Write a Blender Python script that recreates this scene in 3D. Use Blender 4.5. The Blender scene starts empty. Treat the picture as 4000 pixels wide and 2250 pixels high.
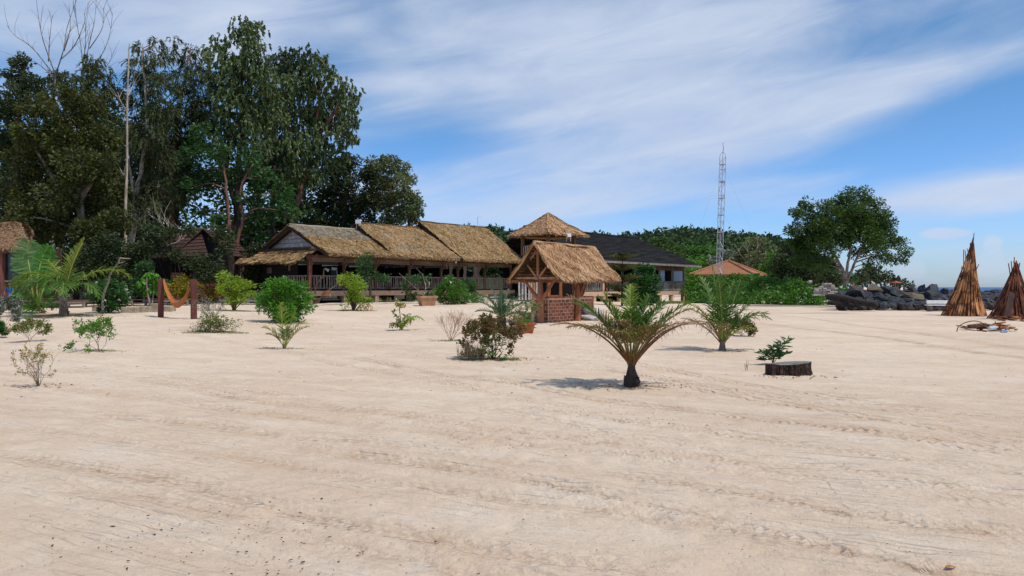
import bpy, math, random
import numpy as np
from mathutils import Vector, Matrix, noise as mnoise
random.seed(7)
SC = bpy.context.scene
COL = SC.collection
R = math.radians
PI = math.pi

# ------------------------------------------------------------------ camera
CAMZ = 1.6
cam_d = bpy.data.cameras.new("camera"); cam_d.lens = 27.0; cam_d.sensor_width = 36.0
cam_d.clip_start = 0.05; cam_d.clip_end = 60000
cam = bpy.data.objects.new("camera", cam_d); COL.objects.link(cam)
cam.location = (0, 0, CAMZ); cam.rotation_euler = (R(90) - 0.001, 0, 0)
SC.camera = cam

# ------------------------------------------------------------------ light
SUN_EL = R(60); TO_SUN = Vector((0.80, -0.50, 0)).normalized()
sun_dir = Vector((TO_SUN.x * math.cos(SUN_EL), TO_SUN.y * math.cos(SUN_EL), math.sin(SUN_EL)))
sd = bpy.data.lights.new("sun", 'SUN'); sd.energy = 3.0; sd.angle = R(0.6); sd.color = (1.0, 0.945, 0.865)
sun = bpy.data.objects.new("sun", sd); COL.objects.link(sun)
sun.rotation_euler = sun_dir.to_track_quat('Z', 'Y').to_euler()
SC.view_settings.view_transform = 'Standard'; SC.view_settings.look = 'None'
SC.view_settings.exposure = 0.0; SC.view_settings.gamma = 1.0
SC.view_settings.use_curve_mapping = False
SC.render.engine = 'CYCLES'
SC.cycles.max_bounces = 6; SC.cycles.diffuse_bounces = 3; SC.cycles.transparent_max_bounces = 4

def lin(c):
    if isinstance(c, str):
        c = [int(c[i:i+2], 16) / 255 for i in (0, 2, 4)]
    return tuple(((v / 12.92) if v <= 0.04045 else ((v + 0.055) / 1.055) ** 2.4) for v in c) + (1.0,)

# node helpers
class NT:
    def __init__(s, tree): s.t = tree; s.n = tree.nodes; s.l = tree.links
    def new(s, typ, **kw):
        n = s.n.new(typ)
        for k, v in kw.items(): setattr(n, k, v)
        return n
    def put(s, inp, v):
        if isinstance(v, bpy.types.NodeSocket): s.l.new(v, inp)
        else: inp.default_value = v
    def math(s, op, a, b=0.0, c=None, clamp=False):
        n = s.new('ShaderNodeMath', operation=op, use_clamp=clamp)
        s.put(n.inputs[0], a)
        if op not in ('ABSOLUTE', 'SQRT', 'SINE', 'ARCSINE', 'COSINE'): s.put(n.inputs[1], b)
        if c is not None: s.put(n.inputs[2], c)
        return n.outputs[0]
    def sstep(s, v, a, b, lo=0.0, hi=1.0):
        n = s.new('ShaderNodeMapRange', interpolation_type='SMOOTHSTEP')
        s.put(n.inputs['Value'], v); n.inputs['From Min'].default_value = a; n.inputs['From Max'].default_value = b
        n.inputs['To Min'].default_value = lo; n.inputs['To Max'].default_value = hi
        return n.outputs[0]
    def noise(s, vec, scale, detail=4, rough=0.55, dist=0.0, dim='3D'):
        n = s.new('ShaderNodeTexNoise', noise_dimensions=dim)
        s.put(n.inputs['Vector'], vec); n.inputs['Scale'].default_value = scale
        n.inputs['Detail'].default_value = detail; n.inputs['Roughness'].default_value = rough
        n.inputs['Distortion'].default_value = dist
        return n.outputs['Fac']
    def mix(s, f, a, b):
        n = s.new('ShaderNodeMix', data_type='RGBA')
        s.put(n.inputs['Factor'], f); s.put(n.inputs['A'], a); s.put(n.inputs['B'], b)
        return n.outputs['Result']
    def comb(s, x, y, z=0.0):
        n = s.new('ShaderNodeCombineXYZ')
        s.put(n.inputs[0], x); s.put(n.inputs[1], y); s.put(n.inputs[2], z); return n.outputs[0]
    def mapping(s, vec, rot=(0, 0, 0), scale=(1, 1, 1), loc=(0, 0, 0)):
        n = s.new('ShaderNodeMapping'); s.put(n.inputs['Vector'], vec)
        n.inputs['Rotation'].default_value = rot; n.inputs['Scale'].default_value = scale
        n.inputs['Location'].default_value = loc; return n.outputs[0]

# ------------------------------------------------------------------ sky
W_ = bpy.data.worlds.new("World"); SC.world = W_; W_.use_nodes = True
t = NT(W_.node_tree); t.n.clear()
sky = t.new('ShaderNodeTexSky', sky_type='NISHITA'); sky.sun_disc = False
sky.sun_elevation = SUN_EL; sky.sun_rotation = math.atan2(TO_SUN.x, TO_SUN.y)
sky.air_density = 1.0; sky.dust_density = 0.6; sky.ozone_density = 3.0
tc = t.new('ShaderNodeTexCoord'); sp = t.new('ShaderNodeSeparateXYZ'); t.l.new(tc.outputs['Generated'], sp.inputs[0])
az = t.math('ARCTAN2', sp.outputs[0], sp.outputs[1]); el = t.math('ARCSINE', sp.outputs[2])
def ae(px, py):
    x = (px - 2000) / 3000; z = (1122 - py) / 3000
    return math.atan2(x, 1), math.asin(z / math.sqrt(1 + x * x + z * z))
def blob(px, py, rx, ry, ang=0.0):
    a0, e0 = ae(px, py); ra = rx / 3000; re = ry / 3000; ca, sa = math.cos(R(ang)), math.sin(R(ang))
    dx = t.math('SUBTRACT', az, a0); dy = t.math('SUBTRACT', el, e0)
    u = t.math('ADD', t.math('MULTIPLY', dx, ca / ra), t.math('MULTIPLY', dy, sa / ra))
    v = t.math('ADD', t.math('MULTIPLY', dx, -sa / re), t.math('MULTIPLY', dy, ca / re))
    d = t.math('SQRT', t.math('ADD', t.math('MULTIPLY', u, u), t.math('MULTIPLY', v, v)))
    return t.sstep(d, 1.3, 0.1)
ANG = R(9)
ua = t.math('ADD', t.math('MULTIPLY', az, math.cos(ANG)), t.math('MULTIPLY', el, math.sin(ANG)))
va = t.math('ADD', t.math('MULTIPLY', az, -math.sin(ANG)), t.math('MULTIPLY', el, math.cos(ANG)))
pv = t.comb(t.math('MULTIPLY', ua, 1.9), t.math('MULTIPLY', va, 7.5), 3.3)
n1 = t.noise(pv, 1.0, 3, 0.5, 0.6)
pv2 = t.comb(t.math('MULTIPLY', ua, 5.0), t.math('MULTIPLY', va, 26.0), 9.1)
n2 = t.noise(pv2, 1.0, 5, 0.6, 0.8)
n3 = t.noise(t.comb(t.math('MULTIPLY', az, 9), t.math('MULTIPLY', el, 14), 1.7), 1.0, 6, 0.6, 0.3)
m = t.math('ADD', t.math('MULTIPLY', n1, 1.0), t.math('MULTIPLY', n2, 0.38))
m = t.math('ADD', m, t.math('MULTIPLY', n3, 0.22))
for (px, py, rx, ry, ang, a) in [
        (2300, 330, 1300, 380, -6, 0.22), (2400, 120, 1300, 260, 3, 0.20), (600, 100, 1200, 260, 5, 0.30), (2900, 380, 900, 230, 6, 0.12),
        (2500, 640, 1100, 130, 10, 0.16), (3600, 330, 500, 70, 10, 0.14), (3800, 200, 600, 120, 12, 0.14),
        (1500, 330, 600, 60, 4, 0.10), (2300, 790, 800, 60, 5, 0.16), (3850, 760, 450, 80, 3, 0.36),
        (3300, 800, 500, 40, 0, 0.12),
        (3650, 500, 700, 150, 6, -0.42), (3650, 130, 480, 80, 4, -0.16), (1650, 560, 520, 110, 12, -0.34),
        (1500, 60, 420, 90, -40, -0.10), (3100, 640, 800, 60, 5, -0.12), (1250, 200, 330, 110, 0, -0.26), (700, 330, 500, 120, 0, -0.25),
        (2100, 900, 2400, 110, 0, -0.08), (3700, 930, 900, 150, 0, -0.10)]:
    m = t.math('ADD', m, t.math('MULTIPLY', blob(px, py, rx, ry, ang), a))
mask = t.sstep(m, 0.52, 1.28, 0.0, 0.92)
# small cumulus puffs low over the sea
nd = t.noise(t.comb(t.math('MULTIPLY', az, 30), t.math('MULTIPLY', el, 34), 4.4), 1.0, 5, 0.6)
puff = None
for (px, py, rx, ry, k) in [(3690, 912, 95, 26, .8), (3880, 960, 40, 50, .75), (3860, 1040, 90, 55, .6), (3555, 1060, 60, 60, .5),
                            (3600, 1100, 140, 22, .4), (3960, 1085, 140, 32, .4), (80, 840, 160, 70, .9), (3880, 1000, 50, 60, .6)]:
    b = t.math('MULTIPLY', t.sstep(t.math('ADD', blob(px, py, rx, ry), t.math('MULTIPLY', nd, 0.9)), 0.62, 1.15), k)
    b = t.math('MULTIPLY', b, t.sstep(blob(px, py, rx * 1.5, ry * 1.5), 0.0, 0.35))
    puff = b if puff is None else t.math('MAXIMUM', puff, b)
mask = t.math('MAXIMUM', mask, t.math('MULTIPLY', puff, 0.85))
mask = t.math('MULTIPLY', mask, t.sstep(el, -0.01, 0.02))
# base sky: Nishita, a little more saturated
hs = t.new('ShaderNodeHueSaturation'); hs.inputs['Saturation'].default_value = 1.30; hs.inputs['Value'].default_value = 1.0
t.l.new(sky.outputs[0], hs.inputs['Color'])
bg1 = t.new('ShaderNodeBackground'); hz = t.mix(t.sstep(el, 0.30, 0.0), (1, 1, 1, 1), (0.74, 0.96, 1.46, 1))
mm_ = t.new('ShaderNodeMix', data_type='RGBA', blend_type='MULTIPLY'); mm_.inputs['Factor'].default_value = 1.0
t.l.new(hs.outputs[0], mm_.inputs['A']); t.l.new(hz, mm_.inputs['B'])
t.l.new(mm_.outputs['Result'], bg1.inputs[0]); bg1.inputs[1].default_value = 0.125
bg2 = t.new('ShaderNodeBackground')
t.l.new(t.mix(n2, lin('bccbea'), lin('dae4f2')), bg2.inputs[0]); bg2.inputs[1].default_value = 0.98
mx = t.new('ShaderNodeMixShader'); t.l.new(mask, mx.inputs[0]); t.l.new(bg1.outputs[0], mx.inputs[1]); t.l.new(bg2.outputs[0], mx.inputs[2])
ow = t.new('ShaderNodeOutputWorld'); t.l.new(mx.outputs[0], ow.inputs[0])

# ------------------------------------------------------------------ materials
def new_mat(name):
    m = bpy.data.materials.new(name); m.use_nodes = True; t = NT(m.node_tree); t.n.clear()
    o = t.new('ShaderNodeOutputMaterial'); return m, t, o
def pm(name, c1, c2=None, scale=3.0, rough=0.8, bump=0.15, stretch=(1, 1, 1), detail=5, bscale=None, metal=0.0, spec=0.3, c3=None, lo=0.35, hi=0.65, bdist=0.02):
    """general procedural surface: two or three tones of one material mixed by noise, with fine relief"""
    m, t, o = new_mat(name)
    tc = t.new('ShaderNodeTexCoord'); v = t.mapping(tc.outputs['Object'], scale=stretch)
    f = t.sstep(t.noise(v, scale, detail, 0.6, 0.3), lo, hi)
    col = t.mix(f, lin(c1), lin(c2 or c1))
    if c3: col = t.mix(t.sstep(t.noise(v, scale * 3.7, 4, 0.6), 0.55, 0.72), col, lin(c3))
    p = t.new('ShaderNodeBsdfPrincipled'); t.l.new(col, p.inputs['Base Color'])
    p.inputs['Roughness'].default_value = rough; p.inputs['Metallic'].default_value = metal; p.inputs['Specular IOR Level'].default_value = spec
    if bump:
        b = t.new('ShaderNodeBump'); b.inputs['Strength'].default_value = bump; b.inputs['Distance'].default_value = bdist
        t.l.new(t.noise(v, bscale or scale * 5, 6, 0.65), b.inputs['Height']); t.l.new(b.outputs[0], p.inputs['Normal'])
    t.l.new(p.outputs[0], o.inputs[0]); return m
def im(name, cols, rough=0.6, trans=0.0, noise_scale=None, spec=0.3, var=0.35):
    """material of many small pieces (leaves, straws, sticks, bricks): each piece takes one of the tones"""
    m, t, o = new_mat(name)
    g = t.new('ShaderNodeNewGeometry')
    cr = t.new('ShaderNodeValToRGB'); cr.color_ramp.interpolation = 'LINEAR'
    e = cr.color_ramp.elements; n = len(cols)
    e[0].color = lin(cols[0]); e[0].position = 0
    e[1].color = lin(cols[-1]); e[1].position = 1
    for i in range(1, n - 1):
        q = e.new(i / (n - 1)); q.color = lin(cols[i])
    fac = g.outputs['Random Per Island']
    if noise_scale:
        tc = t.new('ShaderNodeTexCoord')
        ns = t.sstep(t.noise(tc.outputs['Object'], noise_scale, 3, 0.5), 0.3, 0.7)
        fac = t.math('ADD', t.math('MULTIPLY', fac, 1 - var), t.math('MULTIPLY', ns, var))
    t.l.new(fac, cr.inputs[0])
    p = t.new('ShaderNodeBsdfPrincipled'); t.l.new(cr.outputs[0], p.inputs['Base Color'])
    p.inputs['Roughness'].default_value = rough; p.inputs['Specular IOR Level'].default_value = spec
    if trans:
        tr = t.new('ShaderNodeBsdfTranslucent')
        hs = t.new('ShaderNodeHueSaturation'); hs.inputs['Value'].default_value = 1.3; hs.inputs['Hue'].default_value = 0.485
        t.l.new(cr.outputs[0], hs.inputs['Color']); t.l.new(hs.outputs[0], tr.inputs[0])
        mx = t.new('ShaderNodeMixShader'); mx.inputs[0].default_value = trans
        t.l.new(p.outputs[0], mx.inputs[1]); t.l.new(tr.outputs[0], mx.inputs[2]); t.l.new(mx.outputs[0], o.inputs[0])
    else: t.l.new(p.outputs[0], o.inputs[0])
    return m

# ------------------------------------------------------------------ objects
ROOT = {}
def setp(o, label=None, cat=None, group=None, kind=None):
    if label: o['label'] = label
    if cat: o['category'] = cat
    if group: o['group'] = group
    if kind: o['kind'] = kind
    return o
def thing(name, label, cat, loc=(0, 0, 0), group=None, rotz=0.0):
    o = bpy.data.objects.new(name, None); COL.objects.link(o); o.location = loc; o.rotation_euler = (0, 0, rotz)
    o.empty_display_size = 0.3
    ROOT[o.name] = (Vector(loc), rotz)
    return setp(o, label, cat, group)
def np_mesh(name, V, F, mat, parent=None, smooth=False, local=False, mats=None, midx=None):
    """V (n,3) array, F (m,k) array or list of lists -> ONE linked mesh object"""
    V = np.asarray(V, dtype=np.float32).reshape(-1, 3)
    off = Vector((0, 0, 0))
    if parent is not None and not local:
        off = ROOT[parent.name][0]
        V = V - np.array(off, dtype=np.float32)
        rz = ROOT[parent.name][1]
        if rz:
            c, s = math.cos(-rz), math.sin(-rz); V = V @ np.array([[c, s, 0], [-s, c, 0], [0, 0, 1]], dtype=np.float32)
    me = bpy.data.meshes.new(name)
    if isinstance(F, np.ndarray):
        m, k = F.shape
        me.vertices.add(len(V)); me.vertices.foreach_set('co', V.ravel())
        me.loops.add(m * k); me.loops.foreach_set('vertex_index', F.astype(np.int32).ravel())
        me.polygons.add(m); me.polygons.foreach_set('loop_start', np.arange(0, m * k, k, dtype=np.int32))
        me.update(calc_edges=True); me.validate()
    else:
        me.from_pydata(V.tolist(), [], F); me.update()
    for mm in (mats or [mat]): me.materials.append(mm)
    if midx is not None: me.polygons.foreach_set('material_index', np.asarray(midx, dtype=np.int32))
    if smooth: me.polygons.foreach_set('use_smooth', np.ones(len(me.polygons), dtype=bool))
    o = bpy.data.objects.new(name, me); COL.objects.link(o)
    if parent is not None:
        o.parent = parent; ROOT[o.name] = ROOT[parent.name] if not local else (Vector((0, 0, 0)), 0)
    return o
class MB:
    def __init__(s): s.v = []; s.f = []; s.mi = []
    def add(s, vs, fs, mi=0):
        n = len(s.v); s.v += [tuple(v) for v in vs]; s.f += [[i + n for i in f] for f in fs]; s.mi += [mi] * len(fs)
    def box(s, c, size, x=Vector((1, 0, 0)), y=None, z=None, mi=0):
        """box centred at c, half-extents from size along axes x,y,z"""
        x = Vector(x).normalized()
        if z is None: z = Vector((0, 0, 1))
        else: z = Vector(z).normalized()
        if y is None: y = z.cross(x).normalized()
        else: y = Vector(y).normalized()
        c = Vector(c); a, b, d = size[0] / 2, size[1] / 2, size[2] / 2
        vs = [c + x * (i * a) + y * (j * b) + z * (k * d) for k in (-1, 1) for j in (-1, 1) for i in (-1, 1)]
        s.add(vs, [[0, 2, 3, 1], [4, 5, 7, 6], [0, 1, 5, 4], [2, 6, 7, 3], [0, 4, 6, 2], [1, 3, 7, 5]], mi)
    def beam(s, p, q, w, h, up=Vector((0, 0, 1)), mi=0):
        p = Vector(p); q = Vector(q); d = (q - p); L = d.length; d.normalize()
        y = Vector(up).cross(d)
        if y.length < 1e-4: y = Vector((1, 0, 0)).cross(d)
        y.normalize(); z = d.cross(y).normalized()
        s.box((p + q) / 2, (L, w, h), d, y, z, mi)
    def tube(s, pts, rad, n=8, cap=True, mi=0, wob=0.0):
        pts = [Vector(p) for p in pts]; rings = []; up = None
        if not hasattr(rad, '__len__'): rad = [rad] * len(pts)
        for i, p in enumerate(pts):
            d = (pts[min(i + 1, len(pts) - 1)] - pts[max(i - 1, 0)])
            if d.length < 1e-9: d = Vector((0, 0, 1))
            d.normalize()
            if up is None:
                up = Vector((0, 0, 1)) if abs(d.z) < 0.9 else Vector((1, 0, 0))
            a = up.cross(d); 
            if a.length < 1e-5: a = Vector((0, 1, 0)).cross(d)
            a.normalize(); b = d.cross(a).normalized(); up = b
            rr = [rad[i] * (1 + wob * (random.random() - .5)) for _ in range(n)]
            rings.append([p + a * (math.cos(2 * PI * k / n) * rr[k]) + b * (math.sin(2 * PI * k / n) * rr[k]) for k in range(n)])
        vs = [v for r in rings for v in r]; fs = []
        for i in range(len(rings) - 1):
            for k in range(n):
                a = i * n + k; b = i * n + (k + 1) % n
                fs.append([a, b, b + n, a + n])
        if cap: fs += [list(range(n))[::-1], [(len(rings) - 1) * n + k for k in range(n)]]
        s.add(vs, fs, mi)
    def build(s, name, mat, parent=None, smooth=False, local=False, mats=None):
        return np_mesh(name, s.v, s.f, mat, parent, smooth, local, mats, s.mi if mats else None)
def bevel(o, w=0.01, seg=2):
    m = o.modifiers.new('bevel', 'BEVEL'); m.width = w; m.segments = seg; m.limit_method = 'ANGLE'; return o

# ------------------------------------------------------------------ ground shape
def ss(a, b, x):
    x = np.clip((np.asarray(x, dtype=float) - a) / (b - a), 0, 1); return x * x * (3 - 2 * x)
def vnoise(x, y, seed=0):
    x = np.asarray(x, dtype=float); y = np.asarray(y, dtype=float)
    xi = np.floor(x).astype(np.int64); yi = np.floor(y).astype(np.int64); xf = x - xi; yf = y - yi
    def h(a, b):
        n = (a * 374761393 + b * 668265263 + seed * 1442695041) & 0x7fffffff
        n = ((n ^ (n >> 13)) * 1274126177) & 0x7fffffff
        n = n ^ (n >> 16)
        return (n & 0xffff) / 65535.0
    u = xf * xf * (3 - 2 * xf); v = yf * yf * (3 - 2 * yf)
    return (h(xi, yi) * (1 - u) + h(xi + 1, yi) * u) * (1 - v) + (h(xi, yi + 1) * (1 - u) + h(xi + 1, yi + 1) * u) * v
def H0(x, y):
    x = np.asarray(x, dtype=float); y = np.asarray(y, dtype=float)
    h = 0.47 * ss(31, 50, y) * (1 - ss(1, 12, x - (y - 50) * 0.12))
    h = h + (vnoise(x * 0.16, y * 0.16, 3) - .5) * 0.10 * ss(6, 16, y) * (1 - ss(70, 90, y))
    h = h + (vnoise(x * 0.45, y * 0.45, 5) - .5) * 0.05 * ss(5, 10, y)
    h = h + 0.16 * ss(-5, -12, x) * ss(22, 33, y) * (1 - ss(36, 46, y))
    h = h - 4.0 * ss(66, 84, y) * ss(-1, 7, x - 0.515 * y)
    return h
PXT = [[(250, 1443), (930, 1552), (1550, 1630), (1860, 1684), (2500, 1800)],
       [(300, 1425), (980, 1533), (1600, 1612), (2100, 1690), (2900, 1840)],
       [(2065, 1583), (2640, 1668), (3260, 1770), (4000, 1847)],
       [(2065, 1625), (2640, 1720), (3260, 1835), (4000, 1935)],
       [(0, 1583), (770, 1660), (1320, 1715), (2000, 1800), (2700, 1900), (4000, 2090)],
       [(2380, 1390), (2950, 1500), (3570, 1583), (4000, 1645)],
       [(2350, 1430), (2900, 1550), (3500, 1650), (4000, 1730)],
       [(0, 1770), (620, 1893), (1550, 2064), (2330, 2190)],
       [(0, 1660), (700, 1760), (1500, 1880), (2300, 2000), (3200, 2150)],
       [(1400, 1400), (2000, 1480), (2700, 1620), (3400, 1700), (4000, 1745)],
       [(700, 1300), (1500, 1440), (2100, 1560)],
       [(3000, 1230), (3500, 1300), (4000, 1345)], [(2950, 1260), (3500, 1335), (4000, 1390)],
       [(1400, 1600), (2100, 1690), (2900, 1800), (4000, 1990)], [(0, 1480), (600, 1560), (1300, 1640), (2000, 1730)], [(1900, 1480), (2600, 1590), (3300, 1690), (4000, 1780)],
       [(1200, 1760), (2000, 1880), (3000, 2060), (3600, 2200)], [(0, 1880), (700, 1990), (1500, 2140), (1900, 2240)], [(2600, 1470), (3200, 1570), (4000, 1690)]]
TRK = []
for tr in PXT:
    P = [((px - 2000) / 3000 * (4800 / (py - 1122)), 4800 / (py - 1122)) for px, py in tr]
    xs = np.array([p[0] for p in P]); ys = np.array([p[1] for p in P])
    c = np.polyfit(xs, ys, 2 if len(P) > 3 else 1); TRK.append((c, xs.min(), xs.max()))
def H(x, y):
    return H0(x, y)
def Hs(x, y): return float(H0(x, y))
def tracks(x, y):
    z = np.zeros_like(x); m = np.zeros_like(x); dist = np.full(x.shape, 9.0); wt = np.zeros_like(x); al_ = np.zeros_like(x)
    for i, (c, a, b) in enumerate(TRK):
        f = np.polyval(c, x); g = np.polyval(np.polyder(c), x)
        d = (y - f) / np.sqrt(1 + g * g) + (vnoise(x * 0.8, x * 0 + i, 9) - .5) * .25
        w = ss(a - 1.0, a + .5, x) * (1 - ss(b, b + 1.5, x)) * (0.35 + 0.65 * vnoise(x * 0.5, x * 0 + i * 3.3, 4))
        s = x * np.sqrt(1 + g * g)
        tread = 0.7 + 0.3 * np.sin(s * 2 * PI / 0.11 + (np.abs(d) > .05) * 1.5)
        wd_ = 0.055 + .006 * np.abs(y)
        z += w * (-0.022 * np.exp(-(d / wd_) ** 2) * tread + 0.016 * np.exp(-((np.abs(d) - 2.1 * wd_) / (.7 * wd_)) ** 2) * (0.6 + .8 * vnoise(x * 7, y * 7, i)))
        wn = w > .02; cl = wn & (np.abs(d) < np.abs(dist)); dist = np.where(cl, d, dist); wt = np.where(cl, w, wt); al_ = np.where(cl, s, al_)
        m += w * np.exp(-(d / (wd_ * 1.3)) ** 2) * (.3 + vnoise(x * 3, y * 3, i + 50))
    return z, m, np.minimum(np.abs(dist), .9), wt, al_
def GP(px, py):
    """point of the ground seen at pixel (px, py) of the photograph"""
    a = (px - 2000) / 3000; b = -(py - 1122) / 3000
    D = CAMZ / -b if b < 0 else 200
    for _ in range(30):
        D2 = (CAMZ - Hs(a * D, D)) / -b
        D = 0.5 * D + 0.5 * D2
    return Vector((a * D, D, Hs(a * D, D)))
def WP(px, py, D): return Vector(((px - 2000) / 3000 * D, D, CAMZ - (py - 1122) / 3000 * D))
def on(x, y, dz=0.0): return Vector((x, y, Hs(x, y) + dz))

def geo(a, b, s0, r, lim):
    out = [a]; s = s0
    while out[-1] < b: out.append(out[-1] + s); s = min(s * r, lim)
    return out
yy = [-60, -30, -15, -8, -4, -2, 0, 1, 2, 3] + geo(3.6, 5000, 0.03, 1.0075, 1e9)
xp = geo(0, 5000, 0.034, 1.013, 1e9)
xx = np.array([-v for v in xp[:0:-1]] + xp); yy = np.array(yy)
X, Y = np.meshgrid(xx, yy)
Z = H(X, Y)
near = (Y < 60) & (np.abs(X) < 45)
TZ, TM, TD, TW, TS = tracks(X, Y); TW = np.where(near, TW, 0); Z = Z + np.where(near, TZ * 1.0, 0); TM = np.where(near, TM, 0)
AX = np.array([math.cos(R(-29)), math.sin(R(-29))])
U = X * AX[0] + Y * AX[1]; Vv = -X * AX[1] + Y * AX[0]
fine = (vnoise(U * 1.1, Vv * 3.1, 21) - .5) * .012 * vnoise(X * .3, Y * .3, 77) + (vnoise(U * 3.2, Vv * 8, 22) - .5) * .010 + (vnoise(X * 6, Y * 6, 23) - .5) * .012 + (vnoise(X * 13, Y * 13, 25) - .5) * .008
fine += -0.018 * np.clip(vnoise(X * 4.1, Y * 4.1, 31) - .70, 0, 1) / .30 + 0.010 * np.clip(vnoise(X * 5.3, Y * 5.3, 33) - .70, 0, 1) / .30
Z = Z + 1.25 * fine * (Y < 80) * (1 - ss(30, 60, Y) * .5)
ny, nx = X.shape
idx = np.arange(ny * nx).reshape(ny, nx)
F = np.stack([idx[:-1, :-1].ravel(), idx[:-1, 1:].ravel(), idx[1:, 1:].ravel(), idx[1:, :-1].ravel()], axis=1)
V = np.stack([X.ravel(), Y.ravel(), Z.ravel()], axis=1)

m_sand, t, o = new_mat('sand')
tc = t.new('ShaderNodeTexCoord'); P = tc.outputs['Object']
Pr = t.mapping(P, rot=(0, 0, R(27))); Pr2 = t.mapping(P, rot=(0, 0, R(40)))
al = t.mapping(t.comb(*[0, 0, 0]) if False else Pr, scale=(0.5, 1.35, 1))
big = t.noise(P, 0.16, 4, 0.6); mid = t.noise(al, 1.3, 7, 0.68, 0.6); sm = t.noise(P, 5.0, 5, 0.7); gr = t.noise(P, 90.0, 3, 0.7)
c = t.mix(t.sstep(big, 0.36, 0.66), lin('dac1a5'), lin('e4ceb4'))
c = t.mix(t.math('MULTIPLY', t.sstep(mid, 0.42, 0.70), 0.6), c, lin('ebdac3'))
c = t.mix(t.math('MULTIPLY', t.sstep(mid, 0.44, 0.30), 0.40), c, lin('d2b494'))
c = t.mix(t.math('MULTIPLY', t.sstep(sm, 0.56, 0.72), 0.35), c, lin('d0b496'))
sp2 = t.noise(t.mapping(Pr2, scale=(0.7, 2.0, 1)), 2.1, 6, 0.75)
c = t.mix(t.math('MULTIPLY', t.sstep(sp2, 0.60, 0.74), 0.3), c, lin('c69a72'))
c = t.mix(t.math('MULTIPLY', t.sstep(gr, 0.60, 0.80), 0.5), c, lin('9c7d66'))
atn = t.new('ShaderNodeAttribute'); atn.attribute_name = 'worn'
c = t.mix(t.math('MULTIPLY', t.math('MULTIPLY', atn.outputs['Fac'], t.sstep(sm, 0.35, 0.62)), 0.55), c, lin('c09c7a'))
# earth and leaf litter under the trees; darker grey-brown patches near the log
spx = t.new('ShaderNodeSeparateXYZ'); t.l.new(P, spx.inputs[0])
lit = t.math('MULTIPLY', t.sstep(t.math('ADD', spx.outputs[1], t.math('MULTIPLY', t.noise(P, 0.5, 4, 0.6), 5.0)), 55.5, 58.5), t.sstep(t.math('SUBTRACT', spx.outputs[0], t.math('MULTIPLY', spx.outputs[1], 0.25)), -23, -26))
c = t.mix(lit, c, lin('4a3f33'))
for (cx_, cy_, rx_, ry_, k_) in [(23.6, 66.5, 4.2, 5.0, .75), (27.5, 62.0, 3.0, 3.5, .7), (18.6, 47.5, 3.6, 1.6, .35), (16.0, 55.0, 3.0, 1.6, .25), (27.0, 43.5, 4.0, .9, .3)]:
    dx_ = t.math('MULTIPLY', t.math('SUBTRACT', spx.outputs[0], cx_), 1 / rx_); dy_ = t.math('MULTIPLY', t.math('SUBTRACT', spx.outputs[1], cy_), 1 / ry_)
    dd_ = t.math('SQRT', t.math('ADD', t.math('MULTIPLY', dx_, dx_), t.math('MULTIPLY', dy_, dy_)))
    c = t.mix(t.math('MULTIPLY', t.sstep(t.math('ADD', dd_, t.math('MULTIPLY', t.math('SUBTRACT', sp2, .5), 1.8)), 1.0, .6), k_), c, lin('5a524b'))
p = t.new('ShaderNodeBsdfPrincipled'); t.l.new(c, p.inputs['Base Color']); p.inputs['Roughness'].default_value = 0.95; p.inputs['Specular IOR Level'].default_value = 0.1
h = t.math('ADD', t.math('MULTIPLY', t.noise(t.mapping(Pr, scale=(1.0, 2.2, 1)), 3.2, 8, 0.70), 1.0), t.math('MULTIPLY', t.noise(P, 11.0, 6, 0.75), 0.8))
h = t.math('ADD', h, t.math('MULTIPLY', gr, 0.06))
def lines(rot, sx, sy, sc, wd, seed):
    v_ = t.mapping(t.mapping(P, rot=(0, 0, R(rot)), loc=(seed, seed, 0)), scale=(sx, sy, 1))
    n_ = t.noise(v_, sc, 2, 0.4, 0.0)
    l_ = t.sstep(t.math('ABSOLUTE', t.math('SUBTRACT', n_, 0.5)), wd, 0.0)
    return t.math('MULTIPLY', l_, t.sstep(t.noise(P, 0.35 + seed * .02, 3), 0.44, 0.60))
for (rt, sx, sy, sc, wd, sd_, am) in [(29, .05, 1, 3.6, .05, 1.3, -.30), (25, .04, 1, 5.2, .05, 5.7, .42), (33, .05, 1, 4.4, .05, 9.2, -.26), (18, .06, 1, 3.0, .045, 12.5, -.16), (28, .05, 1, 9.0, .06, 15.5, .30)]:
    h = t.math('ADD', h, t.math('MULTIPLY', lines(rt, sx, sy, sc, wd, sd_), am))
def att(nm_):
    a_ = t.new('ShaderNodeAttribute'); a_.attribute_name = nm_; return a_.outputs['Fac']
td = t.math('ADD', att('track_offset'), t.math('MULTIPLY', t.math('SUBTRACT', t.noise(P, 3.0, 4, .6), .5), .05))
env = t.math('MULTIPLY', t.sstep(t.math('ABSOLUTE', td), .34, .06), att('track_weight'))
gro = t.math('COSINE', t.math('MULTIPLY', td, 2 * PI / .14))
trd = t.math('SINE', t.math('ADD', t.math('MULTIPLY', att('track_along'), 2 * PI / .13), t.math('MULTIPLY', t.math('ABSOLUTE', td), 25.0)))
brk = t.sstep(t.noise(P, 2.2, 5, .7), .36, .60)
h = t.math('ADD', h, t.math('MULTIPLY', t.math('MULTIPLY', env, brk), t.math('ADD', t.math('MULTIPLY', gro, -.75), t.math('MULTIPLY', trd, .12))))
b = t.new('ShaderNodeBump'); b.inputs['Strength'].default_value = 0.9; b.inputs['Distance'].default_value = 0.045
t.l.new(h, b.inputs['Height']); t.l.new(b.outputs[0], p.inputs['Normal']); t.l.new(p.outputs[0], o.inputs[0])
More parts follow.
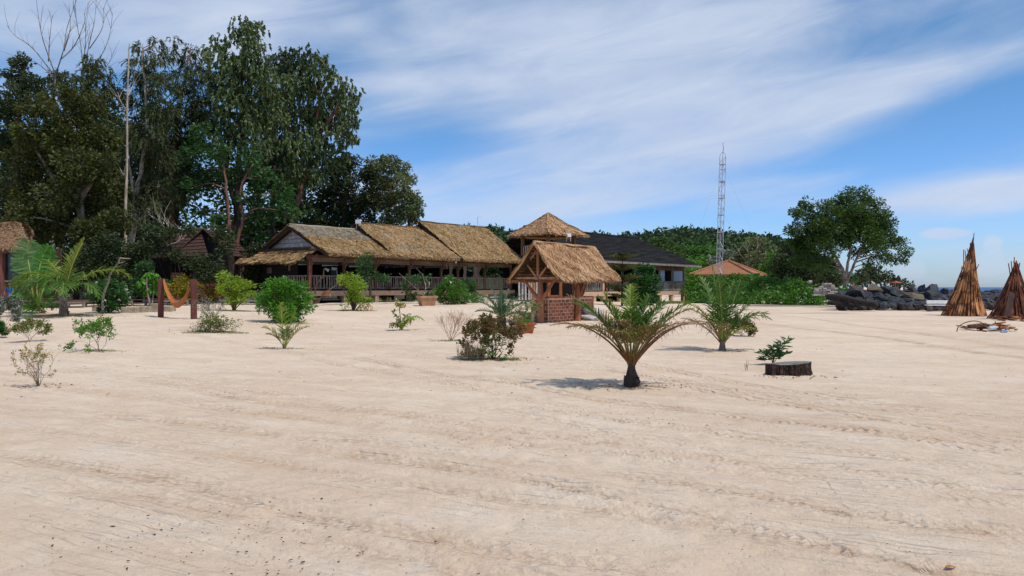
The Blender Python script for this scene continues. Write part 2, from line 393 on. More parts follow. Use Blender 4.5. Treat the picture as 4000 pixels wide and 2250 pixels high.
g = np_mesh('sand_ground', V, F, m_sand, smooth=True); at_ = g.data.attributes.new('worn', 'FLOAT', 'POINT'); at_.data.foreach_set('value', np.clip(TM, 0, 1).astype(np.float32).ravel())
for nm_, ar_ in (('track_offset', TD), ('track_weight', TW), ('track_along', TS)):
    q_ = g.data.attributes.new(nm_, 'FLOAT', 'POINT'); q_.data.foreach_set('value', ar_.astype(np.float32).ravel())
setp(g, 'pale pinkish sand of the beach crossed by tyre tracks', 'sand', kind='structure')
del X, Y, Z, U, Vv, fine, V, F, TD, TW, TS, TM, TZ

# sea
m_sea, t, o = new_mat('sea_water')
tc = t.new('ShaderNodeTexCoord')
p = t.new('ShaderNodeBsdfPrincipled')
t.l.new(t.mix(t.noise(t.mapping(tc.outputs['Object'], scale=(0.1, 1, 1)), 0.02, 4), lin('0f3c70'), lin('1d5288')), p.inputs['Base Color'])
p.inputs['Roughness'].default_value = 0.35; p.inputs['Specular IOR Level'].default_value = 0.25
b = t.new('ShaderNodeBump'); b.inputs['Strength'].default_value = 0.8; b.inputs['Distance'].default_value = 0.3
t.l.new(t.noise(tc.outputs['Object'], 0.6, 6, 0.6), b.inputs['Height']); t.l.new(b.outputs[0], p.inputs['Normal']); t.l.new(p.outputs[0], o.inputs[0])
s = np_mesh('sea', [(-9000, 68, -1.3), (30000, 68, -1.3), (30000, 40000, -1.3), (-9000, 40000, -1.3)], [[0, 1, 2, 3]], m_sea)
setp(s, 'deep blue sea meeting the sky beyond the boulders', 'sea', kind='structure')

# ================================================================== vegetation kit
m_bark_grey = pm('bark_grey', '8d8377', '5c5148', 6, 0.9, 0.6, stretch=(1, 1, .25), c3='a8a195')
m_bark_pale = pm('bark_pale', 'b7ab98', '8a7c6b', 5, 0.9, 0.5, stretch=(1, 1, .3), c3='cfc5b5')
m_bark_red = pm('bark_red', '8a6456', '5b4037', 5, 0.9, 0.6, stretch=(1, 1, .25), c3='a88a7c')
m_bark_dark = pm('bark_dark', '4a3f36', '2f2823', 6, 0.9, 0.6, stretch=(1, 1, .3))
m_twig_dark = pm('twig_dark', '4b3a2e', '6a5443', 9, 0.9, 0.2)
m_twig_pale = pm('twig_pale', 'a98468', '8a684f', 9, 0.9, 0.2)
m_twig_mid = pm('twig_mid', '7c6652', '5d4b3c', 9, 0.9, 0.2)
LF = dict(
    euc=im('leaf_greygreen', ['2f3b24', '475832', '5c6e42', '70804e', '3e4e2e'], 0.55, 0.22, 0.35),
    dark=im('leaf_dark', ['26311c', '374527', '45532e', '2f3c22'], 0.6, 0.18, 0.3),
    cas=im('leaf_needle', ['2e3820', '404b2a', '505c34', '343f24'], 0.7, 0.15, 0.3),
    brown=im('leaf_olive', ['30381a', '444a22', '56602a', '3a4420', '5c5228'], 0.6, 0.2, 0.4),
    broad=im('leaf_broad', ['243f1f', '33562a', '446b33', '2b4a24'], 0.45, 0.25, 0.5),
    pale=im('leaf_flowering', ['3c4a2c', '5d6b3e', '858a58', '4a5a34', 'a0a06c'], 0.55, 0.2, 0.8),
    right=im('leaf_right_tree', ['2c421a', '3f5c24', '547330', '354d20', '688040'], 0.5, 0.28, 0.5),
    shrub=im('leaf_bright', ['2f5a18', '47801f', '5f9a2c', '3a6c1c', '76ab3c'], 0.45, 0.3, 2.0),
    lime=im('leaf_lime', ['5a7d1c', '7c9e24', '94b034', '688c22', 'b4b83c'], 0.45, 0.35, 3.0),
    deep=im('leaf_deep', ['1c3d18', '2b5522', '3c6c2c', '23481c'], 0.4, 0.2, 1.5),
    hedge=im('leaf_hedge', ['2c5016', '447222', '5c8f2c', '376020', '74a63c'], 0.45, 0.25, 0.7),
    grey=im('leaf_grey', ['6a7460', '8d9080', '53604a', 'a39e8c'], 0.7, 0.1, 3.0),
    croton=im('leaf_croton', ['5b7a1e', '96982c', '7a8a24', 'b06a30', '4c6e20'], 0.45, 0.3, 3.0),
    rust=im('leaf_rust', ['a8562c', 'c06c38', '8e4626'], 0.6, 0.25, 3.0),
    bouga=im('leaf_bronze', ['5a4434', '6e5c2c', '4c5a26', '7a4c38', '68703a', '54402f'], 0.7, 0.15, 4.0),
    sprout=im('leaf_sprout', ['3c6a1c', '558428', '6f9a38'], 0.45, 0.3, 4.0),
    flower=im('petals_white', ['f2f1ea', 'e6e4dc', 'ffffff'], 0.6, 0.3),
    mixed=im('leaf_mixed', ['3f6a24', '5c8430', '34561f', '8a9a4c', 'b88a6a', 'c9a2a0'], 0.5, 0.25, 4.0),
    grass=im('blade_green', ['5c6b34', '77803f', '4a5e2c', '8d8a55'], 0.7, 0.3, 2.0),
    dry=im('blade_dry', ['a48e68', 'b9a37c', '8d7856', 'c2ae8c'], 0.8, 0.25, 2.0),
)
def leaf_quads(P, Dn, L, Wd, rng, fold=True):
    """one rhombic leaf per row: base P, direction Dn"""
    n = len(P)
    Dn = Dn / (np.linalg.norm(Dn, axis=1, keepdims=True) + 1e-9)
    r = rng.normal(size=(n, 3)); S = np.cross(Dn, r); S /= (np.linalg.norm(S, axis=1, keepdims=True) + 1e-9)
    L = np.broadcast_to(np.asarray(L), (n,)).reshape(n, 1) * rng.uniform(.7, 1.25, (n, 1)); Wd = np.broadcast_to(np.asarray(Wd), (n,)).reshape(n, 1) * rng.uniform(.8, 1.2, (n, 1))
    V = np.stack([P, P + Dn * L * .45 + S * Wd * .5, P + Dn * L, P + Dn * L * .45 - S * Wd * .5], axis=1).reshape(-1, 3)
    F = np.arange(4 * n).reshape(n, 4)
    return V, F
DENS = 3.3
def clump_points(c, Rr, n, rng, squash=0.9, hollow=0.35):
    v = rng.normal(size=(n, 3)); v /= np.linalg.norm(v, axis=1, keepdims=True)
    rad = Rr * (hollow + (1 - hollow) * rng.uniform(0, 1, (n, 1)) ** 0.6)
    p = v * rad; p[:, 2] *= squash
    return np.array(c) + p
def foliage(lobes, style, L, Wd, dens, rng, sub=0.30):
    """lobes: list of (centre, radius). returns V,F of leaves grouped in clumps with gaps between them"""
    PP = []; DD = []
    for c, Rr in lobes:
        area = PI * Rr * Rr
        nleaf = int(DENS * dens * area / (0.5 * L * Wd))
        rs = max(0.16, sub * Rr); nc = max(5, int(2.6 * (Rr / rs) ** 2))
        C = clump_points(c, Rr * .88, nc, rng)
        w = rng.uniform(.3, 1.6, nc); w /= w.sum()
        k = rng.choice(nc, nleaf, p=w)
        if style == 'droop':
            # strands hanging from each clump
            ns = max(1, nleaf // 9)
            k = rng.choice(nc, ns, p=w)
            base = C[k] + np.clip(rng.normal(size=(ns, 3)), -1.5, 1.5) * rs * .8
            hd = rng.normal(size=(ns, 3)); hd[:, 2] = 0; hd /= np.linalg.norm(hd, axis=1, keepdims=True)
            out = base - np.array(c); out[:, 2] = 0; hd = hd * .5 + out / (Rr + 1e-6)
            Ls = rng.uniform(.5, 1.5, (ns, 1)) * rs * .75
            for j in range(9):
                f = (j + rng.uniform(0, 1, (ns, 1))) / 9
                p = base + hd * Ls * .5 * f; p[:, 2] -= (Ls[:, 0] * (f[:, 0] ** 1.5))
                d = hd * (.8 - .6 * f) + rng.normal(size=(ns, 3)) * .35; d[:, 2] -= .5 + f[:, 0]
                PP.append(p); DD.append(d)
        elif style == 'needle':
            ns = max(1, nleaf // 10); k = rng.choice(nc, ns, p=w)
            base = C[k] + rng.normal(size=(ns, 3)) * rs * .4
            out = C[k] - np.array(c); out /= (np.linalg.norm(out, axis=1, keepdims=True) + 1e-6)
            hd = out + rng.normal(size=(ns, 3)) * .6; hd[:, 2] = hd[:, 2] * .4 + .25
            Ls = rng.uniform(.6, 1.5, (ns, 1)) * rs * 1.4
            for j in range(10):
                f = (j + rng.uniform(0, 1, (ns, 1))) / 10
                p = base + hd * Ls * f; p[:, 2] -= (Ls[:, 0] * (f[:, 0] ** 2)) * 1.1
                d = hd * (1 - .5 * f) + rng.normal(size=(ns, 3)) * .25; d[:, 2] -= 1.8 * f[:, 0]
                PP.append(p); DD.append(d)
        else:
            v = rng.normal(size=(nleaf, 3)); v /= np.linalg.norm(v, axis=1, keepdims=True)
            p = C[k] + v * rs * rng.uniform(.2, 1, (nleaf, 1)) ** .5 * 1.1
            d = v + rng.normal(size=(nleaf, 3)) * .5 + (p - np.array(c)) / (Rr + 1e-6) * .5
            if style == 'flat': d[:, 2] *= .35
            else: d[:, 2] = d[:, 2] * .6 - .1
            PP.append(p); DD.append(d)
    P = np.concatenate(PP); Dn = np.concatenate(DD)
    return leaf_quads(P, Dn, L, Wd, rng)
def curve_pts(pts, n=6):
    """smooth path through points"""
    pts = [Vector(p) for p in pts]; out = []
    for i in range(len(pts) - 1):
        p0 = pts[max(i - 1, 0)]; p1 = pts[i]; p2 = pts[i + 1]; p3 = pts[min(i + 2, len(pts) - 1)]
        for j in range(n):
            u = j / n
            out.append(0.5 * ((2 * p1) + (p2 - p0) * u + (2 * p0 - 5 * p1 + 4 * p2 - p3) * u * u + (3 * p1 - p0 - 3 * p2 + p3) * u ** 3))
    out.append(pts[-1]); return out
def tree(name, label, D, trunks, lobes, leafmat, bark, style='broad', L=.32, Wd=.14, dens=1.9, r0=.28, seed=1, group=None, depth=.8, limbs=True, thin=0.05, cat='tree', sub=.30, extra=None):
    """trunks: list of pixel paths [(px,py[,dd])...]; lobes: (px,py,r_px[,dd]) in the photograph, put at distance D (+dd) and real size"""
    rng = np.random.default_rng(seed); random.seed(seed)
    b = WP(trunks[0][0][0], trunks[0][0][1], D); gz = Hs(b.x, b.y)
    root = thing(name, label, cat, (b.x, b.y, gz), group)
    LB = []
    for l in lobes:
        Rr = l[2] / 3000 * D; dd = l[3] if len(l) > 3 else rng.uniform(-1, 1) * depth * 2.2
        LB.append((WP(l[0], l[1], D + dd), Rr * (D + dd) / D))
    tb = MB(); br = MB(); tips = []
    for k, tr in enumerate(trunks):
        pts = [WP(p[0], p[1], D + (p[2] if len(p) > 2 else 0)) for p in tr]
        if k == 0: pts[0].z = gz - .3
        cp = curve_pts(pts, 5); n = len(cp); ra = r0 if k == 0 else r0 * .6
        for q in cp[1:-1]: q += Vector((random.uniform(-1, 1), random.uniform(-1, 1), 0)) * ra * .25
        tb.tube(cp, [ra * (1.25 if i == 0 and k == 0 else 1) * (1 - i / (n - 1)) ** .8 + thin for i in range(n)], 9, wob=.12)
        tips += [(q, (ra * (1 - i / (n - 1)) ** .8 + thin)) for i, q in enumerate(cp)]
    tb.build('trunk', bark, root, smooth=True)
    if limbs:
        for c, Rr in LB:
            cand = [(q, r) for q, r in tips if q.z < c.z - .2 * Rr] or tips[:1]
            q, r = min(cand, key=lambda a: (a[0] - c).length + abs(a[0].z - c.z) * .3)
            dirv = c - q; mid = q + dirv * .5 + Vector((random.uniform(-.15, .15), random.uniform(-.15, .15), .12)) * dirv.length
            rr = min(r * .55, .02 + .014 * dirv.length) + .015
            cp = curve_pts([q, mid, c], 4)
            br = MB(); br.tube(cp, [rr * (1 - .65 * i / (len(cp) - 1)) for i in range(len(cp))], 6, wob=.1)
            for _ in range(5):
                e = c + Vector(rng.normal(size=3).tolist()).normalized() * Rr * .85
                m2 = (c + e) / 2 + Vector((0, 0, .1 * Rr))
                br.tube([c, m2, e], [rr * .45, rr * .3, rr * .12], 4, cap=False)
            br.build('limb', bark, root, smooth=True)
    V, Fc = foliage(LB, style, L, Wd, dens, rng, sub)
    np_mesh('crown', V, Fc, leafmat, root)
    if extra: extra(root, LB, rng)
    return root
def grow(mb, p, d, L, r, depth, spread, rng, tips, segs=3, up=0.15, crook=0.25, kids=(2, 3), shrink=.72, minr=.0015, n=5):
    pts = [p]; dd = Vector(d).normalized()
    for i in range(segs):
        dd = (dd + Vector(rng.normal(size=3).tolist()) * crook * .5 + Vector((0, 0, up * .4))).normalized()
        pts.append(pts[-1] + dd * (L / segs))
    r1 = max(minr, r * .68)
    mb.tube(pts, [r + (r1 - r) * i / segs for i in range(segs + 1)], n if r > .01 else 4, cap=False)
    for i in range(1, len(pts)): tips.append((pts[i], dd, depth))
    if depth <= 0: return
    for k in range(int(rng.integers(kids[0], kids[1] + 1))):
        at = pts[-1] if k == 0 else pts[int(rng.integers(max(1, segs - 1), segs + 1))]
        a = Vector(rng.normal(size=3).tolist()); a = (a - dd * a.dot(dd)).normalized()
        nd = (dd * math.cos(spread) + a * math.sin(spread) * (0.5 if k == 0 else 1.0))
        grow(mb, at, nd, L * shrink * rng.uniform(.8, 1.15), r1, depth - 1, spread, rng, tips, segs, up, crook, kids, shrink, minr, n)
def grass_patch(name, label, c, rx, ry, n, h, mat, seed=0, lean=.5, cat='grass', group=None, kind='stuff', parent=None, wd=.006):
    rng = np.random.default_rng(seed)
    a = rng.uniform(0, 2 * PI, n); r = np.sqrt(rng.uniform(0, 1, n)) * (0.75 + .25 * np.sin(a * 3 + seed))
    x = c[0] + np.cos(a) * r * rx; y = c[1] + np.sin(a) * r * ry; z = H(x, y) - .005
    P = np.stack([x, y, z], 1); d = rng.normal(size=(n, 3)) * lean; d[:, 2] = 1
    V, F = leaf_quads(P, d, h, wd, rng)
    o = np_mesh(name, V, F, mat, parent)
    if parent is None: setp(o, label, cat, group, kind)
    return o
def round_shrub(name, label, base, lobes, D, mat, style='broad', L=.09, Wd=.035, dens=1.7, seed=1, stems=6, bark=None, group=None, sub=.3, flowers=0, cat='shrub', depth=.35, stem_r=.02, inner=True):
    """a leafy shrub: stems from the ground to clumps of real leaves"""
    rng = np.random.default_rng(seed); random.seed(seed)
    root = thing(name, label, cat, base, group)
    LB = [(WP(l[0], l[1], D + (l[3] if len(l) > 3 else rng.uniform(-depth, depth))), l[2] / 3000 * D) for l in lobes]
    mb = MB()
    for i in range(stems):
        c, Rr = LB[i % len(LB)]
        e = c + Vector(rng.normal(size=3).tolist()) * Rr * .3
        b0 = Vector(base) + Vector((random.uniform(-1, 1), random.uniform(-1, 1), 0)) * .08; b0.z = Hs(b0.x, b0.y) - .03
        mid = (b0 + e) / 2 + Vector((random.uniform(-.1, .1), random.uniform(-.1, .1), .12)) * (e - b0).length
        cp = curve_pts([b0, mid, e], 4); mb.tube(cp, [stem_r * (1 - .7 * k / (len(cp) - 1)) for k in range(len(cp))], 5)
        for _ in range(3):
            e2 = c + Vector(rng.normal(size=3).tolist()).normalized() * Rr * .8
            mb.tube([cp[len(cp) // 2], (cp[-2] + e2) / 2, e2], [stem_r * .5, stem_r * .3, stem_r * .15], 4, cap=False)
    mb.build('stems', bark or m_twig_mid, root, smooth=True)
    V, F = foliage(LB, style, L, Wd, dens, rng, sub); V[:, 2] = np.maximum(V[:, 2], H(V[:, 0], V[:, 1]) + .01)
    np_mesh('foliage', V, F, mat, root)
    if flowers:
        P = np.concatenate([clump_points(c, Rr * 1.02, max(1, flowers // len(LB)), rng, hollow=.9) for c, Rr in LB])
        P[:, 2] = np.maximum(P[:, 2], H(P[:, 0], P[:, 1]) + .03)
        P = np.repeat(P, 5, axis=0); d = rng.normal(size=P.shape)
        V, F = leaf_quads(P, d, L * .7, L * .55, rng); np_mesh('flowers', V, F, LF['flower'], root)
    return root
def twig_shrub(name, label, px, py, wpx, hpx, leafmat, bark, seed=1, stems=7, depth=4, leaf=.05, leafw=.025, nleaf=6, spread=.5, crook=.35, r=.012, group=None, leaf_from=1, cat='shrub', up=.15, kids=(2, 3), tilt=.75, patch=None, prob=1.0):
    """an open shrub of real forking twigs; leaves in small tufts on the outer twigs"""
    rng = np.random.default_rng(seed); b = GP(px, py); D = b.y
    h = hpx / 3000 * D; w = wpx / 3000 * D
    root = thing(name, label, cat, b, group)
    mb = MB(); tips = []
    for i in range(stems):
        a = 2 * PI * (i + rng.uniform(0, .6)) / stems; tl = tilt * rng.uniform(.25, 1.0)
        d = Vector((math.cos(a) * tl, math.sin(a) * tl, 1)).normalized()
        grow(mb, b + Vector((math.cos(a), math.sin(a), -.3)) * .03, d, 1.0, r, depth, spread, rng, tips, 3, up, crook, kids)
    # fit the grown twigs into the size measured in the photograph
    V = np.array([tuple(v) for v in mb.v]); bb = np.array(b)
    rel = V - bb; hx = np.percentile(np.abs(rel[:, 0]), 99); hz = np.percentile(rel[:, 2], 99.5)
    S = np.array([w / 2 / hx, w / 2 / hx, h / hz]); T = np.array([tuple(q[0]) for q in tips]); 
    # keep twig thickness: scale centre lines only
    V2 = []; 
    k = 0
    V = bb + rel * S
    mb.v = [tuple(v) for v in V]
    mb.build('twigs', bark, root, smooth=True)
    if leafmat:
        T = bb + (T - bb) * S; dep = np.array([q[2] for q in tips]); sel = T[dep <= leaf_from]; sel = sel[rng.uniform(0, 1, len(sel)) < prob]
        P = np.repeat(sel, nleaf, axis=0) + rng.normal(size=(len(sel) * nleaf, 3)) * leaf * .4
        d = rng.normal(size=P.shape); d[:, 2] = d[:, 2] * .7 + .25
        V, F = leaf_quads(P, d, leaf, leafw, rng); V[:, 2] = np.maximum(V[:, 2], b.z)
        np_mesh('leaves', V, F, leafmat, root)
    if patch: patch(root, b)
    return root

# ---- palms
def frond_mesh(base, az, elev, L, droop, nl, ll, lw, rng, vang=.5, hang=.25, side=0.0, tipcut=1.0, dens=1.0, start=.14):
    """one feather leaf: a bowed midrib with two rows of narrow bent leaflets"""
    mb = MB(); n = 12; p = Vector(base); pts = [p.copy()]; e = elev; a = az; ds = L / n; T = []
    for i in range(n):
        d = Vector((math.cos(e) * math.cos(a), math.cos(e) * math.sin(a), math.sin(e)))
        T.append(d); p = p + d * ds; pts.append(p.copy()); e -= droop / n * (0.4 + 1.2 * i / n); a += side / n
    T.append(T[-1]); r0 = .007 + .006 * L
    mb.tube(pts, [r0 * (1.25 - 1.1 * i / n) + .001 for i in range(n + 1)], 5, mi=1)
    for k in range(nl):
        s = start + (1 - start) * (k + rng.uniform(-.2, .2)) / nl
        if s >= tipcut: continue
        f = max(0, min(.999, s)) * n; i = int(f); q = pts[i].lerp(pts[i + 1], f - i); tn = T[i]
        sd = tn.cross(Vector((0, 0, 1)))
        if sd.length < .05: sd = Vector((1, 0, 0))
        sd.normalize(); nz = sd.cross(tn).normalized()
        prof = math.sin(PI * min(1, (.18 + .82 * s)) ** .9) ** .55 if s < .98 else .35
        prof = max(.25, prof)
        for sg in (-1, 1):
            if rng.uniform() < .09: continue
            l = ll * prof * rng.uniform(.55, 1.2); fw = .45 + .75 * s + rng.uniform(-.18, .18)
            d = (sd * sg * (1 - .25 * s) + tn * fw + nz * (vang + rng.uniform(-.3, .3))).normalized()
            hang_ = hang * math.exp(rng.normal() * .6) ; d2 = (d + Vector((0, 0, -1)) * hang_).normalized()
            d3 = (d2 + Vector((0, 0, -1)) * hang_ * 1.8).normalized()
            wv = tn.cross(d).cross(d).normalized() * (lw * .5)
            wv2 = wv * .8
            a0 = q; a1 = a0 + d * l * .4; a2 = a1 + d2 * l * .35; a3 = a2 + d3 * l * .25
            mb.add([a0 - wv * .5, a0 + wv * .5, a1 + wv, a1 - wv, a2 + wv2, a2 - wv2, a3], [[0, 1, 2, 3], [3, 2, 4, 5], [5, 4, 6]], 0)
    return mb
def palm(name, label, base, fronds, leafmats, ribmat, trunk, seed=1, cat='palm', crown=None, dry_label='dry brown hanging frond', group=None):
    """fronds: (azimuth deg, elevation deg, length, droop, kind, opts)"""
    rng = np.random.default_rng(seed)
    root = thing(name, label, cat, base, group)
    trunk(root)
    c = Vector(crown if crown is not None else base)
    for f in fronds:
        azd, eld, L, dr, kind = f[:5]; op = f[5] if len(f) > 5 else {}
        o_ = dict(nl=30, ll=.32 * L + .05, lw=.022, vang=.45, hang=.22); o_.update(op)
        q = c + Vector((math.cos(R(azd)), math.sin(R(azd)), 0)) * .03 + Vector((0, 0, rng.uniform(-.03, .03)))
        o_.setdefault('side', rng.uniform(-.45, .45)); mb = frond_mesh(q, R(azd + rng.uniform(-5, 5)), R(eld), L * rng.uniform(.92, 1.06), dr * rng.uniform(.85, 1.2), rng=rng, **o_)
        fo = mb.build('frond', None, root, mats=[leafmats[kind], ribmat[kind] if isinstance(ribmat, dict) else ribmat])
        if kind == 'dry': fo['label'] = dry_label
    return root

# ================================================================== buildings
m_thatch = im('thatch_straw', ['4a3926', '9e7f57', 'b6966a', '70583b', 'c5a77f', '937450'], 0.9, 0.0, 0.35, 0.05, 0.3)
m_thatch_w = im('thatch_weathered', ['7f7461', '958974', 'a59a86', '6f6452', '8c7a5a'], 0.9, 0.0, 0.6, 0.05)
m_thatch_r = im('thatch_fresh', ['6a4c32', 'b88e66', 'c8a27c', '8a6544', 'dab892', 'aa835c'], 0.9, 0.0, 0.5, 0.05, 0.3)
m_thatch_hut = im('thatch_brown', ['6d5440', '8a6c52', '9c7e62', '7a6048', 'a88a6c'], 0.9, 0.0, 0.5, 0.05, 0.3)
m_thatch_in = pm('thatch_underside', '4d3a25', '33261a', 5, 0.95, 0.5, stretch=(1, 1, .3))
m_thatch_base = pm('thatch_bed', '6e5838', '4f3f28', 4, 0.95, 0.8, bscale=14, bdist=.05)
m_wood_d = pm('timber_dark', '4c3830', '382822', 4, 0.85, 0.3, stretch=(1, 1, .2), c3='5d483d')
m_wood_r = pm('timber_red', '7c5044', '5c3a31', 4, 0.8, 0.3, stretch=(1, 1, .2), c3='93604f')
m_wood_m = pm('timber_brown', '6e5546', '574236', 4, 0.85, 0.3, stretch=(1, 1, .3), c3='85695a')
m_wood_new = pm('timber_fresh', 'a8693a', '8d5530', 3, 0.7, 0.2, stretch=(1, 1, .2), c3='b87a48')
m_wood_grey = pm('timber_weathered', '8d857c', '6e665f', 5, 0.9, 0.4, stretch=(1, 1, .15), c3='a49c92')
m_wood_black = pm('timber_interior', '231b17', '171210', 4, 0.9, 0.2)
m_white_boards = pm('boards_whitewashed', 'dcd8d2', 'b3aca4', 2.2, 0.9, 0.3, stretch=(1, 1, 2.5), c3='eceae6', lo=.3, hi=.6)
m_stick = im('railing_sticks', ['8e8276', 'a2968a', '756a60', 'b0a498', '84766a'], 0.9, 0, 1.0)
m_conc = pm('render_tan', 'c8a88a', 'b89a80', 3, 0.9, 0.1, c3='a88b74')
m_conc_d = pm('render_greyed', '94806f', '83705f', 3, 0.9, 0.1, c3='a18d7c')
m_grey = pm('cement_grey', '8d8880', '77726b', 5, 0.95, 0.2)
m_white = pm('white_paint', 'e3e1dc', 'd2cfc8', 4, 0.6, 0.05)
m_metal = pm('galvanised_steel', 'b8bcc0', 'a0a4a8', 8, 0.45, 0.05, metal=0.3)
m_black = pm('black_metal', '1d1d1f', '28282a', 8, 0.5, 0.0)
m_mat_dark = pm('plaited_wall', '2f2a2c', '26211f', 6, 0.9, 0.3, stretch=(1, 1, 3))

def new_glow(name, col, strength):
    m, t, o = new_mat(name); e = t.new('ShaderNodeEmission'); e.inputs[0].default_value = lin(col); e.inputs[1].default_value = strength
    t.l.new(e.outputs[0], o.inputs[0]); return m
m_lens = pm('lamp_glass', 'f4f6f8', 'e6eaee', 5, 0.25, 0.0, spec=.6)
m_plastic, t, o = new_mat('translucent_sheet')
d_ = t.new('ShaderNodeBsdfDiffuse'); d_.inputs[0].default_value = lin('c9ccd0'); tr_ = t.new('ShaderNodeBsdfTranslucent'); tr_.inputs[0].default_value = lin('c3c8cf')
mx_ = t.new('ShaderNodeMixShader'); mx_.inputs[0].default_value = .6; t.l.new(d_.outputs[0], mx_.inputs[1]); t.l.new(tr_.outputs[0], mx_.inputs[2]); t.l.new(mx_.outputs[0], o.inputs[0])

def thatch_slope(name, parent, A, B, C, Dd, thick, mat, n, L, w, seed=0, sag=0.0, rag=.18, label=None, base=None, sides=True, weather=None, lift=.03, nv=10, nu=8):
    """one thatched slope: eave A->B, ridge Dd->C; a thick bed plus thousands of straw bundles laid down the slope"""
    A, B, C, Dd = [np.array(Vector(q)) for q in (A, B, C, Dd)]
    rng = np.random.default_rng(seed)
    nrm = np.cross(B - A, Dd - A); nrm /= np.linalg.norm(nrm)
    if nrm[2] < 0: nrm = -nrm
    wob = rng.uniform(-1, 1, 8)
    def pos(u, v):
        u = u[..., None]; v = v[..., None]
        p = (A * (1 - u) + B * u) * (1 - v) + (Dd * (1 - u) + C * u) * v
        s = -sag * np.sin(PI * v) + .03 * np.sin(u * 9 + wob[0] * 3) * np.sin(v * 7 + wob[1] * 3) + .02 * np.sin(u * 23 + wob[2] * 3 + v * 11)
        return p + nrm * s
    gu, gv = np.meshgrid(np.linspace(0, 1, nu + 1), np.linspace(0, 1, nv + 1))
    top = pos(gu, gv).reshape(-1, 3); bot = top - nrm * thick; N = len(top)
    V = [*map(tuple, top), *map(tuple, bot)]; Fs = []; mi = []
    id_ = lambda i, j: j * (nu + 1) + i
    for j in range(nv):
        for i in range(nu):
            q = [id_(i, j), id_(i + 1, j), id_(i + 1, j + 1), id_(i, j + 1)]
            Fs.append(q); mi.append(0); Fs.append([a + N for a in q[::-1]]); mi.append(2)
    ring = [id_(i, 0) for i in range(nu)] + [id_(nu, j) for j in range(nv)] + [id_(nu - i, nv) for i in range(nu)] + [id_(0, nv - j) for j in range(nv)]
    for k in range(len(ring)):
        a, b = ring[k], ring[(k + 1) % len(ring)]; Fs.append([a, a + N, b + N, b]); mi.append(2)
    # straw bundles
    u = rng.uniform(0, 1, n); v = rng.uniform(0, 1, n) ** .97
    row = np.floor(v * nv * 1.6) / (nv * 1.6); v = np.clip(row + rng.uniform(0, .05, n) + .02, 0, 1)
    ne = int(n * .16); v[:ne] = rng.uniform(-.01, .03, ne)
    nside = int(n * .05); u[ne:ne + nside] = rng.choice([-.004, 1.004], nside); 
    P = pos(u, v); dn = (pos(u, np.maximum(v - .02, -.05)) - P); dn /= np.linalg.norm(dn, axis=1, keepdims=True)
    side = (B - A) / np.linalg.norm(B - A)
    d = dn + side * rng.normal(0, .28, (n, 1)) + nrm * rng.uniform(-.02, .10, (n, 1))
    d[:ne, 2] -= .5 * rng.uniform(0.3, 1, ne)
    d /= np.linalg.norm(d, axis=1, keepdims=True)
    ll = L * rng.uniform(.6, 1.3, (n, 1)); ll[:ne] = rag * rng.uniform(.5, 1.6, (ne, 1))
    P = P + nrm * rng.uniform(.0, lift, (n, 1))
    P[:ne] -= nrm * rng.uniform(0, thick * .9, (ne, 1))
    S = np.cross(d, nrm) + nrm * rng.normal(0, .25, (n, 1)); S /= np.linalg.norm(S, axis=1, keepdims=True)
    ww = w * rng.uniform(.5, 1.4, (n, 1))
    Q = np.stack([P - S * ww * .35, P + S * ww * .35, P + d * ll * .8 + S * ww * .5, P + d * ll + S * ww * .1, P + d * ll * .85 - S * ww * .5], 1).reshape(-1, 3)
    b0 = len(V); V = np.concatenate([np.array(V), Q])
    Fs += (np.arange(5 * n).reshape(n, 5) + b0).tolist()
    m2 = np.full(n, 1)
    if weather is not None:
        wv = vnoise(u * 9 + seed, v * 5 + seed, 7); m2 = np.where(weather(u, v, wv), 3, 1)
    o = np_mesh(name, V, Fs, None, parent, mats=[base or m_thatch_base, mat, m_thatch_in, m_thatch_w], midx=mi + m2.tolist())
    if label: o['label'] = label
    return o
def floodlight(parent, p, face, s=.35):
    mb = MB(); f = Vector(face).normalized()
    mb.box(p, (s, .10, s * .75), x=Vector((-f.y, f.x, 0)), y=f, z=Vector((0, 0, 1)), mi=0)
    mb.box(Vector(p) + f * .055, (s * .9, .012, s * .65), x=Vector((-f.y, f.x, 0)), y=f, mi=1)
    sdir = Vector((-f.y, f.x, 0)).normalized()
    for q in (-1, 1): mb.beam(Vector(p) + sdir * q * s * .3 - f * .03, Vector(p) + sdir * q * s * .5 + Vector((0, 0, -s * 1.3)) - f * .1, .04, .02)
    return mb.build('floodlight', None, parent, mats=[m_white, m_lens])
def railing(parent, P, Q, z0, h, seed, step=.12, mat=None, r=.022, name='railing'):
    random.seed(seed); P = Vector(P); Q = Vector(Q); L = (Q - P).length; d = (Q - P) / L; mb = MB()
    for zz in (h, .10): mb.beam(P + Vector((0, 0, z0 + zz)), Q + Vector((0, 0, z0 + zz)), .07, .08 if zz == h else .06, mi=1)
    n = int(L / step)
    for i in range(n):
        x = (i + .5 + random.uniform(-.3, .3)) * L / n; a = P + d * x + Vector((0, 0, z0 + .08))
        b = P + d * (x + random.uniform(-.08, .08)) + Vector((0, 0, z0 + h - .02)); m_ = (a + b) / 2 + d * random.uniform(-.04, .04)
        mb.tube([a, m_, b], [r * random.uniform(.8, 1.2), r, r * random.uniform(.7, 1.1)], 5, cap=False)
    return mb.build(name, None, parent, mats=[mat or m_stick, m_wood_grey])

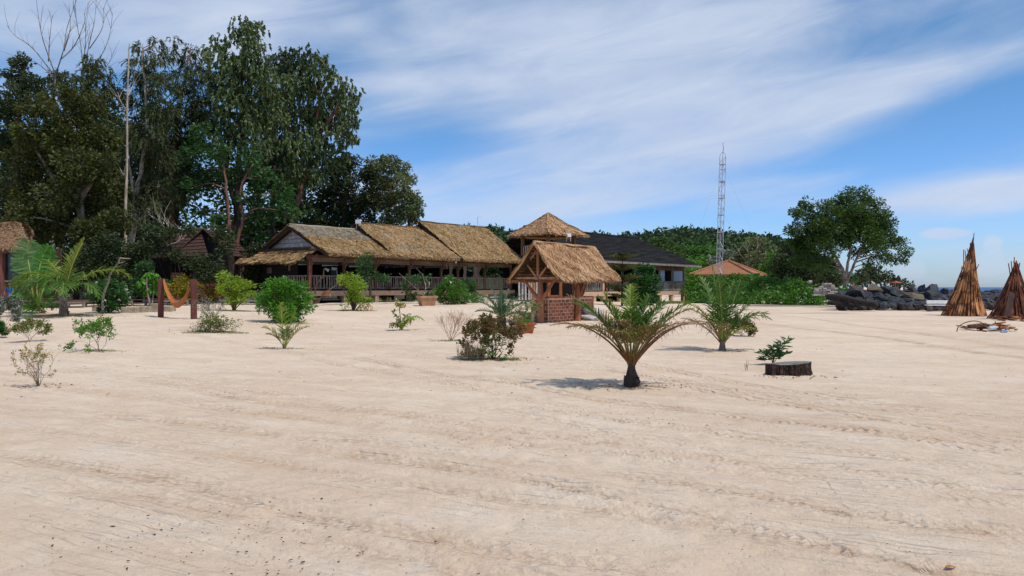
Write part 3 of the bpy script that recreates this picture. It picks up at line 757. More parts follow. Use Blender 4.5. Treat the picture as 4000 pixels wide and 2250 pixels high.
# ---- the long thatched restaurant -------------------------------------------
U_ = Vector((.617, .787, 0)).normalized(); N_ = Vector((-U_.y, U_.x, 0))      # along the front, and back from it
P0 = Vector((-14.18, 54.0, 0)); FZ = 1.43; EZ = 4.03
def RB(s, w, z): return P0 + U_ * s + N_ * w + Vector((0, 0, z))
rest = thing('thatched_restaurant', 'long open-sided restaurant with three stepped straw-thatched roofs and a white gable', 'restaurant', (P0.x, P0.y, .5))
E0 = Vector((-12.76, 53.15, 0)); 
def EB(t_, w, z): return E0 + U_ * t_ + N_ * w + Vector((0, 0, z))
RW = 4.36
roofs = [(0.0, 7.0, 0.0, 7.4, 6.14, EZ), (6.33, 13.6, 6.33, 13.5, 6.68, EZ + .03), (13.4, 22.2, 14.0, 22.3, 7.26, EZ + .02)]
for k, (r0, r1, e0, e1, rz, ez) in enumerate(roofs):
    rl = rz + .02; wth = [lambda u, v, w: (v > .62) & (w < .85), lambda u, v, w: ((v > .28) & (v < .36) & (u > .15) & (u < .85) & (w > .35)) | ((v > .6) & (v < .68) & (w > .6)), lambda u, v, w: w > .95][k]
    rlab = ['lowest thatched roof, greyed along its ridge', 'middle thatched roof with pale worn streaks', 'highest thatched roof at the far end'][k]
    if k == 0: rb0, eb0 = r0, e0
    rf = thatch_slope('roof', rest, EB(e0, 0, ez), EB(e1, 0, ez), EB(r1, RW, rz), EB(r0, RW, rz), .16, m_thatch, 21000, .36, .055, seed=11 + k, weather=wth, label=rlab, rag=.22, nv=12, nu=14)
    thatch_slope('roof_back', rest, EB(e0, 2 * RW, ez), EB(e1, 2 * RW, ez), EB(r1, RW, rz), EB(r0, RW, rz), .16, m_thatch, 2500, .5, .1, seed=21 + k)
    mb = MB()   # ridge roll and dark verge board
    mb.tube([EB(r0 + (r1 - r0) * i / 8, RW, rz + .02 + .015 * math.sin(i * 2.1)) for i in range(9)], .09, 6, wob=.3)
    mb.build('ridge_roll', m_thatch_w if k == 0 else m_thatch_base, rest, smooth=True)
    mb = MB()
    mb.beam(EB(e0 + .06, .05, ez - .20), EB(r0 + .06, RW, rz - .20), .10, .22, up=N_)
    mb.beam(EB(e0 + .06, 2 * RW - .05, ez - .20), EB(r0 + .06, RW, rz - .20), .10, .22, up=N_)
    mb.beam(EB(e1 - .06, .05, ez - .20), EB(r1 - .06, RW, rz - .20), .10, .20, up=N_)
    for i in range(7):   # rafters seen under the open step
        s_ = e0 + .4 + i * (e1 - e0 - .8) / 6
        mb.beam(EB(s_, .15, ez - .22), EB(s_, RW, rz - .25), .07, .10, up=U_)
    mb.build('rafters', m_wood_d, rest)
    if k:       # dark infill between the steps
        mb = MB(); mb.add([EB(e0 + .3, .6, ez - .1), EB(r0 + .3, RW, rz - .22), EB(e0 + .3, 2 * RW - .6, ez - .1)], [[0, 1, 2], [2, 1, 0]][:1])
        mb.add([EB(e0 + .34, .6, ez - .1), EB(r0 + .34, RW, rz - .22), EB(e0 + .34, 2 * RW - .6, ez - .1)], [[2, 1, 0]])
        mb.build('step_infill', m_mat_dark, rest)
# gable front of whitewashed boards, lapped in rows
mb = MB(); gs = .55; zb = 4.25; zt = 5.75; rows = 5
for i in range(rows):
    z0 = zb + (zt - zb) * i / rows; z1 = zb + (zt - zb) * (i + 1) / rows - .03
    h0 = (6.0 - z0) / (6.0 - 4.03) * (RW - .05); h1 = (6.0 - z1) / (6.0 - 4.03) * (RW - .05)
    h0 -= .2; h1 -= .2
    a, b, c, d = EB(gs, RW - h0, z0), EB(gs, RW + h0, z0), EB(gs, RW + h1, z1), EB(gs, RW - h1, z1)
    f = U_ * .06; g_ = -U_ * (.04)
    mb.add([a + g_, b + g_, c, d, a + f, b + f, c + f, d + f], [[0, 3, 2, 1], [4, 5, 6, 7], [0, 1, 5, 4], [3, 7, 6, 2], [1, 2, 6, 5], [0, 4, 7, 3]])
    for j in range(int(h0 * 2 / .55)):      # plank joints
        w = RW - h0 + .4 + j * .55 + random.uniform(-.1, .1)
        if abs(w - RW) < h1: mb.beam(EB(gs, w, z0 + .03) - U_ * .045, EB(gs, w, z1 - .02) - U_ * .005, .012, .012, mi=1)
mb.build('gable_wall', None, rest, mats=[m_white_boards, m_wood_d])
# lean-to thatch over the entrance on the gable side
thatch_slope('entrance_roof', rest, RB(-1.35, 7.3, 3.48), RB(-1.25, -.15, 3.42), RB(.25, -.35, 4.30), RB(.25, 6.4, 4.30), .14, m_thatch, 5200, .36, .07, seed=41, rag=.2, label='small thatched lean-to over the entrance')
# floor slab, piers, beams
mb = MB(); L_ = 23.4; 
mb.box(RB(L_ / 2 - .2, 4.3, FZ - .08), (L_, 8.6, .16), x=U_); mb.build('floor', m_wood_d, rest)
mb = MB(); mb.box(RB(L_ / 2 - .2, -.02, FZ - .27), (L_ + .04, .30, .36), x=U_); o = mb.build('edge_beam', m_conc, rest)
mb = MB(); mb.box(RB(-.34, 4.3, FZ - .27), (.26, 8.6, .36), x=U_); mb.build('edge_beam', m_conc_d, rest)
postpx = [1212, 1345, 1467, 1600, 1725, 1790, 1895, 1997]
def s_of(px, w=0.0):
    k = (px - 2000) / 3000; b = RB(0, w, 0)
    return (b.x - k * b.y) / (k * U_.y - U_.x)
sp = [s_of(p) for p in postpx]
for i, s_ in enumerate(sp):
    for w in (0.0, 8.3):
        b = RB(s_, w, 0); gz = Hs(b.x, b.y)
        mb = MB(); mb.box(b + Vector((0, 0, (gz - .4 + FZ - .46) / 2)), (.36, .34, FZ - .46 - gz + .4), x=U_); mb.build('pier', m_conc, rest)
    for w in (0.06, 4.2, 8.3):
        if w == 4.2 and i == 0: continue
        mb = MB(); zt = EZ - .25 if w != 4.2 else 5.4
        tw = .24 if (i == 0 and w == .06) else .17
        mb.beam(RB(s_, w, FZ - .01), RB(s_, w, zt), tw, tw, up=U_)
        if w == .06: mb.beam(RB(s_, w, zt - .9), RB(s_, -.75, zt + .12), .07, .07, up=U_)
        po = mb.build('post', m_wood_r if i == 0 else m_wood_m, rest)
        if i == 0 and w == .06: po['label'] = 'thick red-brown corner post'
# header beams and scalloped roll-up awnings
mb = MB(); mb.beam(RB(-.3, .02, EZ - .30), RB(22.8, .02, EZ - .30), .14, .30); mb.build('header_beam', m_wood_m, rest)
mb = MB(); mb.beam(RB(-.2, -.3, EZ - .55 + .85), RB(-.2, 8.4, EZ + .3), .12, .18, up=Vector((0, 0, 1))); mb.build('header_beam', m_wood_d, rest)
m_awn = pm('rolled_awning', '8a7768', '776558', 3, 0.9, 0.2, stretch=(1, 1, 3))
for i in range(len(sp) - 1):
    a, b = sp[i] + .1, sp[i + 1] - .1; mb = MB(); n = 10; vs = []
    for j in range(n + 1):
        u = j / n; x = a + (b - a) * u; dz = .42 + .10 * math.sin(u * PI) * (1 if i % 2 else .4) + (.12 * u if i in (2, 5) else 0)
        vs += [RB(x, -.07, EZ - .32), RB(x, -.09 - .05 * math.sin(u * 9), EZ - .32 - dz * .55)]
    for j in range(n): mb.add([vs[2*j], vs[2*j+1], vs[2*j+3], vs[2*j+2]], [[0, 1, 2, 3]])
    mb.tube([vs[2 * j + 1] for j in range(n + 1)], .035, 5)
    mb.build('awning', m_awn, rest)
for i in range(len(sp) - 1): railing(rest, RB(sp[i] + .12, .03, 0), RB(sp[i + 1] - .12, .03, 0), FZ, .98, 60 + i)
railing(rest, RB(-.15, 3.0, 0), RB(-.15, .25, 0), FZ, .98, 70)
# back wall: dark boards with translucent sheets high up, and a few inner partitions
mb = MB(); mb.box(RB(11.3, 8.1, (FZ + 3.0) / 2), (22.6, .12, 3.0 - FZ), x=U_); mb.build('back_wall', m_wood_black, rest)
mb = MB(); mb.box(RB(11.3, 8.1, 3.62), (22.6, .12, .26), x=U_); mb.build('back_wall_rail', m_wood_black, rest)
for (x0, x1) in [(1500, 1570), (1575, 1642), (1652, 1672), (1674, 1713), (1727, 1740), (1420, 1440)]:
    s0, s1 = s_of(x0, 8.05), s_of(x1, 8.05)
    mb = MB(); mb.box(RB((s0 + s1) / 2, 8.1, 3.25), (abs(s1 - s0), .02, .46), x=U_); mb.build('window_sheet', m_plastic, rest)
m_cloth = pm('faded_curtain', 'a0938a', '8d8078', 2, 0.9, 0.2)
for (x0, x1, sh) in [(1752, 1772, .5), (1808, 1826, .35), (1846, 1884, .65)]:
    s0, s1 = s_of(x0, .5), s_of(x1, .5); mb = MB(); zt = EZ - .45; zl = FZ + .95
    mb.add([RB(s0, .5, zt), RB(s1, .5, zt), RB(s1 - (s1 - s0) * sh * .4, .56, (zt + zl) / 2), RB(s0 + (s1 - s0) * .1, .44, (zt + zl) / 2), RB(s0, .5, zl), RB(s0 + (s1 - s0) * (1 - sh * .5), .5, zl)], [[0, 3, 2, 1], [3, 4, 5, 2]])
    mb.build('curtain', m_cloth, rest)
mb = MB()
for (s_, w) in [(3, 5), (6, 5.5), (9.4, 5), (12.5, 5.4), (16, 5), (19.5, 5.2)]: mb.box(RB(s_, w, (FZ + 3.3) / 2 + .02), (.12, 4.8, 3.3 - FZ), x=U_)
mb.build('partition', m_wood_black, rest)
mb = MB(); mb.box(RB(3.4, 1.9, FZ + .85), (.62, .55, 1.65), x=U_); fr = mb.build('display_fridge', m_black, rest)
mb = MB(); mb.box(RB(3.4, 1.61, FZ + 1.55), (.5, .01, .2), x=U_); mb.box(RB(3.66, 1.61, FZ + .8), (.05, .01, 1.2), x=U_); mb.build('fridge_trim', m_metal, fr)
# tables and chairs on the open floor: dark shapes behind the railing
def dining_table(s_, w):
    b = RB(s_, w, FZ); r_ = thing('dining_table', None, 'table', b)
    mb = MB(); mb.box(b + Vector((0, 0, .73)), (1.3, .75, .05), x=U_); mb.build('tabletop', m_wood_d, r_)
    for i in (-1, 1):
        for j in (-1, 1): mb = MB(); mb.beam(b + U_ * i * .55 + N_ * j * .3, b + U_ * i * .55 + N_ * j * .3 + Vector((0, 0, .7)), .06, .06); mb.build('leg', m_wood_d, r_)
    return r_
# shallow steps up to the entrance
st = thing('entrance_steps', 'grey concrete steps leading up to the restaurant entrance', 'steps', RB(-1.9, 6.2, .45))
for i in range(5):
    mb = MB(); b = RB(-.75 - .35 * (4 - i), 5.6, 0); zt = .62 + .16 * i + .05; mb.box(b + Vector((0, 0, zt - .35)), (.37, 1.7, .7), x=U_); bevel(mb.build('step', m_grey, st), .01)
# entrance wall with notices
mb = MB(); mb.box(RB(.4, 5.2, 2.6), (.08, 6.4, 2.5), x=U_); mb.build('entrance_wall', m_mat_dark, rest)
mb = MB(); mb.box(RB(.34, 5.35, 2.85), (.03, .55, .42), x=U_); nb = mb.build('notice_board', m_wood_grey, rest)
mb = MB(); mb.box(RB(.34, 2.9, 3.0), (.03, .2, .42), x=U_); mb.build('notice_board', m_wood_grey, rest)
for i, (w, h) in enumerate([(4.4, .5), (3.6, .4)]): pass
floodlight(rest, EB(6.15, RW - .35, 6.14 + .62), (-.3, -1, 0), .42)
mb = MB(); q = EB(21.0, RW, 7.26); mb.tube([q, q + Vector((0, 0, .95))], .02, 5); mb.beam(q + Vector((0, 0, .95)), q + Vector((.35, 0, .95)), .02, .02); mb.build('aerial', m_metal, rest)
mb = MB(); q = EB(13.5, .3, EZ - .25); mb.tube([q, q + Vector((0, 0, -.18))], .07, 8); mb.build('eave_lamp', m_lens, rest)

# ---- dark-roofed house behind the well --------------------------------------
UH = Vector((.606, .796, 0)).normalized(); NH = Vector((-UH.y, UH.x, 0)); C0 = Vector((19.3, 86.0, 0))
def HB(t_, w, z): return C0 - UH * t_ + NH * w + Vector((0, 0, z))
hs_ = thing('dark_roofed_house', 'raised timber house with a long black corrugated roof and pale concrete piers', 'house', (C0.x, C0.y, 0))
m_roof, t, o = new_mat('black_corrugated_roof')
tc = t.new('ShaderNodeTexCoord'); v = tc.outputs['Object']
p = t.new('ShaderNodeBsdfPrincipled'); p.inputs['Roughness'].default_value = .85; p.inputs['Specular IOR Level'].default_value = .12
t.l.new(t.mix(t.sstep(t.noise(t.mapping(v, scale=(.3, .3, 4)), 1.5, 5), .35, .65), lin('201f1d'), lin('353330')), p.inputs['Base Color'])
t.l.new(p.outputs[0], o.inputs[0])
ez, rz, hw = 4.0, 7.12, 6.1
def slope_strips(name, A, B, C, Dd, n, mat, parent, th=.05, amp=.05):
    A, B, C, Dd = map(Vector, (A, B, C, Dd)); nr = (B - A).cross(Dd - A).normalized()
    if nr.z < 0: nr = -nr
    mb = MB()
    for i in range(n):
        v0, v1 = i / n, (i + 1) / n + .15 / n
        v1 = min(v1, 1)
        a, b, c, d = A.lerp(Dd, v0), B.lerp(C, v0), B.lerp(C, v1), A.lerp(Dd, v1)
        up = nr * amp; z = Vector((0, 0, 0))
        mb.add([a + up, b + up, c, d, a + up - nr * th, b + up - nr * th, c - nr * th, d - nr * th], [[0, 1, 2, 3], [4, 7, 6, 5], [0, 4, 5, 1], [1, 5, 6, 2], [2, 6, 7, 3], [3, 7, 4, 0]])
    return mb.build(name, mat, parent)
slope_strips('roof', HB(-1.6, -1.3, ez), HB(22, -1.3, ez), HB(23.5, 4.9, rz), HB(1.6, 4.9, rz), 19, m_roof, hs_, amp=.07)
slope_strips('roof', HB(-1.6, 11.1, ez), HB(22, 11.1, ez), HB(23.5, 4.9, rz), HB(1.6, 4.9, rz), 19, m_roof, hs_, amp=.07)
slope_strips('roof', HB(-1.6, -1.3, ez), HB(-1.6, 11.1, ez), HB(1.6, 4.93, rz - .02), HB(1.6, 4.87, rz - .02), 14, m_roof, hs_, amp=.05)
mb = MB(); mb.tube([HB(1.5, 4.9, rz + .05), HB(23.6, 4.9, rz + .05)], .12, 6); mb.build('ridge_cap', m_roof, hs_)
mb = MB(); mb.beam(HB(-1.62, -1.34, ez - .08), HB(22, -1.34, ez - .08), .06, .20); mb.build('fascia', m_wood_grey, hs_)
mb = MB(); mb.box(HB(11, 4, 1.17), (22.4, 8.4, .12), x=UH); mb.build('floor', m_wood_d, hs_)
mb = MB(); mb.box(HB(11, -.1, .98), (22.5, .3, .42), x=UH); mb.build('edge_beam', m_conc, hs_)
def t_of(px, w=0.0):
    k = (px - 2000) / 3000; b = C0 + NH * w; return (b.x - k * b.y) / (UH.x - k * UH.y)
for px in (2668, 2621, 2576, 2525, 2470, 2420, 2356, 2318, 2280, 2240):
    tt = t_of(px); b = HB(tt, 0, 0); gz = Hs(b.x, b.y)
    mb = MB(); mb.box(b + Vector((0, 0, (gz - .4 + .77) / 2)), (.42, .34, .77 - gz + .4), x=UH); mb.build('pier', m_conc, hs_)
    mb = MB(); b2 = HB(tt, 7.6, 0); mb.box(b2 + Vector((0, 0, .2)), (.4, .4, 1.4), x=UH); mb.build('pier', m_conc_d, hs_)
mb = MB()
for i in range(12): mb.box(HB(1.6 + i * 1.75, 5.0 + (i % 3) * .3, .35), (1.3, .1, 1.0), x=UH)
mb.box(HB(11, 7.0, .4), (22, .1, 1.4), x=UH)  # added black backing board, stands in for the shade under the house
mb.build('underfloor_clutter_and_shade', m_wood_black, hs_)['kind'] = 'stuff'
hp = [2671, 2625, 2576, 2530, 2480, 2430, 2380]
htt = [t_of(p) for p in hp]
for tt in htt:
    mb = MB(); mb.beam(HB(tt, 0, 1.2), HB(tt, 0, 3.95), .16, .16, up=UH); mb.build('post', m_wood_grey, hs_)
m_blue_sheet = pm('blue_grey_blind', '9db0c6', '7f93ac', 1.3, 0.35, 0.1, stretch=(.4, .4, 3), spec=.5, c3='b4c2d2')
m_boardwall = im('rough_vertical_boards', ['6d665f', '8b847c', 'a09890', '57514b', '7c756d'], .9, 0, 1.5)
def vboards(parent, P, Q, z0, z1, seed, name='board_panel'):
    random.seed(seed); P = Vector(P); Q = Vector(Q); L = (Q - P).length; d = (Q - P) / L; x = 0; mb = MB()
    while x < L - .02:
        w = min(random.uniform(.07, .13), L - x); mb.box(P + d * (x + w / 2) + Vector((0, 0, (z0 + z1) / 2 + random.uniform(-.03, .03))) , (w * .86, .03, z1 - z0), x=d); x += w
    return mb.build(name, m_boardwall, parent)
for i in range(6):
    a, b = htt[i], htt[i + 1]
    if i < 3: vboards(hs_, HB(a + .1, .02, 0), HB(b - .1, .02, 0), 1.24, 2.15, 80 + i)
    else: railing(hs_, HB(b - .1, .02, 0), HB(a + .1, .02, 0), 1.22, .95, 80 + i)
    mb = MB(); mb.beam(HB(a, 0, 3.62), HB(b, 0, 3.62), .10, .46); mb.build('header_panel', m_wood_m, hs_)
    mb = MB(); mb.beam(HB(a, -.02, 2.2), HB(b, -.02, 2.2), .12, .08); mb.build('rail', m_wood_grey, hs_)
for (x0, x1) in [(2632, 2667), (2577, 2597), (2532, 2560), (2488, 2512)]:
    a, b = t_of(x1), t_of(x0); mb = MB(); mb.box(HB((a + b) / 2, .03, 2.82), (abs(b - a), .03, 1.15), x=UH); mb.build('blind', m_blue_sheet, hs_)
mb = MB(); mb.box(HB(11, 3.2, 2.5), (22, .1, 2.9), x=UH); mb.build('inner_wall', m_wood_black, hs_)
mb = MB(); mb.box(HB(-.05, 4.0, 2.7), (.1, 8.0, 2.9), x=UH); mb.build('end_wall', m_wood_grey, hs_)
for i, (x0, x1) in enumerate([(2200, 2262), (2262, 2318), (2318, 2362)]):
    railing(hs_, HB(t_of(x0), -.05, 0), HB(t_of(x1), -.05, 0), 1.22, .98, 90 + i, step=.13, r=.03)
mb = MB(); mb.beam(HB(t_of(2362), -.1, 1.1), HB(t_of(2362), -.1, 3.9), .3, .3, up=UH); mb.build('post', m_wood_r, hs_)
mb = MB(); mb.beam(HB(t_of(2348), -.1, 1.1), HB(t_of(2348), -.1, 3.9), .36, .3, up=UH); mb.build('post', m_conc, hs_)
q = WP(2592, 1024, 84.5); floodlight(hs_, q, (.3, -1, -.3), .5)
# low dark wing to the left, behind the watchtower
wg = thing('dark_gabled_wing', 'low dark gabled roof behind the thatched watchtower', 'house', (1.2, 78, 0))
a = WP(2031, 931, 78); lf = WP(1950, 957, 78); rt = WP(2120, 985, 78)
bk = Vector((3, 9, 0))
slope_strips('roof', lf, lf + bk, a + bk, a, 6, m_roof, wg, amp=.04); slope_strips('roof', rt, rt + bk, a + bk, a, 8, m_roof, wg, amp=.04)
mb = MB(); mb.add([lf + Vector((.4, .3, -.1)), a + Vector((0, .3, -.1)), rt + Vector((-.4, .3, -.1)), Vector((rt.x - .4, 78.3, .5)), Vector((lf.x + .4, 78.3, .5))], [[0, 4, 3, 2, 1]])
mb.build('wall', m_mat_dark, wg)
mb = MB(); mb.beam(WP(2043, 937, 77.7), WP(2043, 990, 77.7), .22, .1); mb.build('corner_board', m_wood_grey, wg)

# ---- thatched watchtower ----------------------------------------------------
TC = Vector(((2142 - 2000) / 3000 * 62, 62.0, 0)); tz = 5.85; ta = 7.55
tw = thing('watchtower', 'square watchtower with a pointed straw roof on bare wooden posts', 'watchtower', (TC.x, TC.y, .4))
dA = Vector((math.cos(R(-48)), math.sin(R(-48)), 0)); dB = Vector((-dA.y, dA.x, 0)); hh = 2.22
cn = [TC + dA * (i * hh) + dB * (j * hh) + Vector((0, 0, tz)) for i, j in ((1, -1), (1, 1), (-1, 1), (-1, -1))]
ap = TC + Vector((0, 0, ta))
for i in range(4):
    a, b = cn[i], cn[(i + 1) % 4]; thatch_slope('roof', tw, a, b, ap + (b - a).normalized() * .06, ap - (b - a).normalized() * .06, .12, m_thatch_r, 5000, .34, .05, seed=50 + i, sag=.05, rag=.2)
mb = MB(); mb.tube([ap + Vector((0, 0, -.15)), ap + Vector((0, 0, .03)), ap + Vector((0, 0, .1))], [.28, .2, .06], 8, wob=.2); mb.build('roof_peak', m_thatch_r, tw)
for i in range(4):
    c = TC + (cn[i] - TC - Vector((0, 0, tz))) * .66
    gz = Hs(c.x, c.y); mb = MB(); mb.beam(Vector((c.x, c.y, gz - .2)), Vector((c.x, c.y, tz + .05)), .22, .22, up=dA); mb.build('post', m_wood_m, tw)
mb = MB()
for i in range(4):
    c = TC + (cn[i] - TC - Vector((0, 0, tz))) * .70; d = TC + (cn[(i + 1) % 4] - TC - Vector((0, 0, tz))) * .70
    mb.beam(Vector((c.x, c.y, tz - .02)), Vector((d.x, d.y, tz - .02)), .12, .2)
mb.build('top_beam', m_wood_m, tw)
mb = MB(); mb.box(TC + Vector((0, 0, 4.05)), (3.2, 3.2, .14), x=dA); mb.build('platform', m_wood_d, tw)
for i in range(4):
    c = TC + (cn[i] - TC - Vector((0, 0, tz))) * .66; d = TC + (cn[(i + 1) % 4] - TC - Vector((0, 0, tz))) * .66
    railing(tw, Vector((c.x, c.y, 0)), Vector((d.x, d.y, 0)), 4.12, .8, 130 + i, step=.22, mat=m_white)
q = WP(2222, 919, 60.2); floodlight(tw, q, (.2, -1, 0), .36)
# bare timber frame at its foot and the paling fence
fr_ = thing('timber_frame', 'fresh orange-brown timber window frame standing behind the well', 'frame', WP(2140, 1165, 58))
D_ = 58; mb = MB()
for px in (2083, 2145, 2190): mb.beam(WP(px, 1165, D_), WP(px, 1000, D_), .5 if px != 2190 else .4, .2)
mb.build('uprights', m_wood_new, fr_)
mb = MB()
for (a, b) in [(2078, 2197)]: mb.beam(WP(a, 1160, D_ - .12), WP(b, 1160, D_ - .12), .06, .28); mb.beam(WP(a, 1093, D_ + .25), WP(b, 1093, D_ + .25), .10, .22)
mb.build('sill', m_wood_new, fr_)
pf = thing('paling_fence', 'screen of pale upright planks between the restaurant and the well', 'fence', WP(2062, 1170, 60))
for i, px in enumerate((2029, 2041, 2054, 2067, 2076, 2088, 2096)):
    mb = MB(); mb.beam(WP(px, 1172, 60), WP(px + random.uniform(-2, 2), 1088 + 5 * (i % 3), 60), .14, .05, up=Vector((0, 1, 0))); mb.build('plank', m_white_boards, pf)
mb = MB()
for y in (1105, 1150): mb.beam(WP(2024, y, 60.08), WP(2100, y, 60.08), .06, .08)
mb.build('rail', m_wood_grey, pf)
mb = MB(); mb.box(WP(2150, 1130, 63.5), (5.0, .1, 2.4)); o = mb.build('dark_screen', m_wood_black, pf)

# ---- brick well with thatched roof -----------------------------------------
UW = Vector((.54, .84, 0)).normalized(); NW = Vector((.84, -.54, 0)).normalized()
R0 = Vector((.94, 33.3, 0)); WL = 5.9; HW = 1.28; WRZ = 3.58; WEZ = 1.98
def WB(t_, w, z): return R0 + UW * t_ + NW * w + Vector((0, 0, z))
gw = Hs(2, 35.5)
well = thing('well_shelter', 'brick well under a steep straw-thatched gable roof on forked log posts', 'well', (R0.x + 1.5, R0.y + 2.2, gw))
m_brick = im('red_bricks', ['8c5239', 'a46446', '7c4833', 'b27252', '6c4130'], .85, 0, 2.0)
m_mortar = pm('mortar', 'd6bca6', 'c2a48c', 6, .95, .2)
m_log = pm('red_log', 'a46c50', '825239', 5, .85, .5, stretch=(1, 1, .2), c3='ab7659')
m_wood_t = pm('truss_timber', 'b28464', '8f6448', 4, 0.8, 0.3, stretch=(1, 1, .3), c3='b88b6e')
thatch_slope('roof', well, WB(0, HW, WEZ), WB(WL, HW, WEZ + .08), WB(WL - .05, 0, WRZ), WB(.05, 0, WRZ), .12, m_thatch_r, 15000, .28, .030, seed=71, sag=.08, rag=.16, nv=14, nu=12)
thatch_slope('roof', well, WB(0, -HW, WEZ), WB(WL, -HW, WEZ + .08), WB(WL - .05, 0, WRZ), WB(.05, 0, WRZ), .12, m_thatch_r, 6000, .34, .035, seed=72, sag=.08, rag=.16, nv=14, nu=12)
mb = MB(); mb.tube([WB(.0 + i * WL / 10, 0, WRZ + .0 + .01 * math.sin(i * 3)) for i in range(11)], .06, 6, wob=.5); mb.build('ridge_roll', m_thatch_r, well)
for w in (1, -1):   # verge rolls of straw at the gable
    for e in (0.02, WL - .02): mb = MB(); mb.tube([WB(e, w * HW * (1 - v) , WEZ + (WRZ - WEZ) * v - .16 * math.sin(PI * v) * .5 - .04) for v in [i / 10 for i in range(11)]], .07, 6, wob=.7); mb.build('verge_roll', m_thatch_r, well)
mb = MB()   # battens under the thatch
for w in (1, -1):
    for i in range(10):
        v = (i + .6) / 10.5; zz = WEZ + (WRZ - WEZ) * v - .20; mb.beam(WB(.12, w * (HW * (1 - v) - .03), zz), WB(WL - .12, w * (HW * (1 - v) - .03), zz), .035, .09)
mb.build('battens', m_wood_t, well)
PZ = WEZ - .02
def truss(t_):
    mb = MB(); z0 = WEZ + .02; zt = WRZ - .3
    mb.beam(WB(t_, -HW * .95, z0), WB(t_, HW * .95, z0), .09, .10, up=Vector((0, 0, 1)))
    for w in (1, -1):
        mb.beam(WB(t_, w * HW * .92, z0), WB(t_, 0, zt), .08, .10, up=UW)
        mb.beam(WB(t_, w * .08, z0 + .05), WB(t_, w * HW * .45, z0 + (zt - z0) * .5), .07, .07, up=UW)
    mb.beam(WB(t_, 0, z0), WB(t_, 0, zt), .09, .09, up=UW)
    return mb.build('truss', m_wood_t, well)
for t_ in (.35, 2.9, 5.2): truss(t_)
mb = MB(); mb.beam(WB(.2, 0, WEZ + .0), WB(5.7, 0, WEZ + .0), .1, .12); mb.build('tie_beam', m_wood_t, well)
def forked_post(t_, w, arms, r=.15):
    b = WB(t_, w, 0); gz = Hs(b.x, b.y); mb = MB(); random.seed(int(t_ * 10))
    mb.tube([WB(t_, w, gz - .15), WB(t_, w, gz + .05), WB(t_ + .02, w, .7), WB(t_, w + .01, 1.25), WB(t_, w, WEZ)], [r * 1.45, r * 1.2, r * 1.0, r * .95, r * .6], 10, wob=.12)
    for (da, dw) in arms: mb.tube(curve_pts([WB(t_, w, 1.05), WB(t_ + da * .42, w + dw * .42, 1.36), WB(t_ + da, w + dw, WEZ + .0)], 4), [.095, .09, .085, .08, .075, .07, .065, .06, .055], 7, wob=.15)
    return mb.build('forked_post', m_log, well, smooth=True)
forked_post(.45, .06, [(0, .75), (0, -.85)], .15)
forked_post(3.25, .42, [(.75, 0)], .13)
forked_post(5.25, -.5, [(.9, 0), (-.9, 0)], .13)
# brick parapet: every brick stands proud of the mortar
C1 = Vector((1.61, 33.8, 0))
def brick_wall(P, d, L, h, z0, nrm, th=.22, off=0):
    d = Vector(d).normalized(); nrm = Vector(nrm).normalized(); mb = MB(); mm = MB()
    mm.box(P + d * L / 2 - nrm * th / 2 + Vector((0, 0, z0 + h / 2)), (L, th, h), x=d)
    rh = .15; nr = int(h / rh)
    for j in range(nr):
        x = -(.18 if (j + off) % 2 else 0)
        while x < L - .03:
            a = max(x, 0) + .03; b = min(x + .38, L) - .03
            if b - a > .04:
                mb.box(P + d * (a + b) / 2 + nrm * (-.003 + random.uniform(-.004, .006)) + Vector((0, 0, z0 + (j + .5) * rh + random.uniform(-.006, .006))), (b - a - random.uniform(0, .015), .03, rh - .024), x=d)
            x += .38
    return mb, mm
random.seed(5)
parts_b = MB(); parts_m = MB()
for (P, d, L, h, n_, of) in [(C1, UW, 4.4, 1.13, NW, 0), (C1 - NW * .75, NW, .75, 1.13, -UW, 1), (C1 - NW * 1.6 + UW * .05, NW, .9, .48, -UW, 0), (C1 + UW * 4.4, -NW, .9, 1.13, UW, 0), (C1 - NW * .9 + UW * 4.4, -UW, 4.4, 1.13, -NW, 0)]:
    a, b = brick_wall(Vector(P), d, L, h, gw - .05, n_, off=of)
    n0 = len(parts_b.v); parts_b.v += a.v; parts_b.f += [[i + n0 for i in f] for f in a.f]
    n0 = len(parts_m.v); parts_m.v += b.v; parts_m.f += [[i + n0 for i in f] for f in b.f]
parts_b.mi = [0] * len(parts_b.f); parts_m.mi = [0] * len(parts_m.f)
bw = parts_b.build('brick_wall', m_brick, well); parts_m.build('mortar_core', m_mortar, bw)
mb = MB()
for i in range(9): mb.box(C1 + UW * (.25 + i * .48) - NW * .12 + Vector((0, 0, gw + 1.10)), (.44, .26, .07), x=UW)
mb.build('coping', m_brick, well)

# ---- left hut ---------------------------------------------------------------
hut = thing('thatched_hut', 'small hut with a shaggy brown thatched cap roof and red-brown corner post', 'hut', (-28, 43, .4))
HX = WP(-20, 870, 44).x; hc = Vector((HX - .6, 45.5, 0)); hz = WP(0, 960, 43).z; hap = WP(62, 868, 45)
a = [WP(-150, 965, 43), WP(112, 962, 43), WP(118, 940, 48), WP(-150, 940, 48)]
r1, r2 = WP(45, 868, 45.5), WP(70, 868, 45.5)
thatch_slope('roof', hut, a[0], a[1], r2, r1, .2, m_thatch_hut, 5000, .4, .07, seed=81, sag=-.28, rag=.25)
thatch_slope('roof', hut, a[1], a[2], r2 + Vector((0, .2, 0)), r2, .2, m_thatch_hut, 2500, .4, .07, seed=82, sag=-.25, rag=.25)
thatch_slope('roof', hut, a[2], a[3], r1, r2, .2, m_thatch_hut, 1500, .4, .07, seed=83, sag=-.15, rag=.25)
gz = Hs(-29, 43)
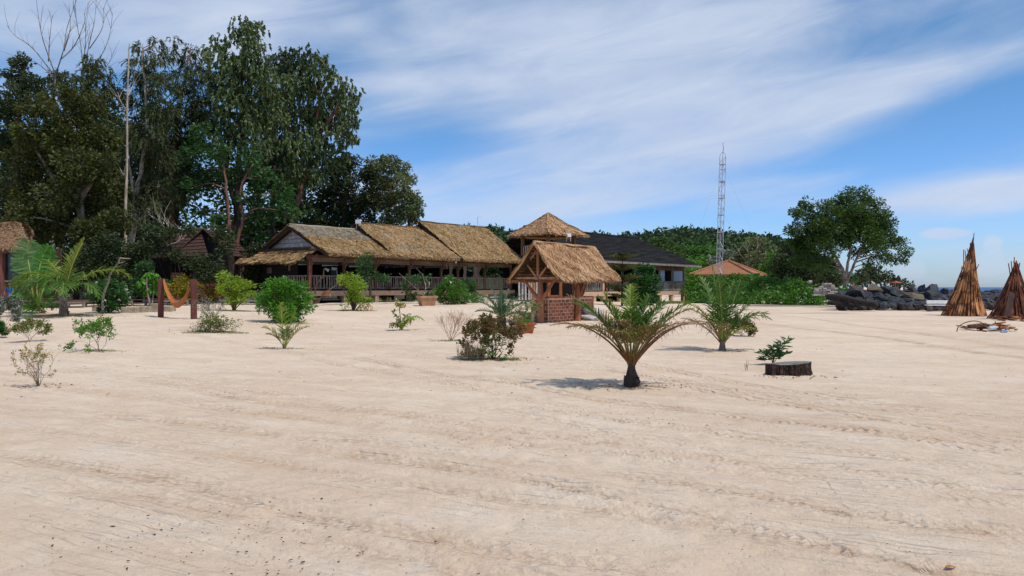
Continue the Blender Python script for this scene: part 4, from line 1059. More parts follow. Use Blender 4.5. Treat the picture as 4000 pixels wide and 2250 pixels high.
mb = MB(); mb.box(Vector((WP(4, 0, 43.3).x, 43.3, (gz + hz) / 2)), (.42, .42, hz - gz)); mb.build('post', m_wood_r, hut)
mb = MB(); mb.box(Vector((WP(108, 0, 43.6).x, 43.6, (gz + hz) / 2)), (.16, .16, hz - gz)); mb.build('post', m_wood_d, hut)
mb = MB(); x0, x1 = WP(20, 0, 43.4).x, WP(82, 0, 43.4).x; z0, z1 = WP(0, 1098, 43.4).z, WP(0, 972, 43.4).z
for (p_, q_) in [((x0, z0), (x0, z1)), ((x1, z0), (x1, z1)), ((x0, z1), (x1, z1)), ((x0, z0), (x1, z0))]: mb.beam(Vector((p_[0], 43.3, p_[1])), Vector((q_[0], 43.3, q_[1])), .07, .07, up=Vector((0, 1, 0)))
wn = mb.build('window', m_wood_grey, hut)
m_glass = pm('dark_window_glass', '2a3238', '20262b', 1.5, .12, 0, spec=.6)
mb = MB(); mb.box(Vector(((x0 + x1) / 2, 43.36, (z0 + z1) / 2)), (x1 - x0, .02, z1 - z0)); mb.build('pane', m_glass, wn)
mb = MB(); mb.box(Vector((-30.5, 46, (gz + hz) / 2)), (7, .1, hz - gz)); mb.box(Vector((WP(110, 0, 45).x, 45, (gz + hz) / 2)), (.1, 3.0, hz - gz)); mb.box(Vector((x0 - 1.6, 43.5, (gz + hz) / 2)), (2.6, .1, hz - gz)); mb.build('wall', m_wood_d, hut)
# ---- hut under the trees ----------------------------------------------------
dh = thing('shaded_bungalow', 'dark timber bungalow with a red-brown tiled roof in the shade of the trees', 'bungalow', WP(720, 1150, 58))
m_tile = pm('red_brown_tiles', '523a32', '3d2b26', 3, .9, .5, stretch=(1, 1, 4), c3='664a42')
A_ = [WP(575, 1010, 56), WP(815, 1000, 54), WP(780, 888, 59), WP(650, 905, 60)]
slope_strips('roof', *A_, 9, m_tile, dh, amp=.06)
apx = WP(792, 892, 57.5); lf = WP(700, 975, 56); rt = WP(905, 1000, 56)
slope_strips('roof', lf, lf + Vector((0, 5, 0)), apx + Vector((0, 5, 0)), apx, 7, m_tile, dh, amp=.05); slope_strips('roof', rt, rt + Vector((0, 5, 0)), apx + Vector((0, 5, 0)), apx, 9, m_tile, dh, amp=.05)
mb = MB(); mb.add([lf + Vector((.5, .5, 0)), apx + Vector((0, .5, -.2)), rt + Vector((-.5, .5, 0)), Vector((rt.x - .5, 57, .4)), Vector((lf.x + .5, 57, .4))], [[0, 4, 3, 2, 1]])
mb.box(Vector((WP(640, 0, 58).x, 58.5, 2.0)), (6.5, .1, 3.6)); mb.build('wall', m_mat_dark, dh)
m_wall_br = pm('shaded_plaster', '8d6f60', '7a5e50', 3, .9, .1)
for (x0, x1, y0, y1) in [(668, 715, 1065, 1095), (790, 815, 1045, 1140), (830, 858, 1098, 1115)]:
    mb = MB(); p0, p1 = WP(x0, y1, 55.8), WP(x1, y0, 55.8); mb.box((p0 + p1) / 2, (abs(p1.x - p0.x), .1, abs(p1.z - p0.z))); mb.build('wall_panel', m_wall_br, dh)

# ---- gazebo roof beyond the hedge -------------------------------------------
gzb = thing('hipped_pavilion', 'pavilion with a low terracotta hipped roof behind the green hedge', 'pavilion', (28, 103, 0))
m_terra = pm('terracotta_roof', 'a4704f', '946345', 1.5, .9, .35, c3='b07c5c', bscale=9, bdist=.04)
Dg = 100; e = [WP(2693, 1072, 98), WP(2940, 1076, 94), WP(2996, 1072, 104), WP(2780, 1066, 110)]
z_ = e[0].z
for q in e: q.z = z_
pk = WP(2845, 1019, 102)
for i in range(4):
    a, b = e[i], e[(i + 1) % 4]; mb = MB(); dn = Vector((0, 0, -.18))
    mb.add([a, b, pk, a + dn, b + dn, pk + dn], [[0, 1, 2], [3, 5, 4], [0, 3, 4, 1]]); mb.build('roof', m_terra, gzb)
mb = MB()
for i in range(4): mb.tube([e[i] + Vector((0, 0, .03)), pk + Vector((0, 0, .03))], .16, 6)
mb.build('ridge_tiles', m_terra, gzb)
ce = sum((Vector(q) for q in e), Vector()) / 4
for q in e: mb = MB(); f = ce + (q - ce) * .85; mb.box(Vector((f.x, f.y, z_ / 2 - .2)), (.3, .3, z_ + .3)); mb.build('post', m_wood_r, gzb)
mb = MB(); mb.box(Vector((ce.x, ce.y + 2, z_ / 2)), (6, .2, z_ - .2)); mb.build('wall', m_wood_r, gzb)

# ---- lattice mast -------------------------------------------------------------
mast = thing('lattice_mast', 'tall slender steel lattice mast rising above the hedge', 'mast', WP(2813, 1170, 95))
Dm = 95; ms = MB(); base = WP(2806, 1175, Dm); base.z = -.1; topz = WP(0, 612, Dm).z; lean = .55
wm = .36
cs = [Vector((math.cos(R(a)) * wm * 1.15, math.sin(R(a)) * wm * 1.15, 0)) for a in (75, 195, 315)]
def mp(z): return Vector((base.x + lean * (z / topz), base.y, z))
for c in cs: ms.beam(mp(-.1) + c, mp(topz) + c, .06, .06)
ms.build('uprights', m_metal, mast)
nb_ = 22; ms = MB()
for i in range(nb_):
    z0 = topz * i / nb_; z1 = topz * (i + 1) / nb_
    for j in range(3):
        a, b = cs[j], cs[(j + 1) % 3]
        if (i + j) % 2: a, b = b, a
        ms.beam(mp(z0) + a, mp(z1) + b, .03, .03)
        if i % 2 == 0: ms.beam(mp(z0) + a, mp(z0) + b, .04, .04)
ms.build('bracing', m_metal, mast)
for i in range(8):
    z0 = topz * (1 - (i + .5) / 8.5); f = MB()
    vs = [mp(z0) + c * 1.12 for c in cs] + [mp(z0 + .12) + c * 1.12 for c in cs]; f.add(vs, [[0, 2, 1], [3, 4, 5], [0, 1, 4, 3], [1, 2, 5, 4], [2, 0, 3, 5]]); f.build('landing', m_metal, mast)
ms = MB(); tp = mp(topz) + Vector((0, 0, 0))
for c in cs: ms.tube([tp + c, tp + c * .6 + Vector((0, 0, .35)), tp + Vector((.03, 0, .62))], .03, 5)
ms.tube([tp + Vector((.03, 0, .6)), tp + Vector((.1, 0, 1.0)), tp + Vector((.02, 0, 1.5)), tp + Vector((.05, 0, 1.75))], [.05, .05, .04, .03], 6); ms.build('top_cap', m_metal, mast)
ms = MB()
for (a, h_) in [(200, .62), (330, .62), (90, .62), (200, .95), (330, .95)]: ms.tube([mp(topz * h_), mp(topz * h_) + Vector((math.cos(R(a)) * 7, math.sin(R(a)) * 7, -topz * h_))], .005, 3)
ms.build('guy_wire', m_wood_grey, mast)

# ================================================================== things on the beach
# ---- hammock between two square posts --------------------------------------
pa = GP(628, 1239); pb = GP(757, 1246)
m_post = pm('painted_post', '64372f', '4e2b25', 3, .7, .2, stretch=(1, 1, .2), c3='74443a')
for i, (p_, top, lab) in enumerate([(pa, 1088, 'thick red-brown hammock post on the left, taller and darker on top'), (pb, 1092, 'thick red-brown hammock post on the right, standing by a flowering bush')]):
    h = WP(0, top, p_.y).z; mb = MB(); c = Vector((p_.x, p_.y, 0))
    mb.box(Vector((c.x, c.y, (p_.z - .2 + h) / 2)), (.25, .25, h - p_.z + .2), x=Vector((.9, .44, 0))); o = mb.build('hammock_post', m_post); bevel(o, .012)
    setp(o, lab, 'post')
    if i: setp(o, group=None)
A = Vector((pa.x + .14, pa.y - .02, WP(0, 1090, pa.y).z)); B = Vector((pb.x - .14, pb.y, WP(0, 1104, pb.y).z)); zl = WP(0, 1200, pa.y - .3).z
ham = thing('hammock', 'faded orange cloth hammock slung between two red-brown posts', 'hammock', (A + B) / 2)
nu, nv = 40, 22; vs = []; fs = []
for i in range(nu + 1):
    u = i / nu; c = A.lerp(B, u); sag = (4 * u * (1 - u)) ** .72; up_ = u ** .5
    c.z = (A.z * (1 - u) + B.z * u) - ((A.z + B.z) / 2 - zl) * sag
    wdt = .06 + .50 * sag ** .8
    for j in range(nv + 1):
        v = j / nv * 2 - 1; fold = .022 * math.sin(v * 15 + u * 2.0) * (1 - .3 * sag)
        vs.append((c.x + fold * .5, c.y + v * wdt * .45 + .02 * math.sin(u * 7), c.z + (v * v) * wdt * .42 + fold + (.03 * math.sin(u * 20 + v * 3)) * .3 * sag))
for i in range(nu):
    for j in range(nv): a = i * (nv + 1) + j; fs.append([a, a + nv + 1, a + nv + 2, a + 1])
m_ham = im('orange_cloth', ['c07c4c', 'b8703f', 'c98a5a'], .8, .25)
m_ham = pm('orange_cloth_weave', 'bc7848', 'a8653a', 2.2, .85, .25, stretch=(1, 6, 1), c3='cf9468', bscale=40)
np_mesh('cloth', vs, fs, m_ham, ham, smooth=True)
mb = MB(); mb.tube([A + Vector((-.16, 0, .02)), A], .014, 5); mb.build('rope', m_twig_pale, ham); mb = MB(); mb.tube([B, B + Vector((.16, 0, .02))], .014, 5); mb.build('rope', m_twig_pale, ham)

# ---- tree stump --------------------------------------------------------------
sb = GP(3108, 1468); sc_ = Vector((sb.x, sb.y + .28, Hs(sb.x, sb.y + .28)))
stp = thing('tree_stump', 'low sawn tree stump with ragged dark bark and a cracked grey top', 'stump', sc_)
rng = np.random.default_rng(4); n = 96; prof = []
for k in range(n):
    a = 2 * PI * k / n; r_ = .375 * (1 + .05 * math.sin(3 * a + 1) + .03 * math.sin(7 * a) + .035 * (rng.uniform() - .5) * 2 + .03 * abs(math.sin(a * 17)))
    if 170 < math.degrees(a) < 205: r_ *= 1.03
    prof.append((math.cos(a) * r_, math.sin(a) * r_ * .72))
hh_ = .205; vs = []; fs = []; lv = [(-.1, 1.04), (.0, 1.05), (.03, 1.03), (.08, 1.0), (.14, .99), (hh_ - .01, 1.0), (hh_, .975)]
for j, (z, s_) in enumerate(lv):
    for k, (x, y) in enumerate(prof):
        w = 1 + .02 * rng.uniform(-1, 1); vs.append((sc_.x + x * s_ * w, sc_.y + y * s_ * w, sc_.z + z + (.025 * x / .37 if z > .1 else 0)))
for j in range(len(lv) - 1):
    for k in range(n): a = j * n + k; b = j * n + (k + 1) % n; fs.append([a, b, b + n, a + n])
m_bark_st = pm('rotten_bark', '3e2c24', '20171400'[:6], 3.2, .95, 1.0, stretch=(5, 5, .7), c3='8b7768', lo=.4, hi=.6, bscale=8, bdist=.05)
np_mesh('bark', vs, fs, m_bark_st, stp)
rings = []; 
for q in (1.0, .8, .6, .4, .2): rings.append([(sc_.x + x * .975 * q, sc_.y + y * .975 * q, sc_.z + hh_ + .025 * x * q / .37 + .004 * rng.uniform(-1, 1) - (.006 if q < 1 else .0)) for x, y in prof])
vs = [v for r_ in rings for v in r_] + [(sc_.x, sc_.y, sc_.z + hh_ - .006)]; fs = []
for j in range(4):
    for k in range(n): a = j * n + k; b = j * n + (k + 1) % n; fs.append([a, b, b + n, a + n])
for k in range(n): fs.append([4 * n + k, 4 * n + (k + 1) % n, 5 * n])
m_cut = pm('sawn_grey_wood', '8a8a80', '6a6a62', 5, .9, .8, stretch=(.5, 3, 1), c3='a2a298', bscale=22)
np_mesh('cut_face', vs, fs, m_cut, stp)
mb = MB(); mb.box(sc_ + Vector((-.37, -.10, .07)), (.16, .22, .24), x=Vector((1, .3, 0))); mb.build('side_block', m_bark_st, stp)

# ---- leaning pole stacks (bonfires) -----------------------------------------
m_pole = im('red_brown_poles', ['6e3f26', 'a86638', 'c48450', '55301f', 'd49a66', '925632', 'b27242'], .8, 0, 1.2)
m_pole2 = im('dark_red_poles', ['7a4430', '95563c', '52301f', 'a8664a', '864a34'], .8, 0, 1.2)
def pole_stack(label, px, py, wpx, top_px, top_py, seed, mat, n=92, dark_board=None, wedge=True, loose=()):
    rs = random.Random(seed); b = GP(px, py); D = b.y; R_ = wpx / 2 / 3000 * D; b = b + Vector((0, R_ * .8, 0)); b.x *= b.y / D; D = b.y; b.z = Hs(b.x, b.y)
    tp = WP(top_px, top_py, D); Hh = tp.z - b.z
    root = thing('bonfire_stack', label, 'wood stack', b)
    for i in range(n):
        a = 2 * PI * (i + rs.uniform(-.4, .4)) / n * 1.0; 
        r_ = R_ * (1.0 if i % 3 else rs.uniform(.75, .95)) * rs.uniform(.93, 1.05)
        foot = b + Vector((math.cos(a) * r_, math.sin(a) * r_, 0)); foot.z = Hs(foot.x, foot.y) - .02
        f = rs.uniform(.50, .70)
        if i % 3 == 0: r_ = R_ * rs.uniform(.55, .8); f = rs.uniform(.74, .97)
        if i % 13 == 0: f = rs.uniform(.88, 1.02)
        ax = Vector((b.x, b.y, b.z)).lerp(tp, f)
        rr = R_ * (.42 * max(0, 1 - f) ** 1.2 * rs.uniform(.5, 1.1)) + .02
        head = ax + Vector((math.cos(a + rs.uniform(-.5, .5)) * rr, math.sin(a + rs.uniform(-.5, .5)) * rr, 0))
        mb = MB(); w = rs.choice([.035, .045, .06, .07, .09]); 
        if f > .84: w = .03
        mb.beam(foot, head, w, .025 if w > .04 else .035, up=Vector((math.cos(a), math.sin(a), 0)))
        mb.build('pole', mat, root)
    mb = MB()
    for i in range(110):
        a = rs.uniform(0, 2 * PI); r_ = R_ * rs.uniform(.55, .9); foot = b + Vector((math.cos(a) * r_, math.sin(a) * r_, -.02)); f = rs.uniform(.3, .55); ax = Vector((b.x, b.y, b.z)).lerp(tp, f)
        mb.beam(foot, ax + Vector((math.cos(a), math.sin(a), 0)) * R_ * .22 * (1 - f), rs.uniform(.05, .08), .03, up=Vector((math.cos(a), math.sin(a), 0)))
    o = mb.build('inner_poles', mat, root); o['kind'] = 'stuff'
    for (x0, y0, x1, y1) in loose:
        mb = MB(); dd = rs.uniform(-.2, .2); mb.beam(WP(x0, y0, D + dd), WP(x1, y1, D + dd * 1.5), .032, .032, up=Vector((0, 1, 0))); mb.build('pole', mat, root)
    for (x0, y0, x1, y1, w) in (dark_board or []):
        p_ = WP(x0, y0, D - R_ * 1.0); q_ = WP(x1, y1, D - R_ * .55); mb = MB(); mb.beam(p_, q_, w, .03, up=Vector((0, 1, 0)))
        mb.build('board', m_wood_new if wedge else m_wood_d, root)
    return root
pole_stack('taller cone of leaning red-brown poles with one pole sticking far up', 3765, 1236, 160, 3803, 930, 3, m_pole, 88, [(3838, 1236, 3815, 1175, .28)], loose=[(3796, 1000, 3805, 910), (3790, 1010, 3790, 948), (3764, 1060, 3764, 975), (3776, 1050, 3770, 976), (3790, 1030, 3778, 970), (3745, 1125, 3748, 1072), (3797, 1085, 3824, 1032), (3768, 1070, 3771, 1007), (3752, 1100, 3757, 1040), (3795, 1050, 3798, 1000)])
pole_stack('darker shorter cone of leaning poles with a wide dark board', 3958, 1248, 178, 3968, 1022, 8, m_pole2, 90, [(3932, 1245, 3953, 1142, .30)], wedge=False, loose=[(3962, 1090, 3962, 1004), (3948, 1085, 3939, 1028), (3955, 1080, 3950, 1020), (3972, 1090, 3984, 1026), (3968, 1095, 3978, 1030), (3965, 1070, 3960, 1020)])
for i, (a0, a1) in enumerate([((3801, 960), (3812, 912)), ((3762, 1060), (3765, 978)), ((3778, 1030), (3771, 978)), ((3795, 1080), (3824, 1033)), ((3740, 1120), (3748, 1072)), ((3786, 1010), (3779, 972))]): pass
def scraps(name, label, cx, cy, wpx, hpx, n, seed, mat, Lr=(.3, 1.0)):
    rs = random.Random(seed); b = GP(cx, cy); D = b.y; w = wpx / 2 / 3000 * D; h = hpx / 3000 * D
    root = thing(name, label, 'scrap heap', b)
    for i in range(n):
        x = rs.gauss(0, .42) * w; y = rs.gauss(.0, .4) * w * .8; k = max(0, 1 - (x * x + y * y * 1.4) / (w * w)); z = rs.uniform(.03, .06) + h * k * rs.uniform(.1, .9)
        c = b + Vector((x, y, 0)); c.z = Hs(c.x, c.y) + z; a = rs.uniform(0, 2 * PI); dz = rs.uniform(-.25, .25); L = rs.uniform(*Lr)
        d = Vector((math.cos(a), math.sin(a), dz)).normalized(); mb = MB(); ww = rs.choice([.04, .06, .1, .14]); mb.beam(c - d * L / 2, c + d * L / 2, ww, .03)
        mb.build('scrap', mat[i % len(mat)], root)
    return root
scraps('scrap_heap', 'broken timber offcuts and bark heaped on the sand before the pole stacks', 3865, 1292, 215, 30, 60, 5, [m_pole, m_pole2, m_wood_m, m_wood_grey, m_wood_new], (.25, .85))
scraps('offcut_litter', 'splintered offcuts lying round the foot of the darker pole stack', 3955, 1250, 220, 12, 40, 6, [m_pole2, m_pole], (.15, .6))
q = GP(3760, 1298)
mb = MB(); p1 = GP(3738, 1296); pts = [p1, p1 + Vector((.12, .1, .18)), p1 + Vector((.45, .15, .34)), p1 + Vector((.85, .2, .36)), p1 + Vector((1.2, .2, .2))]
mb.tube(curve_pts(pts, 4), .018, 5); o = mb.build('bent_branch', m_twig_dark); setp(o, 'thin bent dark branch arching out of the scrap heap', 'branch')
def bottle(label, px, py, D, L, r_, mat, ang, cap):
    p_ = WP(px, py, D); root = thing('plastic_bottle', label, 'bottle', p_, rotz=0); d = Vector((math.cos(ang), math.sin(ang), .08)).normalized()
    mb = MB(); pr = [(0, .3), (.03, .9), (.1, 1), (.45, .97), (.5, .9), (.55, .97), (.75, 1), (.9, .45), (.96, .4)]
    mb.tube([p_ + d * (u * L) for u, _ in pr], [r_ * k for _, k in pr], 14); mb.build('bottle_body', mat, root, smooth=True)
    mb = MB(); mb.tube([p_ + d * (.96 * L), p_ + d * (1.02 * L)], r_ * .45, 10); mb.build('cap', cap, root); return root
m_clear = pm('clear_plastic', 'c3cdd2', 'aebac2', 3, .15, 0, spec=.7); m_blueb = pm('blue_plastic', '5a86b8', '7ba0c8', 3, .2, 0, spec=.6)
Db = GP(3860, 1296).y
bottle('large clear plastic water bottle lying on the scrap heap', 3862, 1282, Db - .35, .42, .065, m_clear, .3, m_white)
bottle('small blue plastic bottle lying at the edge of the scrap heap', 3908, 1297, Db - .5, .30, .04, m_blueb, .1, m_white)

# ---- bench of white planks ----------------------------------------------------
D_ = 51.5; bn = thing('white_bench', 'weathered white plank bench in front of the dark boulders', 'bench', WP(3670, 1210, D_))
for (y0, y1, dd, nm) in [(1173, 1187, 0, 'backrest'), (1190, 1194, -.45, 'seat')]:
    a, b = WP(3619, y1, D_ + dd), WP(3730, y0, D_ + dd); mb = MB(); c = (a + b) / 2
    if nm == 'backrest': mb.box(c, (b.x - a.x, .06, b.z - a.z), z=Vector((0, .15, 1)))
    else: mb.box(c, (b.x - a.x, .5, .06))
    bevel(mb.build(nm, m_white, bn), .01)
for px in (3624, 3725):
    a = WP(px, 1194, D_); mb = MB(); mb.box(Vector((a.x, D_ - .25, (Hs(a.x, D_) + a.z) / 2 - .03)), (.12, .45, a.z - Hs(a.x, D_))); mb.box(Vector((a.x, D_ + .06, (a.z + WP(0, 1175, D_).z) / 2)), (.08, .05, .35)); mb.build('leg', m_grey, bn)

# ---- boulders -------------------------------------------------------------------
m_rock, t, o = new_mat('dark_slate_rock')
tc = t.new('ShaderNodeTexCoord'); oi = t.new('ShaderNodeObjectInfo'); v = tc.outputs['Object']
wv = t.noise(t.mapping(v, rot=(.4, .3, .2), scale=(1, 1, 4)), 1.6, 6, .65, 1.2)
c = t.mix(t.sstep(t.noise(v, 1.1, 5, .6), .35, .65), lin('2a2b2e'), lin('4a4c50'))
c = t.mix(t.sstep(wv, .58, .70), c, lin('8a8c8e')); c = t.mix(t.sstep(t.noise(v, 5, 5, .7), .62, .75), c, lin('9a9894'))
c = t.mix(t.math('MULTIPLY', t.sstep(oi.outputs['Random'], .80, .9), .4), c, lin('5a4d40'))
p = t.new('ShaderNodeBsdfPrincipled'); t.l.new(c, p.inputs['Base Color']); p.inputs['Roughness'].default_value = .8; p.inputs['Specular IOR Level'].default_value = .3
b = t.new('ShaderNodeBump'); b.inputs['Strength'].default_value = .8; b.inputs['Distance'].default_value = .08
t.l.new(t.math('ADD', t.noise(v, 2.5, 8, .65), t.math('MULTIPLY', wv, .6)), b.inputs['Height']); t.l.new(b.outputs[0], p.inputs['Normal']); t.l.new(p.outputs[0], o.inputs[0])
import bmesh
def rock_mesh(seed, flat=1.0, nplanes=13):
    rs = random.Random(seed); bm = bmesh.new(); bmesh.ops.create_icosphere(bm, subdivisions=4, radius=1.0)
    pl = []
    for _ in range(nplanes):
        n_ = Vector((rs.gauss(0, 1), rs.gauss(0, 1), rs.gauss(0, 1))).normalized(); pl.append((n_, rs.uniform(.52, .82)))
    for v in bm.verts:
        p_ = v.co.copy()
        for _ in range(2):
            for n_, d in pl:
                k = p_.dot(n_) - d
                if k > 0: p_ -= n_ * k * .97
        nn = mnoise.noise(p_ * 2.2 + Vector((seed, 0, 0))) * .05 + mnoise.noise(p_ * 6 + Vector((seed, 0, 0))) * .022
        v.co = p_ + v.co.normalized() * nn
    me = bpy.data.meshes.new('boulder'); bm.to_mesh(me); bm.free(); me.materials.append(m_rock); return me
rock_meshes = [rock_mesh(s) for s in range(12)]
def boulder(px, py, r, D, label=None, group='dark boulders of the breakwater', seed=0, sx=1.25, sz=.85, mat=None):
    rs = random.Random(seed * 7 + 3); p_ = WP(px, py, D); me = rock_meshes[rs.randrange(12)]
    if mat: me = me.copy(); me.materials.clear(); me.materials.append(mat)
    o = bpy.data.objects.new('boulder', me); COL.objects.link(o); s = r / 3000 * D * 1.32
    o.location = p_; o.rotation_euler = (rs.uniform(-.3, .3), rs.uniform(-.3, .3), rs.uniform(0, 6.28)); o.scale = (s * sx * rs.uniform(.9, 1.2), s * rs.uniform(.9, 1.2), s * sz * rs.uniform(.9, 1.1))
    setp(o, label or 'dark slate boulder fitted among the larger ones near the crest', 'boulder', group); return o
m_rock_b = pm('brown_rock', '7a6a52', '5d5a4a', 1.6, .85, .6, c3='94785c', bdist=.06)
k = 0
sp_ = [(3640, 1134, 26, 57, 'tall peaked dark boulder standing highest on the breakwater', None, 1.0, 1.15), (3602, 1132, 18, 57, 'narrow upright dark boulder left of the tall peaked one', None, .8, 1.3),
       (3562, 1140, 20, 57, 'squarish dark upright boulder on the crest', None, .9, 1.2), (3415, 1134, 24, 56, 'rounded brown boulder with an orange tinge on top of the pile', m_rock_b, 1.3, .8),
       (3460, 1136, 22, 56, 'flat dark boulder beside the rounded brown one', None, 1.5, .7), (3510, 1150, 26, 55.5, 'pale-veined boulder with wavy light stripes', None, 1.2, 1.0),
       (3570, 1165, 27, 54.5, 'brownish boulder low in the middle of the breakwater', m_rock_b, 1.1, .9), (3640, 1160, 26, 54.8, None, None, 1.2, .9), (3700, 1146, 18, 56, None, None, 1.3, .8), (3735, 1142, 14, 57, None, None, 1.3, .8),
       (3830, 1160, 28, 56.5, 'broad smooth grey boulder between the two pole stacks', None, 1.5, .85), (3900, 1158, 24, 56, None, None, 1.6, .8), (3940, 1165, 24, 55, None, None, 1.4, .9), (3850, 1180, 22, 54, None, None, 1.1, 1.0),
       (3350, 1152, 30, 55, 'long layered boulder with curling pale bands', None, 1.7, .8), (3300, 1160, 20, 55, None, None, 1.4, .7), (3440, 1165, 20, 54, None, None, 1.6, .7), (3490, 1175, 22, 53.5, None, None, 1.3, 1.0)]
for (px, py, r, D, lab, mt, sx, sz) in sp_: k += 1; boulder(px, py, r, D, lab, 'dark boulders of the breakwater' , k, sx, sz, mt)
rs = random.Random(12)
for row, (D, y, r, x0, x1, stp_) in enumerate([(53, 1196, 18, 3290, 4120, 30), (54, 1182, 20, 3290, 4120, 36), (55.5, 1165, 21, 3260, 4180, 36), (57.5, 1154, 19, 3300, 4200, 36), (59, 1148, 16, 3380, 4220, 34)]):
    x = x0
    while x < x1:
        k += 1; dx = rs.uniform(-7, 7)
        yo = 0
        if row >= 3 and 3640 < x < 3700: yo = 8
        if row == 0 and 3610 < x < 3740: pass
        rw = ['lowest row', 'second row up', 'middle', 'upper part', 'far crest'][row]
        wh = 'left of the white bench' if x < 3610 else 'behind the white bench' if x < 3735 else 'behind the taller pole cone' if x < 3800 else 'between the two pole cones' if x < 3890 else 'behind the darker pole cone' if x < 4000 else 'right of the darker pole cone'
        if x < 3430: wh = 'behind the huge squared log'
        boulder(x + dx, y + rs.uniform(-4, 4) + yo, r * rs.uniform(.8, 1.25), D + rs.uniform(-.3, .3), f'dark boulder in the {rw}, {wh}', seed=k)
        x += stp_ * rs.uniform(.8, 1.15)
# small stones along the foot
for i in range(16): x = rs.uniform(3260, 3700); boulder(x, 1207 + rs.uniform(-2, 2), rs.uniform(4, 9), 52.3, 'small loose stone at the foot of the breakwater', 'small stones below the breakwater', 300 + i, 1.3, .6)
# ---- big squared log -------------------------------------------------------------
m_oldlog = pm('blackened_log', '3a332e', '231f1d', 2.5, .9, .7, stretch=(.25, 2, 2), c3='5b534c', bscale=7, bdist=.05)
lg = MB(); a, b = WP(3230, 1160, 53.5), WP(3425, 1192, 50.2)
cp = curve_pts([a, a.lerp(b, .3) + Vector((0, 0, .08)), a.lerp(b, .7) + Vector((0, 0, .0)), b], 5)
lg.tube(cp, [.21, .24, .25, .25, .25, .25, .25, .25, .24, .24, .24, .24, .24, .23, .22, .20], 5, wob=.05)
o = lg.build('fallen_log', m_oldlog, smooth=True); setp(o, 'huge blackened squared log lying against the boulders', 'log')
lg = MB(); a, b = WP(3235, 1184, 53), WP(3340, 1198, 51.5); lg.tube([a, a.lerp(b, .5) + Vector((0, 0, .05)), b], [.12, .14, .1], 8, wob=.2); o = lg.build('driftwood_log', m_oldlog, smooth=True); setp(o, 'smaller dark log half under the huge log', 'log')
lg = MB(); a, b = GP(3170, 1192), GP(3260, 1186); lg.tube(curve_pts([a, a.lerp(b, .5) + Vector((0, 0, .12)), b + Vector((0, 0, .2))], 4), [.04, .07, .09, .1, .11, .11, .12, .12, .1], 7, wob=.3); o = lg.build('driftwood_branch', m_oldlog, smooth=True); setp(o, 'dark driftwood branch tapering onto the sand', 'driftwood')
# ---- stack of pale blocks ----------------------------------------------------------
m_block = pm('pale_block', 'bcb3a8', 'a39a8f', 4, .9, .2, c3='cfc8be')
rs = random.Random(31)
for j in range(8):
    for i in range(7 - j // 3):
        px = 3185 + i * 15 + (j % 2) * 5 + rs.uniform(-2, 2) + j * .5; py = 1152 - j * 6.2
        if px < 3195 + j * 2 and j > 4: continue
        if px > 3278 - j * 4: continue
        mb = MB(); D = 60 + rs.uniform(-.15, .15); mb.box(WP(px, py, D), (.30, .4, .115), x=Vector((1, rs.uniform(-.2, .2), 0)), z=Vector((rs.uniform(-.05, .05), 0, 1))); o = mb.build('paving_block', m_block); bevel(o, .015)
        setp(o, 'pale concrete paving block stacked beside the hedge', 'block', 'pale paving blocks stacked beside the hedge')
mb = MB(); q = WP(3165, 1099, 61); mb.tube([q + Vector((-.12, 0, -.04)), q + Vector((.12, 0, -.04))], .12, 12); o = mb.build('pipe_end', m_block); setp(o, 'short pale pipe ring sitting on top of the block stack', 'pipe')
o.rotation_euler = (0, 0, 0)
# ---- sacks by the well ---------------------------------------------------------------
m_sack = pm('white_sack', 'd6d6d6', 'b9bcc0', 3, .7, .6, c3='8f9297', bscale=9, bdist=.04)
def sack(px, py, D, s, label, seed, rot):
    me = rock_mesh(100 + seed, nplanes=5); me.materials.clear(); me.materials.append(m_sack)
    for p_ in me.polygons: p_.use_smooth = True
    o = bpy.data.objects.new('sack', me); COL.objects.link(o); o.location = WP(px, py, D); o.scale = s; o.rotation_euler = rot; setp(o, label, 'sack', 'white sacks beside the well'); return o
Ds = GP(2310, 1252).y
sack(2300, 1240, Ds, (.46, .28, .17), 'crumpled white sack lying on the sand beside the well', 1, (0, .1, .3))
sack(2325, 1224, Ds + .25, (.42, .3, .22), 'bulging white sack piled behind, against the bricks', 2, (.1, -.35, -.2))
sack(2296, 1212, Ds + .4, (.3, .25, .24), 'small white sack on top, leaning on the well wall', 3, (.2, .5, .5))
# ---- red parasol and its stand far off ------------------------------------------------
ps = thing('parasol', 'small faded red parasol with a stall beneath it beyond the boulders', 'parasol', WP(3500, 1140, 75))
m_redc = pm('faded_red_cloth', 'b0605a', '9c4f4a', 3, .8, .1); m_teal = pm('teal_paint', '3d6a62', '345a54', 3, .6, .1)
c = WP(3497, 1104, 75); rr = .62; mb = MB(); ring = [c + Vector((math.cos(2 * PI * i / 10) * rr, math.sin(2 * PI * i / 10) * rr, 0)) for i in range(10)]; r2_ = [q + Vector((0, 0, -.05)) for q in ring]
mb.add([c + Vector((0, 0, .19))] + ring + r2_ + [c + Vector((0, 0, .14))], [[0, 1 + i, 1 + (i + 1) % 10] for i in range(10)] + [[1 + i, 11 + i, 11 + (i + 1) % 10, 1 + (i + 1) % 10] for i in range(10)] + [[21, 11 + (i + 1) % 10, 11 + i] for i in range(10)]); mb.build('canopy', m_redc, ps)
mb = MB(); mb.tube([Vector((c.x, c.y, Hs(c.x, c.y) if Hs(c.x, c.y) > -1 else -.4)), c + Vector((0, 0, .18))], .03, 6); mb.build('pole', m_metal, ps)
mb = MB(); mb.box(WP(3495, 1131, 75), (.5, .4, .5)); mb.build('stall_box', m_redc, ps); mb = MB(); mb.box(WP(3504, 1119, 75), (.2, .3, .25)); mb.build('stall_box', m_teal, ps)
